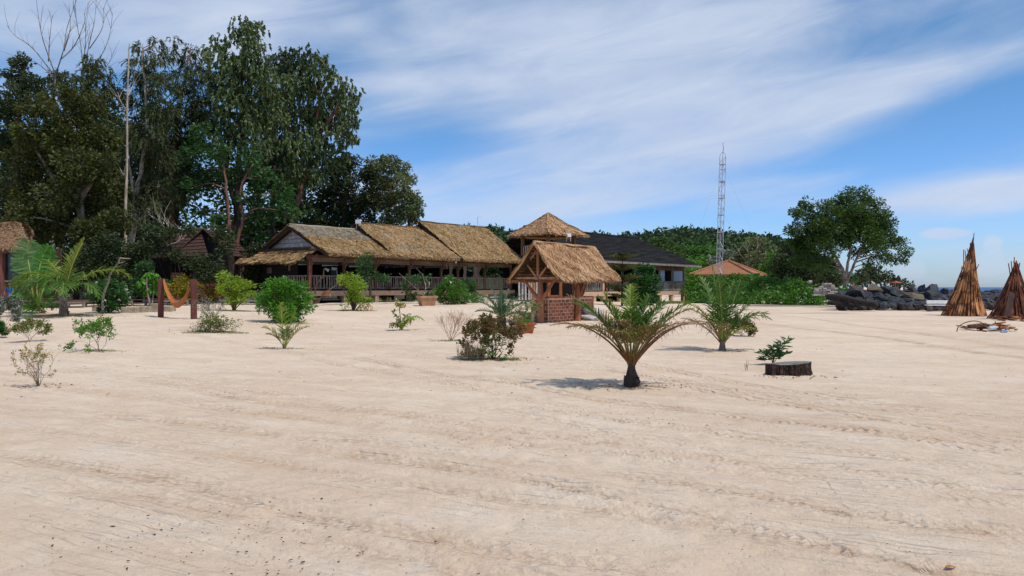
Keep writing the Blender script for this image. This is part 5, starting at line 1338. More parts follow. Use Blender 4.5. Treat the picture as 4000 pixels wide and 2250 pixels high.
mb = MB(); a = WP(3333, 1120, 66); mb.box(a, (.14, .14, .7)); o = mb.build('marker_post', pm('orange_paint', 'b8643a', 'a05532', 3, .7, 0)); bevel(o, .01); setp(o, 'short orange marker post near the right-hand tree', 'post')
# ---- pots ---------------------------------------------------------------------------
m_pot = pm('terracotta_pot', 'a8623f', '8b4e32', 5, .8, .3, c3='bd7a55'); m_soil = pm('soil', '3a2d24', '2b211a', 8, 1, .5)
def pot(label, b, r, h, square=False, mat=None, name='flower_pot'):
    root = thing(name, label, 'pot', b); mb = MB()
    pr = [(0, .72), (.02, .74), (.8, .97), (.82, 1.05), (1.0, 1.07), (1.0, .92), (.85, .9)]
    n = 4 if square else 20; vs = []; fs = []
    for z, k in pr:
        for i in range(n): a = 2 * PI * (i + .5) / n + (.35 if square else 0); vs.append((b.x + math.cos(a) * r * k, b.y + math.sin(a) * r * k, b.z - .02 + z * h))
    for j in range(len(pr) - 1):
        for i in range(n): a = j * n + i; c_ = j * n + (i + 1) % n; fs.append([a, c_, c_ + n, a + n])
    fs.append(list(range(n))[::-1]); np_mesh('pot_body', vs, fs, mat or m_pot, root, smooth=False)
    m_ = len(pr) - 1; np_mesh('soil', [vs[m_ * n + i] for i in range(n)], [list(range(n))], m_soil, root)
    return root
pb1 = GP(2055, 1302); pot('square terracotta pot at the left corner of the well', pb1, .34, .40, True)
pb2 = GP(1668, 1194); pot('pale terracotta planter box below the restaurant terrace', pb2, .75, .62, True, pm('pale_terracotta', 'b8906f', 'a37d60', 4, .9, .2))
pb3 = GP(1232, 1186); pot('small grey-brown pot at the foot of the restaurant post', pb3, .36, .42, False, pm('clay_pot', '6e564a', '594439', 4, .9, .2))
# ---- crooked branch lamp beside the restaurant ------------------------------------------
bl = thing('branch_lamp', 'crooked bare branch holding a small lamp in front of the terrace', 'lamp', pb3)
D_ = pb3.y - .1; mb = MB(); mb.tube(curve_pts([WP(1229, 1180, D_), WP(1231, 1140, D_), WP(1237, 1108, D_), WP(1252, 1092, D_), WP(1263, 1078, D_), WP(1265, 1052, D_), WP(1272, 1046, D_)], 4), [.055] * 12 + [.045] * 8 + [.035] * 5, 7, wob=.2); mb.build('branch', m_bark_red, bl, smooth=True)
mb = MB(); mb.tube([WP(1270, 1049, D_), WP(1284, 1057, D_)], [.05, .12], 10); mb.build('lamp_shade', m_metal, bl)
fb = thing('bird_feeder', 'tilted orange-brown board hanging from a thin branch by the terrace', 'board', WP(1285, 1150, D_ + .4)); mb = MB(); mb.add([WP(1250, 1156, D_ + .4), WP(1276, 1134, D_ + .4), WP(1288, 1132, D_ + .4), WP(1289, 1148, D_ + .4)] + [WP(x, y, D_ + .46) for x, y in ((1250, 1156), (1276, 1134), (1288, 1132), (1289, 1148))], [[0, 3, 2, 1], [4, 5, 6, 7], [0, 1, 5, 4], [1, 2, 6, 5], [2, 3, 7, 6], [3, 0, 4, 7]]); mb.build('board', m_wood_new, fb)
mb = MB(); mb.tube([WP(1284, 1134, D_ + .43), WP(1314, 1113, D_ + .43)], .02, 5); mb.tube([WP(1288, 1148, D_ + .43), WP(1290, 1158, D_ + .43)], .04, 6); mb.build('hanger', m_bark_pale, fb)
# ---- low decks, kerb stones, blocks on the left ---------------------------------------------
def low_deck(label, x0, x1, py, D, h=.42):
    a, b = WP(x0, py, D), WP(x1, py, D); gz = Hs((a.x + b.x) / 2, D); root = thing('low_deck', label, 'deck', Vector(((a.x + b.x) / 2, D, gz)))
    mb = MB(); L = b.x - a.x; n = 9
    for i in range(n): mb.box(Vector(((a.x + b.x) / 2, D + i * .19, gz + h)), (L, .175, .05))
    mb.build('deck_boards', m_wood_r, root); mb = MB(); mb.beam(Vector((a.x, D - .05, gz + h - .10)), Vector((b.x, D - .05, gz + h - .10)), .06, .12); mb.build('deck_beam', m_grey, root)
    for k in range(int(L // 1.4) + 2):
        x = a.x + .1 + k * (L - .2) / (int(L // 1.4) + 1); mb = MB(); mb.box(Vector((x, D + .1, gz + h / 2 - .12)), (.12, .12, h)); mb.build('leg', m_grey, root)
low_deck('low reddish plank deck behind the left-hand palm', 110, 330, 1162, 45.0)
low_deck('low plank deck behind the leaning sapling', 325, 520, 1170, 47.0, .38)
low_deck('low plank deck behind the hammock', 560, 735, 1172, 47.5, .38)
low_deck('short plank deck before the restaurant steps', 860, 1010, 1172, 49.0, .36)
m_kerb = pm('pale_kerb_stone', 'a89a84', '8c806d', 3, .95, .4, c3='bdb09a')
for i, (x0, x1, y0, y1) in enumerate([(358, 402, 1202, 1217), (470, 528, 1202, 1224), (528, 556, 1200, 1222), (556, 586, 1200, 1221), (584, 616, 1188, 1220), (636, 668, 1198, 1218)]):
    D = GP((x0 + x1) / 2, y1).y + .3; a, b = WP(x0, y1, D), WP(x1, y0, D); mb = MB(); mb.box((a + b) / 2 + Vector((0, .3, 0)), (b.x - a.x, .6, b.z - a.z + .06), x=Vector((1, random.uniform(-.08, .08), 0))); o = mb.build('kerb_stone', m_kerb); bevel(o, .04, 3)
    setp(o, ['pale kerb stone lying alone left of the curved sapling', 'longest pale kerb stone in the row left of the hammock', 'pale kerb stone second in the row left of the hammock', 'pale kerb stone third in the row left of the hammock', 'tallest pale kerb stone beside the left hammock post', 'pale kerb stone just right of the left hammock post'][i], 'kerb stone', 'pale kerb stones near the hammock')
mb = MB(); b = GP(880, 1185); mb.box(b + Vector((0, .2, .18)), (.32, .32, .5)); o = mb.build('wooden_block', m_wood_d); bevel(o, .02); setp(o, 'short dark wooden block on the sand beside the yellow-green shrub', 'block')
# low stone edge of the terrace bed
mb = MB()
pts = [GP(x, y) + Vector((0, 0, .04)) for x, y in [(1215, 1201), (1260, 1193), (1360, 1191), (1500, 1188), (1650, 1186), (1830, 1183), (1990, 1178), (2080, 1173)]]
mb.tube(curve_pts(pts, 4), .10, 6, wob=.3); o = mb.build('terrace_kerb', pm('pale_kerb', 'c4b8a6', 'afa18e', 3, .95, .3), smooth=True); setp(o, 'thin pale kerb along the sand in front of the restaurant', 'kerb')
# grey retaining edge by the right end of the house
mb = MB(); a, b = WP(2675, 1160, 84), WP(2800, 1160, 84); mb.box((a + b) / 2 + Vector((0, 0, -.1)), (b.x - a.x, .4, .55)); o = mb.build('low_wall', m_grey); setp(o, 'low grey concrete wall at the foot of the hedge', 'wall')
# ---- the person in blue by the hut -------------------------------------------------------------
m_blue = pm('blue_shirt', '2f62c4', '2850a8', 6, .85, .2); m_skin = pm('skin', '8a5c44', '7a5040', 5, .6, 0); m_hair = pm('hair', '15110f', '1d1714', 8, .7, .2); m_short = pm('dark_shorts', '20242c', '2a2e38', 6, .9, .1)
def skin_body(name, nodes, edges, radii, mat, parent):
    me = bpy.data.meshes.new(name); off = ROOT[parent.name][0]
    me.from_pydata([tuple(Vector(n_) - off) for n_ in nodes], edges, []); me.update(); me.materials.append(mat)
    o = bpy.data.objects.new(name, me); COL.objects.link(o); o.parent = parent; ROOT[o.name] = ROOT[parent.name]
    sk = o.modifiers.new('skin', 'SKIN'); 
    for i, r_ in enumerate(radii): me.skin_vertices[0].data[i].radius = (r_, r_ * .85) if not hasattr(r_, '__len__') else r_
    me.skin_vertices[0].data[0].use_root = True
    sk.use_smooth_shade = True; su = o.modifiers.new('sub', 'SUBSURF'); su.levels = 2; su.render_levels = 2; return o
pc = WP(36, 1140, 41.8); pc.z = Hs(pc.x, 41.8); S_ = .45
per = thing('person', 'person in a bright blue shirt sitting beside the thatched hut', 'person', pc)
V3 = lambda x, y, z: Vector((pc.x + x, pc.y + y, pc.z + z + .28))
# stool under the person
mb = MB(); mb.box(Vector((pc.x, pc.y + .05, pc.z + .60)), (.42, .42, .05)); 
stl = thing('stool', 'small dark stool under the person in blue', 'stool', pc); mb.build('seat', m_wood_d, stl)
for i in (-1, 1):
    for j in (-1, 1): mb = MB(); mb.beam(Vector((pc.x + i * .17, pc.y + .05 + j * .17, pc.z - .03)), Vector((pc.x + i * .17, pc.y + .05 + j * .17, pc.z + .6)), .05, .05); mb.build('leg', m_wood_d, stl)
nd = [V3(0, .05, .45), V3(0, .04, .62), V3(.01, .02, .80), V3(.02, .0, .93), V3(.03, -.02, 1.02), V3(.05, -.04, 1.12), V3(.05, -.04, 1.22),   # pelvis..neck..head
      V3(-.17, .0, .92), V3(-.23, -.04, .68), V3(-.14, -.2, .56), V3(-.08, -.27, .56),
      V3(.21, .0, .92), V3(.27, -.06, .68), V3(.2, -.22, .56), V3(.14, -.28, .56),
      V3(-.1, -.05, .42), V3(-.14, -.42, .42), V3(-.14, -.44, .02), V3(-.14, -.44, -.22), V3(-.14, -.58, -.25),
      V3(.1, -.05, .42), V3(.14, -.42, .42), V3(.14, -.44, .02), V3(.14, -.44, -.22), V3(.14, -.58, -.25)]
ed = [(0, 1), (1, 2), (2, 3), (3, 4), (4, 5), (5, 6), (3, 7), (7, 8), (8, 9), (9, 10), (3, 11), (11, 12), (12, 13), (13, 14), (0, 15), (15, 16), (16, 17), (17, 18), (18, 19), (0, 20), (20, 21), (21, 22), (22, 23), (23, 24)]
rd = [.14, .12, .13, .11, .05, .085, .08, .055, .045, .035, .035, .055, .045, .035, .035, .085, .06, .05, .035, .03, .085, .06, .05, .035, .03]
skin_body('body', nd, ed, rd, m_skin, per)
skin_body('shirt', [nd[0] + Vector((0, 0, -.02))] + nd[1:4] + [nd[7], nd[7].lerp(nd[8], .6), nd[11], nd[11].lerp(nd[12], .6)], [(0, 1), (1, 2), (2, 3), (3, 4), (4, 5), (3, 6), (6, 7)], [.165, .145, .155, .125, .075, .065, .075, .065], m_blue, per)
skin_body('shorts', [nd[0], nd[15], nd[16] + Vector((0, .06, 0)), nd[20], nd[21] + Vector((0, .06, 0))], [(0, 1), (1, 2), (0, 3), (3, 4)], [.15, .10, .08, .10, .08], m_short, per)
skin_body('hair', [nd[6] + Vector((0, .02, .02)), nd[6] + Vector((0, .05, -.06))], [(0, 1)], [.092, .08], m_hair, per)
# ---- fallen leaf and pebbles ------------------------------------------------------------------
p_ = GP(3712, 2222); mb = MB(); vs = []; 
for i in range(7):
    u = i / 6; w = .014 * math.sin(PI * u) ** .8 + .001; vs += [p_ + Vector(((u - .5) * .06, -w, .008 + .008 * math.sin(PI * u))), p_ + Vector(((u - .5) * .06, 0, .003 + .008 * math.sin(PI * u))), p_ + Vector(((u - .5) * .06, w, .009 + .008 * math.sin(PI * u)))]
fs = [[3 * i + j, 3 * i + 3 + j, 3 * i + 4 + j, 3 * i + 1 + j] for i in range(6) for j in (0, 1)]
o = np_mesh('fallen_leaf', vs, fs, pm('dry_leaf', 'b07a48', '8e5e38', 20, .8, .1)); setp(o, 'single curled brown dead leaf on the sand nearest the camera', 'leaf')
rng = np.random.default_rng(77); V = []; F = []
ico = bmesh.new(); bmesh.ops.create_icosphere(ico, subdivisions=1, radius=1.0); iv = np.array([tuple(v.co) for v in ico.verts]); fi = np.array([[v.index for v in f.verts] for f in ico.faces]); ico.free()
def litter(n, fx, smin, smax, mat, label, name, flat=.5, elong=1.6):
    Vs = []; Fs = []; k = 0
    for i in range(n):
        px, py = fx(); q = GP(px, py); s = smin * (smax / smin) ** (rng.uniform() ** 1.6); a = rng.uniform(0, 6.28); e = rng.uniform(1, elong)
        v = iv * np.array([s * e, s, s * flat]) * rng.uniform(.8, 1.2, iv.shape); c_, s_ = math.cos(a), math.sin(a)
        v = v @ np.array([[c_, s_, 0], [-s_, c_, 0], [0, 0, 1]]) + np.array([q.x, q.y, q.z + .004 + s * .2]); Vs.append(v); Fs.append(fi + k); k += len(iv)
    o = np_mesh(name, np.concatenate(Vs), np.concatenate(Fs), mat); setp(o, label, 'debris', kind='stuff')
m_deb = im('charcoal_bits', ['22201e', '4a3d32', '6e5440', '2e2a28', '8a6a4c'], .9)
def f1(): 
    y = 1500 + 740 * rng.uniform() ** .8; return rng.uniform(0, 4000), y
def f2(): return np.clip(rng.normal(1000, 420), 0, 2400), np.clip(rng.normal(2120, 80), 1950, 2245)
def f3(): 
    t_ = rng.uniform(); return 2100 + 900 * t_ + rng.normal() * 60, 1583 + 110 * t_ + rng.normal() * 16
def f4(): 
    t_ = rng.uniform(); return 1450 + 650 * t_ + rng.normal() * 60, 1715 + 40 * t_ + rng.normal() * 14
litter(420, f1, .0022, .006, m_deb, 'specks of bark and charcoal scattered on the sand', 'debris')
litter(200, f2, .0022, .008, m_deb, 'scatter of dark bits on the near sand', 'debris', .5, 3)
litter(190, f3, .003, .008, m_deb, 'line of dark crumbs along a tyre track', 'debris')
litter(100, f4, .003, .008, m_deb, 'short line of crumbs across the middle sand', 'debris')
def f5(): return rng.uniform(0, 4000), 1260 + 300 * rng.uniform()
litter(260, f5, .005, .014, m_deb, 'twigs and husks scattered on the farther sand', 'debris', .4, 3)

# ================================================================== vegetation placed
GT = 'tall trees of the grove behind the huts'
# --- the grove, left ---
tree('grey_green_tree', 'tallest broad tree with hanging grey-green foliage, its top near the top of the photo', 67,
     [[(900, 1110), (905, 960), (925, 840), (930, 640), (945, 420), (950, 200)], [(918, 800), (880, 640), (850, 480)], [(925, 760), (985, 600), (1010, 420)]],
     [(945, 125, 62), (1005, 112, 42), (870, 165, 42), (880, 230, 70), (985, 215, 78), (930, 290, 90), (1040, 300, 70), (890, 370, 80), (1000, 380, 90), (850, 460, 70), (945, 470, 90), (1050, 460, 70), (880, 550, 75), (835, 320, 50), (990, 560, 70), (1090, 380, 60)],
     LF['euc'], m_bark_dark, 'droop', .34, .15, 1.35, .34, 11, GT)
tree('grey_green_tree', 'second tall tree with hanging grey-green foliage, rightmost high crown above the restaurant', 69,
     [[(1132, 1000), (1140, 880), (1165, 790), (1190, 690), (1225, 560), (1245, 400), (1250, 260)], [(1185, 710), (1150, 600), (1120, 480)], [(1225, 560), (1310, 430), (1350, 350)]],
     [(1250, 225, 30), (1270, 245, 34), (1235, 290, 55), (1300, 310, 52), (1180, 330, 60), (1345, 350, 55), (1250, 390, 80), (1375, 415, 42), (1310, 440, 75), (1180, 450, 80), (1385, 480, 32), (1250, 520, 85), (1345, 530, 50), (1165, 570, 75), (1240, 640, 75), (1320, 600, 40), (1150, 680, 65), (1390, 540, 22)],
     LF['euc'], m_bark_red, 'droop', .34, .15, 1.35, .26, 12, GT)
tree('dark_rounded_tree', 'dark rounded crown between the two tall grey-green trees', 74,
     [[(1060, 1050), (1065, 800), (1080, 500), (1110, 250)]],
     [(1110, 215, 42), (1075, 260, 55), (1190, 215, 45), (1130, 280, 70), (1210, 260, 40), (1100, 380, 80), (1060, 500, 80), (1110, 560, 80), (1040, 640, 80), (1110, 700, 90), (1190, 250, 35)],
     LF['dark'], m_bark_dark, 'droop', .34, .16, 1.3, .3, 13, GT)
tree('broadleaf_tree', 'lower green broadleaf tree with forked pinkish trunk left of the restaurant', 61.5,
     [[(927, 1100), (926, 1000), (908, 930), (893, 870), (885, 740), (870, 600)], [(920, 980), (935, 910), (950, 850), (940, 740), (990, 640)]],
     [(800, 530, 55), (850, 590, 50), (760, 600, 60), (820, 660, 60), (975, 615, 55), (1020, 690, 60), (900, 690, 45), (770, 730, 60), (1080, 760, 65), (990, 770, 60), (870, 780, 50), (1130, 830, 55), (1030, 850, 55), (770, 830, 50), (850, 860, 45), (770, 910, 45), (880, 930, 40), (1000, 930, 50)],
     LF['broad'], m_bark_red, 'flat', .40, .20, .85, .22, 14, GT)
tree('feathery_tree', 'dark feathery needle-leaved tree left of the tallest crown', 68,
     [[(672, 1060), (672, 880), (668, 760), (680, 600), (700, 430), (745, 200)]],
     [(752, 195, 24), (745, 245, 40), (770, 290, 50), (720, 320, 50), (785, 360, 50), (730, 400, 65), (700, 480, 70), (770, 470, 60), (680, 570, 70), (750, 580, 70), (690, 680, 80), (770, 690, 60), (650, 780, 70)],
     LF['cas'], m_bark_red, 'needle', .40, .07, 1.25, .22, 15, GT)
tree('feathery_tree', 'tall wispy needle-leaved tree with a crooked pale trunk', 63,
     [[(508, 1010), (516, 950), (530, 850), (530, 770), (556, 640), (572, 520), (572, 400), (560, 270), (556, 190)], [(530, 800), (515, 700), (505, 640)]],
     [(556, 185, 30), (560, 235, 42), (615, 165, 22), (680, 160, 20), (660, 200, 22), (632, 230, 40), (530, 300, 45), (590, 310, 55), (645, 330, 50), (560, 400, 65), (630, 430, 55), (510, 480, 55), (590, 520, 75), (520, 600, 60), (610, 620, 70), (540, 710, 70), (620, 730, 70), (480, 780, 60), (590, 820, 60)],
     LF['cas'], m_bark_pale, 'needle', .40, .07, 1.2, .22, 16, GT, thin=.04)
tree('leaning_brown_tree', 'broad olive-brown tree filling the left of the grove', 55,
     [[(330, 1100), (320, 900), (300, 700), (270, 520)], [(310, 820), (200, 680), (130, 560)], [(310, 780), (400, 640), (430, 540)]],
     [(150, 430, 65), (250, 410, 75), (345, 430, 75), (120, 520, 70), (210, 520, 80), (310, 530, 85), (400, 540, 75), (90, 640, 75), (190, 640, 90), (300, 650, 90), (410, 650, 80), (100, 760, 80), (210, 770, 90), (330, 780, 90), (430, 760, 70), (60, 860, 70), (150, 880, 80), (260, 890, 80), (370, 900, 80), (450, 860, 60)],
     LF['brown'], m_bark_grey, 'broad', .27, .15, 1.35, .3, 17, GT)
tree('dark_left_tree', 'dark crown at the far left edge with a bushy top', 60,
     [[(40, 1100), (50, 800), (70, 500), (90, 260)]],
     [(88, 245, 38), (75, 300, 45), (130, 330, 48), (60, 370, 55), (150, 400, 55), (-20, 440, 70), (70, 440, 55), (0, 560, 60), (-60, 680, 90), (20, 740, 60), (0, 290, 18)],
     LF['dark'], m_bark_dark, 'broad', .30, .14, 1.4, .25, 18, GT)
tree('dark_left_tree', 'dark bushy crown below the two bare treetops', 64,
     [[(300, 1050), (310, 800), (330, 500), (360, 260)]],
     [(365, 240, 32), (350, 280, 45), (405, 300, 40), (320, 320, 40), (390, 350, 60), (250, 300, 34), (225, 330, 34), (290, 370, 50), (210, 300, 25), (440, 370, 40)],
     LF['cas'], m_bark_dark, 'needle', .38, .08, 1.25, .25, 19, GT)
# deeper rows that close the grove
for i, (px, D, lob, lab) in enumerate([
        (120, 82, [(60, 560, 120), (150, 600, 130), (60, 750, 120), (180, 780, 130), (80, 920, 130), (220, 950, 120), (0, 900, 110)], 'dark tree deep in the grove behind the thatched hut'),
        (430, 84, [(380, 480, 110), (460, 560, 120), (350, 650, 130), (470, 760, 130), (360, 850, 130), (480, 930, 120), (400, 1000, 110)], 'dark tree deep in the grove behind the pale dead trunk'),
        (680, 86, [(620, 470, 80), (660, 600, 110), (600, 720, 120), (700, 740, 90), (600, 870, 120), (680, 960, 110), (620, 1030, 100)], 'dark tree deep in the grove behind the shaded bungalow'),
        (1000, 86, [(930, 700, 90), (1080, 640, 110), (1180, 720, 110), (1000, 860, 110), (1130, 860, 120), (900, 960, 90), (1030, 980, 120), (1200, 900, 110), (870, 860, 50), (840, 1010, 80)], 'dark tree deep in the grove behind the restaurant gable')]):
    tree('grove_tree', lab, D, [[(px, 1120), (px + 10, 800), (px - 10, 520)]], lob, LF['dark'], m_bark_dark, 'broad', .60, .34, 1.25, .35, 30 + i, GT, depth=1.5)
tree('restaurant_tree', 'dark round-headed tree rising behind the first restaurant roof', 73,
     [[(1330, 1050), (1340, 860), (1370, 700)]], [(1370, 650, 60), (1330, 720, 75), (1420, 700, 60), (1290, 790, 70), (1370, 800, 90), (1440, 790, 60), (1260, 860, 60), (1330, 880, 60), (1420, 870, 60), (1300, 650, 50)],
     LF['dark'], m_bark_dark, 'broad', .30, .15, 1.4, .25, 41, GT)
tree('flowering_tree', 'tree with pale yellow-green blossom sprays at the right end of the grove', 71,
     [[(1520, 1000), (1515, 860), (1530, 700)]], [(1470, 650, 42), (1520, 650, 48), (1570, 665, 38), (1500, 710, 60), (1570, 720, 45), (1605, 700, 24), (1480, 780, 60), (1550, 790, 60), (1600, 770, 40), (1520, 850, 60), (1590, 840, 50)],
     LF['pale'], m_bark_dark, 'broad', .26, .13, 1.4, .25, 42, GT)
tree('small_end_tree', 'small outlying crown at the right tip of the grove', 70, [[(1590, 980), (1600, 880), (1620, 800)]],
     [(1625, 780, 24), (1640, 805, 22), (1605, 820, 24), (1615, 850, 30), (1640, 835, 16)], LF['euc'], m_bark_dark, 'broad', .26, .13, 1.35, .16, 43, GT)
# dark shrubs under the grove
GU = 'shrubs in the shade under the grove'
for i, (x, D, lob, lab) in enumerate([
        (190, 52, [(170, 1060, 60), (250, 1020, 70), (230, 1110, 60), (310, 1080, 60), (140, 1100, 50)], 'dark shrub behind the big left palm'),
        (420, 52, [(390, 1010, 70), (460, 1060, 70), (350, 1060, 60), (430, 960, 60), (500, 1000, 60), (520, 1090, 50)], 'dark shrub behind the glossy round bush'),
        (690, 52, [(620, 960, 42), (680, 985, 36), (600, 900, 40), (660, 915, 34), (730, 900, 30), (880, 960, 40), (850, 905, 36), (560, 980, 40)], 'thin leafy growth hanging before the bungalow roof'),
        (600, 51, [(560, 1050, 40), (640, 1130, 40), (560, 1120, 50)], 'dark shrub behind the left hammock post'),
        (780, 51, [(760, 1020, 45), (830, 1040, 45), (800, 1080, 40), (860, 1090, 35)], 'leafy shrub before the shaded bungalow'),
        (960, 58, [(985, 1030, 36), (1000, 1080, 40), (990, 980, 34)], 'dark shrub between the forked trunk and the lean-to')]):
    b = Vector((WP(x, 0, D).x, D, Hs(WP(x, 0, D).x, D))); round_shrub('shade_shrub', lab, b, lob, D, LF['dark'] if i != 3 else LF['broad'], 'broad', .24, .11, 1.2, 50 + i, 5, m_bark_dark, GU, sub=.35)
# --- bare trees and dead trunks ---
def bare_tree(label, D, trunk, tips_px, r0, mat, seed, twigs=26, name='leafless_tree', tk=.035):
    rng = np.random.default_rng(seed); random.seed(seed)
    b = WP(trunk[0][0], trunk[0][1], D); gz = Hs(b.x, b.y); root = thing('bare_tree' if 'trunk' in name else name, label, 'bare tree', (b.x, b.y, gz))
    mb = MB(); pts = [WP(p[0], p[1], D) for p in trunk]; pts[0].z = gz - .2; cp = curve_pts(pts, 5); n = len(cp)
    mb.tube(cp, [r0 * (1 - .72 * i / (n - 1)) for i in range(n)], 8, wob=.1); mb.build('trunk', mat, root, smooth=True)
    mb = MB()
    for k, tp in enumerate(tips_px):
        s = WP(tp[0][0], tp[0][1], D); path = [s] + [WP(q[0], q[1], D + random.uniform(-1, 1)) for q in tp[1:]]; cc = curve_pts(path, 5); m_ = len(cc)
        rr = r0 * .34; mb.tube(cc, [max(tk * .45, rr * (1 - i / (m_ - 1)) ** .9) for i in range(m_)], 5, wob=.1)
        for j in range(twigs // max(1, len(tips_px))):
            i = random.randrange(m_ // 4, m_ - 1); d = (cc[i + 1] - cc[i]).normalized(); side = Vector((random.choice((-1, 1)) * random.uniform(.25, .8), random.uniform(-.5, .5), random.uniform(.1, .5)))
            L = random.uniform(.8, 2.4); e = cc[i] + (d + side).normalized() * L; m2 = (cc[i] + e) / 2 - side * .12 * L
            mb.tube(curve_pts([cc[i], m2, e], 3), [tk * .5, tk * .45, tk * .4, tk * .34, tk * .3, tk * .24, tk * .18][:7], 4, cap=False)
    mb.build('branches', mat, root, smooth=True); return root
bare_tree('leafless grey tree fanning its bare branches above the far left crowns', 62, [(205, 1050), (210, 700), (212, 400), (218, 290)],
          [[(218, 295), (170, 160), (150, 60), (140, -30)], [(218, 292), (250, 190), (262, 110), (300, 0)], [(216, 300), (130, 190), (60, 140), (28, 100)], [(240, 230), (290, 180), (330, 90), (345, 10)], [(190, 240), (195, 150), (205, 60)], [(218, 310), (150, 250), (90, 230)], [(250, 200), (275, 110), (270, 20)]], .16, m_bark_grey, 61, 44)
bare_tree('leafless grey tree with upswept bare branches, right of the first bare one', 66, [(330, 1040), (328, 700), (325, 350), (325, 250)],
          [[(325, 300), (318, 190), (300, 90), (285, 10)], [(326, 280), (352, 160), (370, 80), (378, -20)], [(330, 300), (400, 210), (430, 130), (440, 50)], [(326, 340), (410, 270), (445, 200)], [(326, 260), (335, 150), (330, 50)], [(350, 190), (400, 110), (405, 30)]], .14, m_bark_grey, 62, 36)
bare_tree('straight pale dead trunk standing in the grove', 56, [(493, 1000), (490, 850), (496, 640), (497, 430), (502, 260), (506, 168)],
          [[(496, 440), (470, 390), (460, 360)], [(492, 700), (470, 660), (455, 620)], [(498, 380), (520, 330), (525, 280)]], .13, m_bark_pale, 63, 9, 'dead_trunk')
bare_tree('tangled bare grey branches of a fallen-limbed tree before the bungalow', 57, [(560, 1010), (590, 960), (640, 930)],
          [[(590, 960), (640, 900), (620, 860)], [(610, 950), (680, 920), (700, 890)], [(600, 950), (560, 900), (545, 850)], [(640, 930), (660, 890), (640, 860)], [(590, 960), (650, 960), (720, 930)]], .08, m_bark_pale, 64, 30, 'dead_branches', .04)
# leaning bare sapling near the bush
D_ = GP(402, 1224).y; mb = MB(); cp = curve_pts([WP(402, 1226, D_), WP(401, 1180, D_), WP(408, 1140, D_), WP(424, 1100, D_), WP(430, 1075, D_), WP(448, 1045, D_), WP(463, 1025, D_), WP(468, 1008, D_)], 4)
sapl = thing('bare_sapling', 'thin crooked bare sapling leaning right in front of the glossy round bush', 'sapling', GP(402, 1224))
mb.tube(cp, [.07 - .035 * i / (len(cp) - 1) for i in range(len(cp))], 7, wob=.15); mb.build('stem', m_bark_grey, sapl, smooth=True)
mb = MB(); mb.tube([WP(468, 1008, D_), WP(490, 1010, D_), WP(510, 1010, D_)], [.035, .03, .015], 5); mb.tube([WP(462, 1028, D_), WP(476, 1026, D_), WP(490, 1020, D_)], [.03, .022, .012], 5); mb.build('fork', m_bark_pale, sapl)

# --- right-hand tree ---
tree('spreading_tree', 'large free-standing green tree on several pale stems at the right', 74,
     [[(3295, 1150), (3300, 1090), (3280, 1030), (3245, 975), (3225, 900)], [(3298, 1110), (3310, 1040), (3320, 960), (3300, 850), (3310, 770)], [(3300, 1120), (3325, 1060), (3350, 1000), (3385, 930), (3420, 860)], [(3350, 1000), (3400, 960), (3460, 930)]],
     [(3310, 760, 38), (3365, 765, 40), (3270, 790, 40), (3410, 790, 36), (3340, 820, 60), (3225, 810, 34), (3150, 800, 30), (3120, 830, 34), (3175, 840, 48), (3260, 860, 60), (3420, 860, 55), (3450, 830, 30), (3110, 890, 36), (3180, 910, 58), (3280, 940, 56), (3370, 900, 60), (3460, 900, 42), (3150, 970, 46), (3230, 990, 46), (3420, 950, 50), (3480, 940, 34), (3520, 955, 30), (3540, 985, 22), (3440, 1000, 40), (3500, 1010, 30), (3120, 1020, 34), (3195, 1040, 38), (3350, 985, 34), (3535, 1020, 16), (3390, 1035, 22), (3300, 900, 60), (3240, 900, 60), (3350, 860, 60), (3400, 850, 50), (3200, 870, 50), (3310, 820, 55), (3420, 910, 50), (3150, 920, 45), (3130, 960, 40), (3200, 950, 50), (3100, 940, 26), (3085, 900, 22), (3480, 870, 26), (3440, 900, 40), (3160, 1010, 40), (3240, 1040, 30)],
     LF['right'], m_bark_grey, 'broad', .24, .12, 1.05, .17, 71, depth=.5, sub=.36)
tree('hillside_tree', 'very dark tree beside the left flank of the spreading tree', 92, [[(3090, 1150), (3090, 1000)]],
     [(3080, 975, 40), (3120, 960, 40), (3060, 1030, 50), (3120, 1040, 60), (3180, 1050, 60), (3080, 1090, 60), (3230, 1080, 60), (3160, 1110, 60), (3040, 1085, 40)], LF['dark'], m_bark_dark, 'broad', .42, .22, 1.3, .25, 72)
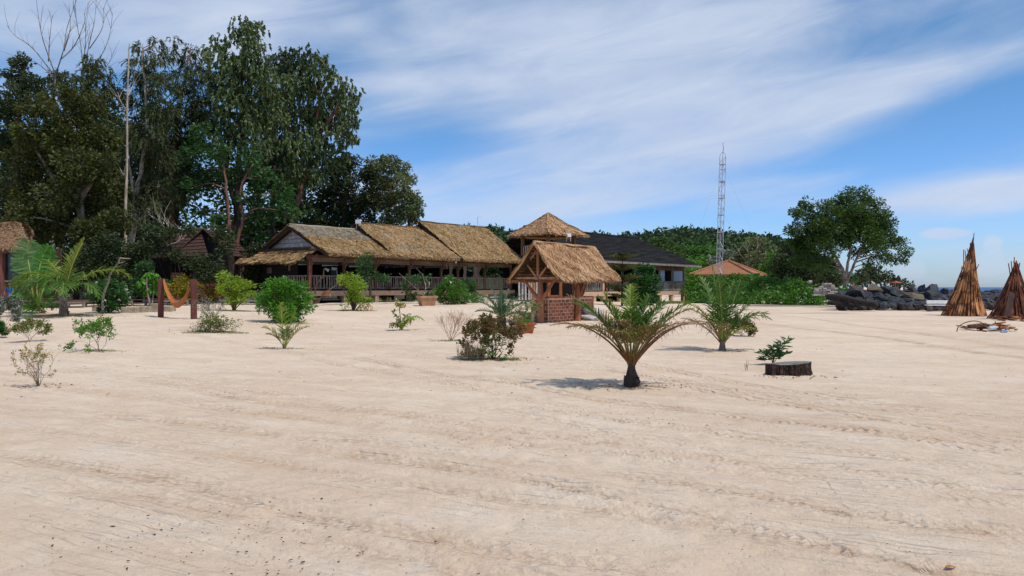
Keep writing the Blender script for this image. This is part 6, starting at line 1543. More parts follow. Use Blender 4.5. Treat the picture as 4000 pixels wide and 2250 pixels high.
# --- middle-distance trees before the hill ---
GM = 'trees at the foot of the hill'
for i, (px, D, lob, key, lab) in enumerate([
        (2700, 130, [(2700, 1040, 36), (2680, 1070, 34), (2720, 1070, 30)], 'shrub', 'small bright green tree just right of the black roof'),
        (2620, 150, [(2600, 960, 34), (2640, 985, 36), (2670, 1010, 36), (2560, 950, 26)], 'right', 'mid-green tree above the right end of the black roof'),
        (2740, 150, [(2730, 1000, 40), (2770, 985, 40), (2750, 1040, 46), (2700, 990, 30)], 'hedge', 'mid-green tree left of the mast'),
        (2850, 145, [(2840, 1000, 32), (2860, 1030, 36), (2820, 1045, 36), (2800, 1020, 30)], 'grey', 'pale greyish tree right of the mast'),
        (2930, 140, [(2920, 975, 40), (2960, 965, 44), (3000, 990, 40), (2890, 1010, 36), (2950, 1020, 50), (3000, 1040, 40)], 'pale', 'half-bare greyish tree behind the terracotta roof'),
        (3050, 135, [(3040, 1010, 40), (3020, 1050, 46), (3060, 1060, 46), (2985, 1070, 36)], 'hedge', 'green tree right of the terracotta roof'),
        (2680, 170, [(2650, 1040, 40), (2700, 955, 30), (2740, 950, 30)], 'broad', 'darker tree on the slope above the house roof'),
        (3200, 120, [(3200, 1090, 36), (3260, 1100, 30), (3150, 1100, 40), (3320, 1095, 30)], 'broad', 'low green tree behind the block stack'),
        (3350, 150, [(3350, 1085, 36), (3400, 1080, 40), (3450, 1085, 36), (3490, 1100, 26), (3420, 1060, 26)], 'dark', 'low dark tree on the shore right of the spreading tree'),
        (3530, 170, [(3520, 1104, 20), (3550, 1110, 16), (3500, 1110, 22)], 'dark', 'lowest dark trees tapering to the sea'),
        (3370, 180, [(3370, 1066, 20), (3395, 1058, 22)], 'dark', 'small round crown above the shore scrub')]):
    tree('hillside_tree', lab, D, [[(px, 1130), (px, 1105), (px, min(q[1] for q in lob) + 15)]], lob, LF[key], m_bark_grey, 'broad', .0042 * D, .0024 * D, 1.25, .2, 80 + i, GM, depth=1.2, extra=None)
bare_tree('bare pale branches showing among the crowns behind the terracotta roof', 138, [(2925, 1080), (2920, 1040), (2925, 1010)], [[(2922, 1030), (2890, 990), (2885, 970)], [(2923, 1020), (2950, 980), (2960, 960)], [(2925, 1010), (2920, 980), (2905, 960)], [(2924, 1020), (2975, 1000), (2985, 985)]], .18, m_bark_grey, 65, 12, 'dead_branches', .12)
# --- forested hill ---
def hillz(x, y):
    prof = np.interp(x / y * 3000 + 2000, [900, 1700, 1930, 2010, 2200, 2480, 2560, 2640, 2740, 2800, 2870, 3000, 3060, 3140, 3230, 3420], [180, 205, 205, 178, 170, 180, 190, 204, 200, 197, 184, 176, 155, 120, 70, 0])
    return -.3 + (CAMZ + prof / 3000 * 262 - 4.2) * np.clip(1 - ((y - 262) / 95) ** 2, 0, 1) ** .8
gx, gy = np.meshgrid(np.linspace(-170, 150, 90), np.linspace(165, 360, 50)); gz_ = hillz(gx, np.clip(gy, 1, None))
id2 = np.arange(gx.size).reshape(gx.shape); Fh = np.stack([id2[:-1, :-1].ravel(), id2[:-1, 1:].ravel(), id2[1:, 1:].ravel(), id2[1:, :-1].ravel()], 1)
hl = np_mesh('hill', np.stack([gx.ravel(), gy.ravel(), gz_.ravel()], 1), Fh, pm('hill_soil', '2a3320', '384228', .1, .95, 0), smooth=True); setp(hl, 'low wooded hill behind the house and the mast', 'hill', kind='structure')
rng = np.random.default_rng(90); LBs = []
for _ in range(1500):
    y = rng.uniform(180, 275); pxx = rng.uniform(1650, 3230); x = (pxx - 2000) / 3000 * y; r_ = rng.uniform(2.2, 4.6); z = float(hillz(x, y))
    if z < 0: continue
    LBs.append(((x, y, z + r_ * .5), r_))
V, Fc = foliage(LBs, 'flat', 1.25, .8, .62, rng, .34)
o = np_mesh('hill_forest', V, Fc, im('leaf_hill', ['283c20', '384d2a', '4a5e35', '304426', '5b6c42'], .7, .15, .09, var=.75)); setp(o, 'dense dark green forest covering the low hill', 'forest', kind='stuff')

# --- hedge in front of the pavilion: one continuous mass of creeper ---
rng = np.random.default_rng(91); LBs = []
for px, y0, y1 in [(p, np.interp(p, [2680, 2760, 2860, 2960, 3060, 3140, 3230], [1085, 1078, 1078, 1082, 1098, 1108, 1135]), 1180) for p in range(2690, 3230, 17)]:
    for py in list(np.arange(y0 + 14, 1178, 20)) + [1184]:
        D = 84 - (py - 1100) * .07 - (px - 2680) * .022; LBs.append((WP(px + rng.uniform(-10, 10), py + rng.uniform(-9, 7), D + rng.uniform(-.6, .6)), 20 / 3000 * D * rng.uniform(.6, 1.4)))
hd = thing('creeper_hedge', 'wide bank of bright green creeper between the house and the boulders', 'hedge', (22, 80, 0))
V, Fc = foliage(LBs, 'broad', .30, .17, .75, rng, .32); V[:, 2] = np.maximum(V[:, 2], H(V[:, 0], V[:, 1])); np_mesh('foliage', V, Fc, LF['hedge'], hd)
mb = MB(); random.seed(3)
for i in range(40): p_ = random.choice(LBs)[0]; mb.tube([Vector((p_.x, p_.y, -.1)), p_ + Vector((random.uniform(-.4, .4), 0, .2))], [.05, .02], 4)
mb.build('stems', m_twig_mid, hd)

# --- shrubs and young palms on the sand (front to back) ---
def patch_of(rx, ry, n, h, key, seed, off=(0, 0), lab='short grass and weeds round the foot of a shrub'):
    def f(root, b): grass_patch('ground_cover', lab, (b.x + off[0], b.y + off[1]), rx, ry, n, h, LF[key], seed, 1.0, 'grass')
    return f
GS = None
twig_shrub('twiggy_shrub', 'open twiggy shrub with sparse yellowish leaves, nearest one at the lower left', 150, 1511, 190, 166, LF['croton'], m_twig_mid, 101, 13, 4, .032, .020, 3, .55, .6, .017, up=.30, tilt=.45, prob=.22, kids=(1, 3))
grass_patch('shoots', 'small yellowish leaf tips on the nearest twiggy shrub', (-100, -100), .01, .01, 3, .01, LF['grass'], 5) if False else None
twig_shrub('sparse_shrub', 'sparse green shrub leaning right with bare dark stem on the left sand', 385, 1372, 175, 128, LF['sprout'], m_twig_mid, 102, 5, 4, .065, .035, 4, .55, .5, .016, up=.05, tilt=.9, prob=.5, patch=patch_of(.55, .3, 420, .05, 'grass', 1, (.05, 0), 'short grass under the sparse leaning shrub'))
twig_shrub('small_green_shrub', 'small grey-green shrub at the left edge beyond the twiggy one', 115, 1335, 130, 95, LF['mixed'], m_twig_mid, 103, 7, 3, .065, .034, 6, .5, .4, .012, tilt=.9, prob=.7)
twig_shrub('edge_shrub', 'tangle of pale leaves and twigs cut by the left edge of the photo', 15, 1290, 150, 130, LF['grey'], m_twig_pale, 104, 9, 4, .08, .05, 6, .5, .4, .014, tilt=.9, prob=.9)
twig_shrub('low_edge_shrub', 'low dark green shrub at the left edge on bare earth', -8, 1318, 70, 60, LF['deep'], m_twig_dark, 105, 6, 3, .07, .035, 8, .5, .4, .012, tilt=.9)
# flowering bush right of the hammock
twig_shrub('flowering_bush', 'grey twiggy bush with white flowers at its base right of the hammock', 822, 1290, 130, 128, LF['grey'], m_twig_mid, 106, 6, 4, .045, .02, 3, .55, .5, .02, up=.25, tilt=.55, leaf_from=0, prob=.35)
b = GP(820, 1297)
round_shrub('leafy_undergrowth', 'low leafy green undergrowth with white blooms round the twiggy bush', b, [(800, 1262, 24), (835, 1255, 28), (870, 1262, 22), (900, 1268, 14), (765, 1283, 12), (820, 1232, 18), (850, 1280, 16), (925, 1262, 10)], b.y, LF['mixed'], 'broad', .08, .035, .95, 107, 8, m_twig_mid, flowers=26, stem_r=.01)
grass_patch('ground_cover', 'green grass round the flowering bush', (b.x + .15, b.y - .05), 1.25, .8, 2600, .07, LF['grass'], 2, .9)
twig_shrub('bare_shrub', 'completely leafless pale brown shrub in the middle of the sand', 1762, 1330, 165, 122, None, m_twig_pale, 108, 9, 4, spread=.40, crook=.30, r=.016, up=.3, tilt=.7)
b = GP(1765, 1332); grass_patch('ground_cover', 'thin grass at the foot of the leafless shrub', (b.x, b.y), .85, .35, 500, .05, LF['grass'], 3, 1.0)
# bronze bougainvillea in the centre
twig_shrub('bronze_shrub', 'spreading bronze-leaved thorny shrub in the centre of the sand', 1925, 1404, 250, 172, LF['bouga'], m_twig_dark, 109, 9, 5, .055, .034, 5, .55, .55, .022, up=.12, tilt=.85, leaf_from=2, prob=.42)
b = GP(1925, 1404); D = b.y
round_shrub('sucker_growth', 'fresh bright green leaves sprouting from the foot of the bronze shrub', b, [(1915, 1365, 20), (1930, 1340, 16), (1955, 1372, 16), (1895, 1372, 14), (1925, 1310, 12)], D - .1, LF['sprout'], 'broad', .11, .035, .75, 110, 6, m_twig_dark, stem_r=.012, depth=.12)
grass_patch('dry_grass', 'tall dry grass stalks left of the bronze shrub', (b.x - .48, b.y + .05), .34, .25, 170, .42, LF['dry'], 4, .28, wd=.010)
grass_patch('ground_cover', 'green weeds spreading round the bronze shrub', (b.x + .05, b.y), 1.0, .42, 2200, .045, LF['grass'], 5, 1.2)
# oleander by the stump
b = GP(3018, 1424); ol = thing('leafy_sapling', 'small shrub with long narrow glossy leaves behind the tree stump', 'shrub', b); rng = np.random.default_rng(111); random.seed(2)
D = b.y; mb = MB(); PP = []; DD = []
for path in [[(3018, 1424), (3028, 1385), (3045, 1360), (3052, 1335)], [(3018, 1424), (3032, 1380), (3062, 1350), (3075, 1325)], [(3018, 1424), (3012, 1398), (2990, 1382), (2972, 1375)], [(3018, 1424), (3035, 1400), (3060, 1385), (3075, 1382)], [(3018, 1424), (3020, 1395), (3015, 1375), (3020, 1355)], [(3012, 1400), (2995, 1405), (2980, 1402)]]:
    c = curve_pts([WP(x, y, D + random.uniform(-.15, .15)) for x, y in path], 5); mb.tube(c, [.010 - .006 * i / (len(c) - 1) for i in range(len(c))], 5)
    for i in range(len(c) // 3, len(c)):
        for _ in range(3):
            a = rng.uniform(0, 6.28); PP.append(tuple(c[i])); DD.append((math.cos(a), math.sin(a), rng.uniform(-.15, .6)))
mb.build('stems', m_twig_mid, ol)
V, Fc = leaf_quads(np.array(PP), np.array(DD), .19, .045, rng); np_mesh('leaves', V, Fc, LF['deep'], ol)
b = GP(2915, 1450); grass_patch('weed_stalks', 'few thin upright weed stalks between the palm and the stump', (b.x, b.y), .05, .05, 16, .22, LF['grass'], 6, .2, 'weed', wd=.008, kind='stuff')
b = GP(3020, 1462); grass_patch('ground_cover', 'tiny green weeds beside the stump', (b.x - .02, b.y - .1), .10, .05, 60, .03, LF['sprout'], 61, .9)
# shrub behind palm
twig_shrub('bronze_shrub', 'small dark bronze bush half hidden behind the dark green palm', 2895, 1312, 95, 70, LF['bouga'], m_twig_dark, 112, 7, 4, .06, .035, 5, .55, .45, .016, tilt=.9, leaf_from=2, prob=.6)
# round green bush in front of the restaurant
b = GP(1110, 1262); D = b.y + .4
round_shrub('round_shrub', 'large rounded bright green shrub in front of the restaurant gable', b, [(1060, 1115, 34), (1110, 1112, 36), (1160, 1125, 36), (1035, 1160, 32), (1090, 1160, 50), (1150, 1165, 50), (1195, 1160, 30), (1045, 1200, 34), (1110, 1210, 50), (1170, 1212, 38), (1090, 1240, 26), (1140, 1240, 26), (1205, 1195, 20), (1020, 1195, 16)], D, LF['shrub'], 'broad', .15, .055, 1.5, 113, 10, m_twig_mid, depth=.8, flowers=8)
# yellow-green tall shrubs
b = GP(915, 1213); round_shrub('clumped_shrub', 'yellow-green clump of many stems left of the entrance steps', b, [(870, 1085, 22), (910, 1105, 30), (950, 1110, 26), (890, 1130, 34), (930, 1140, 36), (970, 1115, 16), (985, 1140, 14), (1000, 1150, 10), (880, 1075, 14), (905, 1170, 22), (945, 1165, 20), (860, 1120, 16)], b.y, LF['lime'], 'broad', .17, .06, .95, 114, 14, m_twig_mid, stem_r=.035, depth=.4)
b2 = GP(915, 1216); grass_patch('ground_cover', 'weeds at the foot of the yellow-green clump', (b2.x + .3, b2.y), 1.7, .6, 1300, .09, LF['grass'], 7, 1.0)
b = GP(1383, 1214); round_shrub('clumped_shrub', 'upright yellow-green shrub standing before the middle of the terrace', b, [(1375, 1075, 16), (1350, 1095, 20), (1385, 1100, 24), (1340, 1085, 14), (1400, 1125, 22), (1370, 1130, 24), (1415, 1115, 14), (1385, 1160, 24), (1410, 1165, 18), (1440, 1172, 12), (1365, 1165, 14), (1330, 1100, 12), (1395, 1090, 12), (1350, 1190, 10), (1415, 1190, 12)], b.y, LF['lime'], 'broad', .16, .06, 1.0, 115, 12, m_twig_dark, stem_r=.04, depth=.35)
grass_patch('ground_cover', 'weeds at the foot of the upright yellow-green shrub', (b.x, b.y), 1.3, .7, 1500, .10, LF['grass'], 8, 1.0)
mb = MB(); random.seed(9)
for i in range(12): p0 = b + Vector((random.uniform(.3, 1.1), random.uniform(-.2, .2), 0)); p0.z = Hs(p0.x, p0.y); mb.tube([p0, p0 + Vector((random.uniform(-.2, .3), 0, random.uniform(.15, .5)))], .012, 4)
o = mb.build('dry_twigs', m_ham); setp(o, 'few dry reddish twigs beside the upright yellow-green shrub', 'twigs', kind='stuff')
b = GP(425, 1222); round_shrub('glossy_bush', 'dark glossy round bush with tiny white flowers left of the hammock', b, [(390, 1125, 28), (430, 1118, 30), (465, 1130, 28), (375, 1155, 28), (425, 1160, 40), (475, 1160, 30), (500, 1155, 14), (400, 1190, 28), (450, 1190, 28), (350, 1150, 14), (430, 1208, 18)], b.y + .3, LF['deep'], 'broad', .13, .06, 1.5, 116, 8, m_twig_dark, flowers=30, depth=.5)
b = GP(590, 1196); round_shrub('large_leaved_plant', 'plant with hanging bright heart-shaped leaves on a gnarled pale stem', b, [(575, 1075, 22), (600, 1065, 22), (560, 1100, 20), (620, 1085, 18), (590, 1105, 24), (555, 1130, 14), (615, 1125, 18), (570, 1140, 12), (628, 1105, 14)], b.y + .2, LF['shrub'], 'droop', .32, .20, 1.6, 117, 3, m_bark_grey, stem_r=.06, depth=.25)
b = GP(700, 1200) + Vector((0, 5, 0)); b.z = Hs(b.x, b.y)
round_shrub('croton_bush', 'variegated yellow-green croton behind the hammock', b, [(700, 1100, 22), (735, 1095, 22), (680, 1125, 26), (725, 1130, 30), (760, 1115, 20), (700, 1155, 26), (745, 1160, 26), (665, 1150, 20)], b.y, LF['croton'], 'broad', .26, .07, 1.1, 118, 8, m_twig_mid, depth=.4)
b = GP(810, 1195) + Vector((0, 4.5, 0)); b.z = Hs(b.x, b.y)
round_shrub('croton_bush', 'green and yellow croton right of the hammock', b, [(790, 1150, 18), (820, 1145, 18), (850, 1110, 18), (800, 1120, 20), (840, 1150, 20), (860, 1135, 16)], b.y, LF['croton'], 'broad', .26, .07, 1.1, 119, 8, m_twig_mid, depth=.4)
round_shrub('withered_plant', 'withered rust-coloured hanging leaves behind the right hammock post', b + Vector((0, .3, 0)), [(790, 1090, 9), (808, 1108, 10), (778, 1108, 9), (795, 1125, 8), (728, 1130, 9)], b.y - .4, LF['rust'], 'droop', .30, .08, 1.0, 120, 5, m_twig_mid, depth=.2)
b = GP(205, 1213); round_shrub('small_bush', 'small leafy bush between the two left-hand palms', b, [(195, 1190, 12), (215, 1188, 12), (205, 1180, 10)], b.y, LF['deep'], 'broad', .12, .05, 1.1, 121, 4, m_twig_mid, depth=.1)
# planting along the terrace
for i, (x, y, lob, key, st, lab, fl, L, W) in enumerate([
        (1245, 1180, [(1240, 1110, 16), (1262, 1120, 16), (1250, 1140, 18), (1232, 1135, 12), (1262, 1150, 10)], 'deep', 'broad', 'small round dark bush behind the crooked branch lamp', 0, .12, .05),
        (1236, 1182, [(1222, 1168, 8), (1240, 1165, 9), (1250, 1172, 6)], 'shrub', 'broad', 'little green plant growing in the small pot', 0, .12, .05),
        (1510, 1180, [(1505, 1125, 18), (1495, 1145, 16), (1515, 1150, 16), (1500, 1165, 14)], 'dark', 'broad', 'dark clipped bush against the middle terrace wall', 0, .12, .05),
        (1600, 1186, [(1595, 1090, 14), (1585, 1115, 14), (1590, 1140, 14), (1600, 1165, 18), (1625, 1160, 14), (1620, 1090, 14), (1645, 1085, 14), (1660, 1095, 12), (1670, 1080, 8)], 'broad', 'broad', 'climbing vine draped on the terrace railing', 0, .2, .1),
        (1668, 1182, [(1655, 1160, 12), (1680, 1155, 14), (1700, 1162, 10), (1665, 1148, 8)], 'broad', 'broad', 'white-flowered plant spilling over the pale planter box', 46, .12, .06),
        (1775, 1190, [(1715, 1130, 22), (1750, 1115, 26), (1790, 1120, 26), (1725, 1155, 26), (1770, 1150, 34), (1810, 1150, 26), (1745, 1175, 22), (1800, 1175, 22), (1840, 1165, 16), (1755, 1095, 16)], 'hedge', 'broad', 'large feathery green shrub before the right part of the terrace', 10, .2, .05),
        (1850, 1178, [(1820, 1105, 18), (1845, 1110, 16), (1840, 1130, 18), (1855, 1150, 12), (1825, 1128, 14)], 'deep', 'broad', 'rounder dark green shrub right of the feathery one', 0, .15, .07),
        (1865, 1184, [(1850, 1172, 10), (1870, 1165, 12), (1885, 1172, 8), (1840, 1176, 8)], 'hedge', 'broad', 'low fern with white flowers at the right foot of the shrubs', 10, .3, .05),
        (2010, 1172, [(2000, 1160, 10), (2015, 1155, 12), (2028, 1162, 10)], 'deep', 'broad', 'low dark plant at the foot of the paling fence', 0, .2, .08),
        (1575, 1186, [(1520, 1178, 8), (1550, 1175, 8), (1480, 1178, 8), (1620, 1178, 8)], 'mixed', 'broad', 'low mixed plants along the shaded terrace foot', 8, .12, .05)]):
    b = GP(x, y); round_shrub('terrace_shrub', lab, b, lob, b.y + .3, LF[key], st, L, W, 1.3, 130 + i, 5, m_twig_mid, 'plants along the restaurant terrace', flowers=fl, depth=.3)
b = GP(1440, 1186); tree('terrace_tree', 'small dark tree spreading leafy branches in front of the terrace posts', b.y + .4,
     [[(1450, 1188), (1447, 1140), (1440, 1090), (1430, 1040)]], [(1420, 1020, 22), (1440, 1045, 22), (1410, 1050, 16), (1425, 1075, 18), (1460, 1075, 18), (1485, 1085, 18), (1505, 1090, 14), (1400, 1085, 14), (1440, 1000, 12), (1515, 1078, 10)], LF['broad'], m_bark_dark, 'broad', .20, .10, 1.2, .08, 150, depth=.25, thin=.02)
b = GP(1655, 1186); bare_tree('small bare forked pale tree before the vines of the terrace', b.y - .2, [(1658, 1188), (1658, 1160), (1650, 1148)], [[(1650, 1148), (1638, 1140), (1634, 1125)], [(1652, 1150), (1662, 1130), (1662, 1105)], [(1662, 1130), (1675, 1118), (1678, 1098)]], .05, m_bark_pale, 66, 3, 'bare_shrub', .04)
# small palm-like plant with drooping yellow frond
b = GP(1570, 1290); wl = thing('wilted_palm', 'wilting seedling palm with one drooping yellow frond and a weedy stem', 'palm', b); rng = np.random.default_rng(160)
for (a, e, L, dr, k) in [(10, 72, 1.15, 2.6, 'y'), (160, 80, .75, 1.0, 'g'), (60, 78, .9, 1.6, 'g'), (-20, 80, .8, 2.2, 'y'), (200, 60, .5, 1.2, 'g')]:
    mb = frond_mesh(b, R(a), R(e), L, dr, 20, .34, .045, rng, .2, .9); mb.build('frond', None, wl, mats=[LF['lime'] if k == 'y' else LF['grass'], LF['lime']])
mb = MB(); c = curve_pts([GP(1562, 1288), WP(1564, 1250, b.y), WP(1561, 1215, b.y), WP(1560, 1195, b.y)], 4); mb.tube(c, .018, 5); mb.tube([WP(1561, 1210, b.y), WP(1548, 1212, b.y), WP(1536, 1218, b.y)], .008, 4); mb.build('weed_stem', m_twig_mid, wl)
rng = np.random.default_rng(5); P_ = np.concatenate([clump_points(WP(x, y, b.y), r_ / 3000 * b.y, n_, rng) for x, y, r_, n_ in [(1555, 1188, 14, 60), (1572, 1192, 12, 50), (1535, 1218, 7, 20), (1550, 1262, 12, 40), (1530, 1272, 12, 30), (1605, 1245, 8, 24), (1598, 1258, 8, 20)]])
V, Fc = leaf_quads(P_, rng.normal(size=P_.shape), .10, .055, rng); np_mesh('weed_leaves', V, Fc, LF['croton'], wl)

# ---- young palms ----
m_rib_g = pm('midrib_green', '8a9a4a', '77863c', 9, .6, .05); m_rib_b = pm('midrib_bronze', '7e5636', '644228', 9, .7, .05); m_rib_y = pm('midrib_yellow', 'a8a04c', '8f8a3e', 9, .6, .05)
PG = dict(green=im('palm_green', ['34501a', '486a24', '5c802e', '3e5c1e'], .45, .28), bright=im('palm_bright', ['50701c', '688024', '7f9434', '5a7420'], .45, .35), bluish=im('palm_bluish', ['33503a', '45654a', '567a58'], .5, .2),
          yg=im('palm_yellowgreen', ['6f8030', '8a8e38', '5c7a2c', 'a39a48'], .5, .3), dry=im('palm_dry', ['8a6c4c', 'a58a68', '75583c', 'b59a78', '6a4c34'], .8, .15), mix=im('palm_half_dry', ['5a6a2c', '7a7038', '8a6c48', '4a6424', '9a8458'], .6, .22))
RBM = dict(green=m_rib_g, bright=m_rib_y, bluish=m_rib_g, yg=m_rib_y, dry=m_rib_b, mix=m_rib_b)
# bronze palm, front centre
b = GP(2470, 1512); bA = b + Vector((0, .08, 0)); bA.z = Hs(bA.x, bA.y); cA = bA + Vector((0, 0, .33))
def trunkA(root):
    mb = MB(); mb.tube([bA + Vector((0, 0, -.08)), bA + Vector((0, 0, .01)), bA + Vector((.005, 0, .09)), bA + Vector((0, 0, .17)), cA + Vector((0, 0, -.05)), cA + Vector((0, 0, .06))], [.10, .125, .14, .10, .07, .05], 14, wob=.16)
    for i in range(26):
        a = random.uniform(0, 6.28); z = random.uniform(0, .12); r_ = .130 - .2 * max(0, z - .08); p_ = bA + Vector((math.cos(a) * r_ * .9, math.sin(a) * r_ * .9, z)); mb.beam(p_, p_ + Vector((math.cos(a) * .008, math.sin(a) * .008, .07)), .035, .012, up=Vector((math.cos(a), math.sin(a), 0)))
    mb.build('trunk', m_bark_dark, root)
o1 = dict(nl=46, ll=.30, lw=.013, vang=.35, hang=.45, start=.36)
g1 = dict(o1, lw=.026, ll=.34, hang=.2, nl=34); d1 = dict(o1, lw=.011, ll=.34, hang=.45, nl=36); x1 = dict(o1, lw=.020, ll=.35, hang=.35, nl=36)
FA = [(178, 52, 1.55, 1.25, 'dry', d1), (168, 64, 1.55, 1.0, 'mix', x1), (186, 69, 1.55, .95, 'green', g1), (150, 66, 1.35, 1.0, 'mix', x1), (130, 72, 1.3, .8, 'dry', d1),
      (172, 80, 1.35, .45, 'bright', dict(g1, ll=.30)), (95, 84, 1.40, .5, 'bright', dict(g1, ll=.30)), (20, 82, 1.25, .6, 'green', g1), (60, 74, 1.3, .9, 'green', g1), (35, 70, 1.4, .9, 'green', g1),
      (2, 66, 1.62, 1.0, 'green', g1), (-6, 53, 1.60, 1.15, 'dry', d1), (10, 62, 1.55, 1.05, 'mix', x1), (-18, 58, 1.35, 1.4, 'dry', d1), (200, 58, 1.4, 1.4, 'mix', x1), (218, 66, 1.25, 1.3, 'mix', x1),
      (240, 70, 1.0, 1.5, 'mix', x1), (262, 74, 1.1, 1.2, 'dry', d1), (290, 72, 1.05, 1.4, 'mix', x1), (312, 68, 1.2, 1.3, 'mix', x1), (332, 64, 1.3, 1.4, 'dry', d1),
      (250, 84, 1.1, .8, 'green', g1), (330, 80, 1.25, .8, 'green', g1), (200, 78, 1.35, .8, 'green', g1), (75, 66, 1.2, 1.2, 'dry', d1), (110, 66, 1.2, 1.2, 'mix', x1)]
palm('bronze_palm', 'young palm with many half-dry bronze fronds on a short dark bulbous trunk, nearest the camera', bA, FA, PG, RBM, trunkA, 201, crown=cA)
# dark green coconut, right of it
b = GP(2822, 1369); bB = b.copy(); cB = bB + Vector((0, 0, .16))
def trunkB(root):
    mb = MB(); mb.tube([bB + Vector((0, 0, -.05)), bB + Vector((0, 0, .05)), bB + Vector((0, 0, .25))], [.10, .09, .06], 10, wob=.1); mb.build('trunk', m_bark_grey, root)
o2 = dict(nl=32, ll=.56, lw=.030, vang=.20, hang=.32, start=.26)
FB = [(120, 76, 1.9, .5, 'green', dict(o2, ll=.42)), (60, 74, 1.8, .5, 'green', dict(o2, ll=.42)), (170, 86, 2.05, .12, 'green', dict(o2, nl=36, ll=.50)), (250, 84, 1.75, .25, 'green', dict(o2, nl=34, ll=.46)), (20, 78, 1.75, .35, 'green', dict(o2, ll=.55)), (175, 70, 1.60, 1.2, 'yg', dict(o2, nl=28, ll=.45)), (190, 66, 1.5, 1.5, 'mix', dict(o2, ll=.4, lw=.018)),
      (0, 66, 1.60, 1.75, 'green', dict(o2, nl=30, ll=.55)), (-15, 66, 1.45, 1.7, 'green', dict(o2, ll=.55)), (350, 70, 1.4, .8, 'green', dict(o2)), (160, 50, 1.2, 1.0, 'mix', dict(o2, ll=.4, lw=.018)), (270, 60, .95, 1.2, 'mix', dict(o2, ll=.35, lw=.018)), (215, 60, 1.0, 1.3, 'mix', dict(o2, ll=.35, lw=.018)), (90, 70, 1.3, .8, 'green', dict(o2)), (320, 52, 1.0, 1.3, 'yg', dict(o2, ll=.4))]
palm('coconut_palm', 'young dark green coconut palm with tall upright fronds right of the bronze palm', bB, FB, PG, RBM, trunkB, 202, crown=cB)
# small bright palm left of centre
b = GP(1110, 1362); bC = b.copy()
def trunkC(root):
    mb = MB(); mb.tube([bC + Vector((0, 0, -.03)), bC + Vector((0, 0, .12))], [.05, .035], 8, wob=.1); mb.build('trunk', m_bark_grey, root)
o3 = dict(nl=26, ll=.34, lw=.020, vang=.30, hang=.15, start=.26)
FC = [(140, 84, 1.22, .15, 'bright', dict(o3, nl=30, ll=.36)), (30, 80, 1.05, .35, 'bright', dict(o3)), (200, 68, .80, 1.3, 'yg', dict(o3, ll=.3)), (350, 62, .85, 1.1, 'yg', dict(o3, ll=.32)), (300, 70, .7, 1.2, 'green', dict(o3, ll=.3)), (10, 72, .9, .9, 'bright', dict(o3, ll=.34)), (185, 60, .55, 1.3, 'mix', dict(o3, ll=.25))]
palm('coconut_palm', 'small bright green coconut seedling in front of the round shrub', bC, FC, PG, RBM, trunkC, 203, crown=bC + Vector((0, 0, .05)))
# large palm on the left
b = GP(248, 1235); bD = b.copy(); cD = bD + Vector((0, 0, 1.0))
def trunkD(root):
    mb = MB(); mb.tube([bD + Vector((.02, 0, -.1)), bD + Vector((.02, 0, .1)), bD + Vector((0, 0, .5)), bD + Vector((-.04, 0, .95)), bD + Vector((-.1, 0, 1.3))], [.26, .22, .17, .15, .08], 12, wob=.15)
    for i in range(9):
        z = .1 + i * .1; a = i * 2.4; p_ = bD + Vector((math.cos(a) * .17, math.sin(a) * .17, z)); mb.beam(p_, p_ + Vector((math.cos(a) * .1, math.sin(a) * .1, .12)), .12, .03, up=Vector((math.cos(a), math.sin(a), 0)))
    mb.build('trunk', m_bark_grey, root)
o4 = dict(nl=36, ll=1.0, lw=.055, vang=.12, hang=.42, start=.22)
FD = [(10, 52, 3.5, 2.2, 'bright', dict(o4, nl=42)), (178, 58, 3.2, 2.3, 'bright', dict(o4, nl=42)), (70, 74, 2.7, .35, 'bright', dict(o4, ll=.7, vang=.5, hang=.1)), (20, 78, 2.8, .3, 'yg', dict(o4, ll=.6, vang=.55, hang=.1)), (150, 72, 2.6, 1.2, 'bright', dict(o4, ll=.8)), (200, 40, 2.7, 1.8, 'green', dict(o4)),
      (340, 42, 2.4, 2.2, 'green', dict(o4)), (240, 50, 2.2, 2.4, 'green', dict(o4)), (300, 50, 2.1, 2.4, 'green', dict(o4)), (100, 55, 2.5, 1.8, 'green', dict(o4)), (170, 30, 2.9, 1.3, 'yg', dict(o4, ll=.8)), (270, 62, 1.8, 2.3, 'green', dict(o4))]
palm('coconut_palm', 'largest coconut palm on the left with arching fronds and ringed grey trunk', bD, FD, PG, RBM, trunkD, 204, crown=cD)
grass_patch('ground_cover', 'thin grass round the foot of the largest palm', (bD.x, bD.y), 2.2, .9, 1800, .16, LF['grass'], 9, .9)
# date palm in the middle distance
b = GP(1958, 1300); bE = b.copy(); bE.z = Hs(b.x, b.y); cE = WP(1960, 1238, b.y)
def trunkE(root):
    mb = MB(); mb.tube([bE + Vector((0, 0, -.05)), bE + Vector((0, 0, .2)), cE], [.2, .2, .15], 10, wob=.15); mb.build('trunk', m_bark_dark, root)
o5 = dict(nl=40, ll=.24, lw=.018, vang=.6, hang=.08, start=.12)
palm('date_palm', 'blue-green date palm with stiff arching fronds behind the bronze shrub', bE, [(a, e, L, d, 'bluish', o5) for a, e, L, d in [(178, 45, 1.1, .8), (160, 60, 1.1, .6), (140, 72, 1.05, .5), (95, 82, 1.0, .3), (60, 70, 1.05, .5), (25, 55, 1.1, .6), (2, 42, 1.15, .8), (190, 25, 1.0, .9), (350, 22, 1.0, .9), (230, 45, .9, .9), (310, 45, .9, .9), (270, 60, .9, .8), (80, 40, .9, .7), (205, 60, 1.0, .5), (330, 62, 1.0, .5), (260, 80, .95, .4)]], PG, RBM, trunkE, 205, crown=cE)
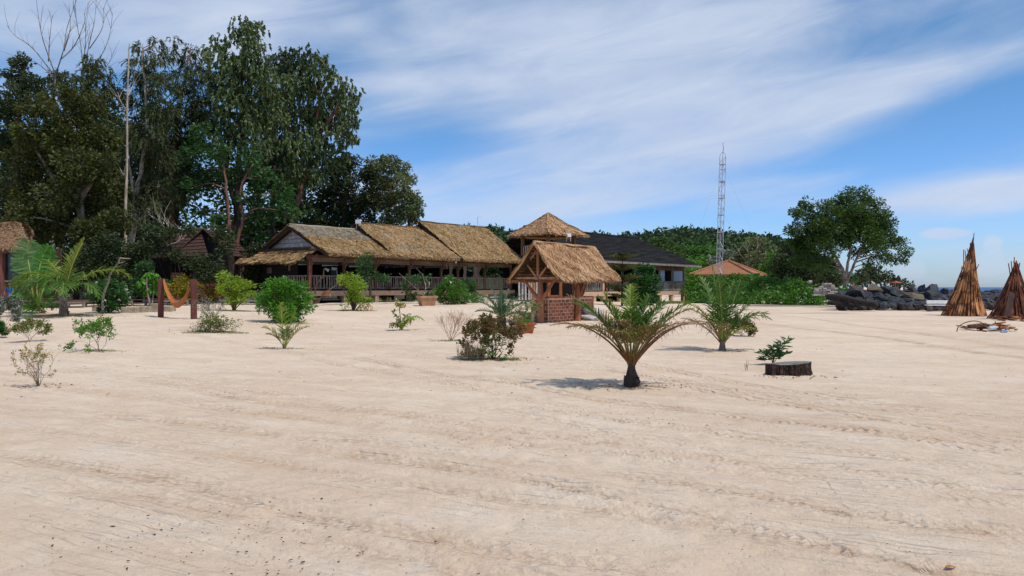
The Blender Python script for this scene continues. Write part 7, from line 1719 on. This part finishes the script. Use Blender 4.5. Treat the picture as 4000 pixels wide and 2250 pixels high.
# potted bougainvillea and foliage plant beside the well
pbx = GP(2035, 1290)
round_shrub('bougainvillea', 'leggy green bougainvillea with pale pink bracts beside the well', pbx, [(2000, 1215, 18), (2030, 1200, 22), (2065, 1195, 20), (2095, 1200, 14), (2015, 1240, 18), (2050, 1235, 18), (2085, 1225, 14), (1985, 1235, 12), (2040, 1180, 10), (2075, 1178, 8)], pbx.y, LF['mixed'], 'broad', .085, .05, .75, 210, 8, m_twig_mid, depth=.3, stem_r=.014)
pc2 = pb1 + Vector((0, 0, .36)); ROOTB = pc2
round_shrub('potted_plant', 'bright leafy plant growing in the square terracotta pot', pc2, [(2055, 1262, 13), (2042, 1268, 10), (2068, 1268, 10), (2052, 1250, 9)], pb1.y, LF['shrub'], 'broad', .14, .06, 1.1, 211, 4, m_twig_mid, depth=.08, stem_r=.01)
mb = MB(); a = WP(2012, 1232, GP(2012, 1290).y); mb.box(a + Vector((0, 0, -.02)), (.36, .36, .06)); mb.box(a + Vector((0, 0, -.30)), (.16, .16, .5)); o = mb.build('pedestal', m_conc); bevel(o, .01); setp(o, 'pale stone pedestal among the bougainvillea', 'pedestal')
# banana / traveller's palm at left
b = GP(150, 1228) + Vector((0, 1.0, 0)); b.z = Hs(b.x, b.y); bt = thing('banana_plant', 'tall banana plant with broad torn leaves beside the thatched hut', 'banana plant', b)
rng = np.random.default_rng(220)
def paddle(root, base, path, w, mat, split=.5):
    c = curve_pts([Vector(q) for q in path], 5); n = len(c); k0 = n // 3; mb = MB(); mb.tube(c, [.055 - .045 * i / (n - 1) for i in range(n)], 5, mi=1)
    for i in range(k0, n - 1):
        u = (i - k0) / (n - 1 - k0); u2 = (i + 1 - k0) / (n - 1 - k0); w0 = w * math.sin(PI * (.08 + .9 * u)) ** .6; w1 = w * math.sin(PI * min(.99, .08 + .9 * u2)) ** .6
        tn = (c[i + 1] - c[i]).normalized(); s_ = tn.cross(Vector((.2, -1, .1))).normalized()
        for sg in (-1, 1):
            m_ = 3
            for j in range(m_):
                a0 = c[i].lerp(c[i + 1], j / m_); a1 = c[i].lerp(c[i + 1], (j + .88) / m_); dz = Vector((0, rng.uniform(-.1, .1), rng.uniform(-.12, .02)))
                mb.add([a0, a1, a1 + s_ * sg * w1 + tn * w * .25 + dz, a0 + s_ * sg * w0 + tn * w * .25 + dz], [[0, 1, 2, 3]], 0)
    return mb.build('leaf', None, root, mats=[mat, m_rib_g])
Dq = b.y
m_ban = im('banana_leaf', ['5c8048', '6f9458', '4a6e3c'], .5, .35); m_ban2 = im('banana_leaf_bright', ['3f7a2c', '4f8f36', '356b26'], .45, .4)
for (p_, w, mt) in [([(140, 1215), (125, 1100), (108, 1000), (112, 945)], .75, m_ban), ([(140, 1215), (120, 1110), (88, 1040), (95, 990)], .55, m_ban), ([(148, 1215), (145, 1100), (165, 1010), (190, 958)], .42, m_ban2), ([(148, 1215), (160, 1110), (190, 1040), (198, 975)], .38, m_ban2), ([(140, 1215), (112, 1130), (75, 1100), (48, 1110)], .4, m_ban), ([(148, 1215), (165, 1140), (180, 1120), (200, 1135)], .35, m_ban2), ([(140, 1215), (105, 1160), (80, 1140), (65, 1150)], .35, m_ban2)]:
    paddle(bt, b, [WP(x, y, Dq + rng.uniform(-.3, .3)) for x, y in p_], w, mt)
round_shrub('stem_clump', 'dense reedy green clump at the foot of the banana plant', b + Vector((-.1, -.3, 0)), [(110, 1195, 24), (140, 1200, 24), (90, 1170, 20), (150, 1175, 20), (100, 1215, 18)], Dq - .3, LF['hedge'], 'broad', .5, .05, 1.0, 221, 10, m_twig_mid, depth=.3)
# Norfolk pine and leafy tree by the dark house
b = GP(2430, 1196); Dn_ = 58; b = Vector((WP(2430, 0, Dn_).x, Dn_, Hs(9, 58))); npn = thing('norfolk_pine', 'young layered pine with flat tiers of branches right of the well', 'pine', b); rng = np.random.default_rng(230)
top = WP(2432, 1000, Dn_); mb = MB(); mb.tube([b + Vector((0, 0, -.1)), b.lerp(top, .5), top], [.09, .06, .015], 7); mb.build('trunk', m_bark_dark, npn)
m_needle = im('pine_needles', ['3a4420', '4b5428', '5f6430', '2f3c1c', '6d6a38'], .7, .2)
for k, (yy_, L) in enumerate([(1004, .55), (1018, 1.15), (1050, .7), (1062, 1.35), (1095, 1.0), (1105, 1.5), (1135, 1.2), (1145, 1.4), (1168, 1.1)]):
    z = WP(0, yy_, Dn_).z; c = b.lerp(top, max(0, min(1, (z - b.z) / (top.z - b.z)))); mb = MB()
    for j in range(7):
        a = 2 * PI * j / 7 + k * .5; f = frond_mesh(c, a, R(20), L * 1.1, .15, 30, .26 + .1 * L, .05, rng, .8, .1); n0 = len(mb.v); mb.v += f.v; mb.f += [[i + n0 for i in q] for q in f.f]; mb.mi += f.mi
    mb.build('branch_tier', None, npn, mats=[m_needle, m_bark_dark])
b = Vector((WP(2520, 0, 60).x, 60, Hs(10, 60))); round_shrub('leafy_bush', 'tall dark green bushy shrub between the pine and the windows', b, [(2500, 1065, 26), (2540, 1060, 24), (2470, 1095, 24), (2520, 1100, 36), (2555, 1095, 22), (2490, 1135, 30), (2540, 1140, 32), (2575, 1130, 14), (2500, 1170, 26), (2550, 1170, 22), (2515, 1045, 16)], 60, LF['deep'], 'broad', .22, .11, 1.9, 231, 8, m_bark_dark, depth=.5)
for i, (x, y, r_, h, key, lab) in enumerate([(2480, 1194, 30, .5, 'hedge', 'spiky green plants below the pine'), (2590, 1186, 50, .22, 'grass', 'thin weeds along the piers of the house'), (2660, 1182, 50, .2, 'grass', 'thin weeds at the right end of the house')]):
    b = GP(x, y); grass_patch('ground_cover', lab, (b.x, b.y), r_ / 3000 * b.y * 1.6, 1.0, 900, h, LF[key], 240 + i, .8, wd=.03)
b = GP(2712, 1170); round_shrub('small_bush', 'small round bush on the sand at the corner of the dark-roofed house', b, [(2700, 1160, 10), (2715, 1155, 12), (2725, 1164, 8)], b.y, LF['hedge'], 'broad', .2, .1, 1.2, 250, 4, m_twig_mid, depth=.2)
b = GP(2310, 1192) 
b = Vector((WP(3270, 0, 56).x, 56, 0)); grass_patch('ground_cover', 'green weeds growing over the near end of the huge log', (b.x + .4, b.y - 1.5), 1.3, 1.0, 900, .35, LF['hedge'], 260, .7, wd=.04)
b = Vector((WP(3300, 0, 62).x, 62, 0)); round_shrub('low_bush', 'low bright bush at the foot of the spreading tree', b, [(3270, 1135, 12), (3295, 1130, 14), (3320, 1132, 12), (3290, 1145, 14)], 62, LF['hedge'], 'broad', .2, .1, 1.2, 262, 4, m_twig_mid, depth=.3)

# dead leaves and husks lying round the plants
rng = np.random.default_rng(300); P_ = []
for (x, y, n_, sx, sy) in [(2470, 1512, 90, .8, .4), (2822, 1369, 60, .7, .5), (1925, 1404, 140, .9, .45), (1110, 1362, 40, .6, .4), (1110, 1265, 120, 1.8, 1.0), (915, 1215, 90, 1.6, .9), (1383, 1216, 70, 1.4, .8), (248, 1236, 160, 2.4, 1.4), (820, 1297, 90, 1.4, .9), (385, 1372, 40, .7, .4), (150, 1511, 40, .5, .3), (600, 1230, 120, 4, 2.0), (3100, 1475, 50, .6, .3), (1570, 1290, 30, .5, .4), (1700, 1205, 160, 6, 1.0)]:
    q = GP(x, y); xs = q.x + rng.normal(0, sx * .6, n_); ys = q.y + rng.normal(0, sy * .6, n_); P_.append(np.stack([xs, ys, H(xs, ys) + .012], 1))
P_ = np.concatenate(P_); d = rng.normal(size=P_.shape); d[:, 2] = rng.uniform(-.05, .35, len(P_)); V, Fc = leaf_quads(P_, d, .055, .022, rng); V[:, 2] = np.maximum(V[:, 2], H(V[:, 0], V[:, 1]) + .006)
o = np_mesh('leaf_litter', V, Fc, im('dead_leaves', ['8a6040', '6e4a32', 'a8784c', '54392a', 'b89068'], .85)); setp(o, 'dead brown leaves lying on the sand round the plants', 'leaf litter', kind='stuff')
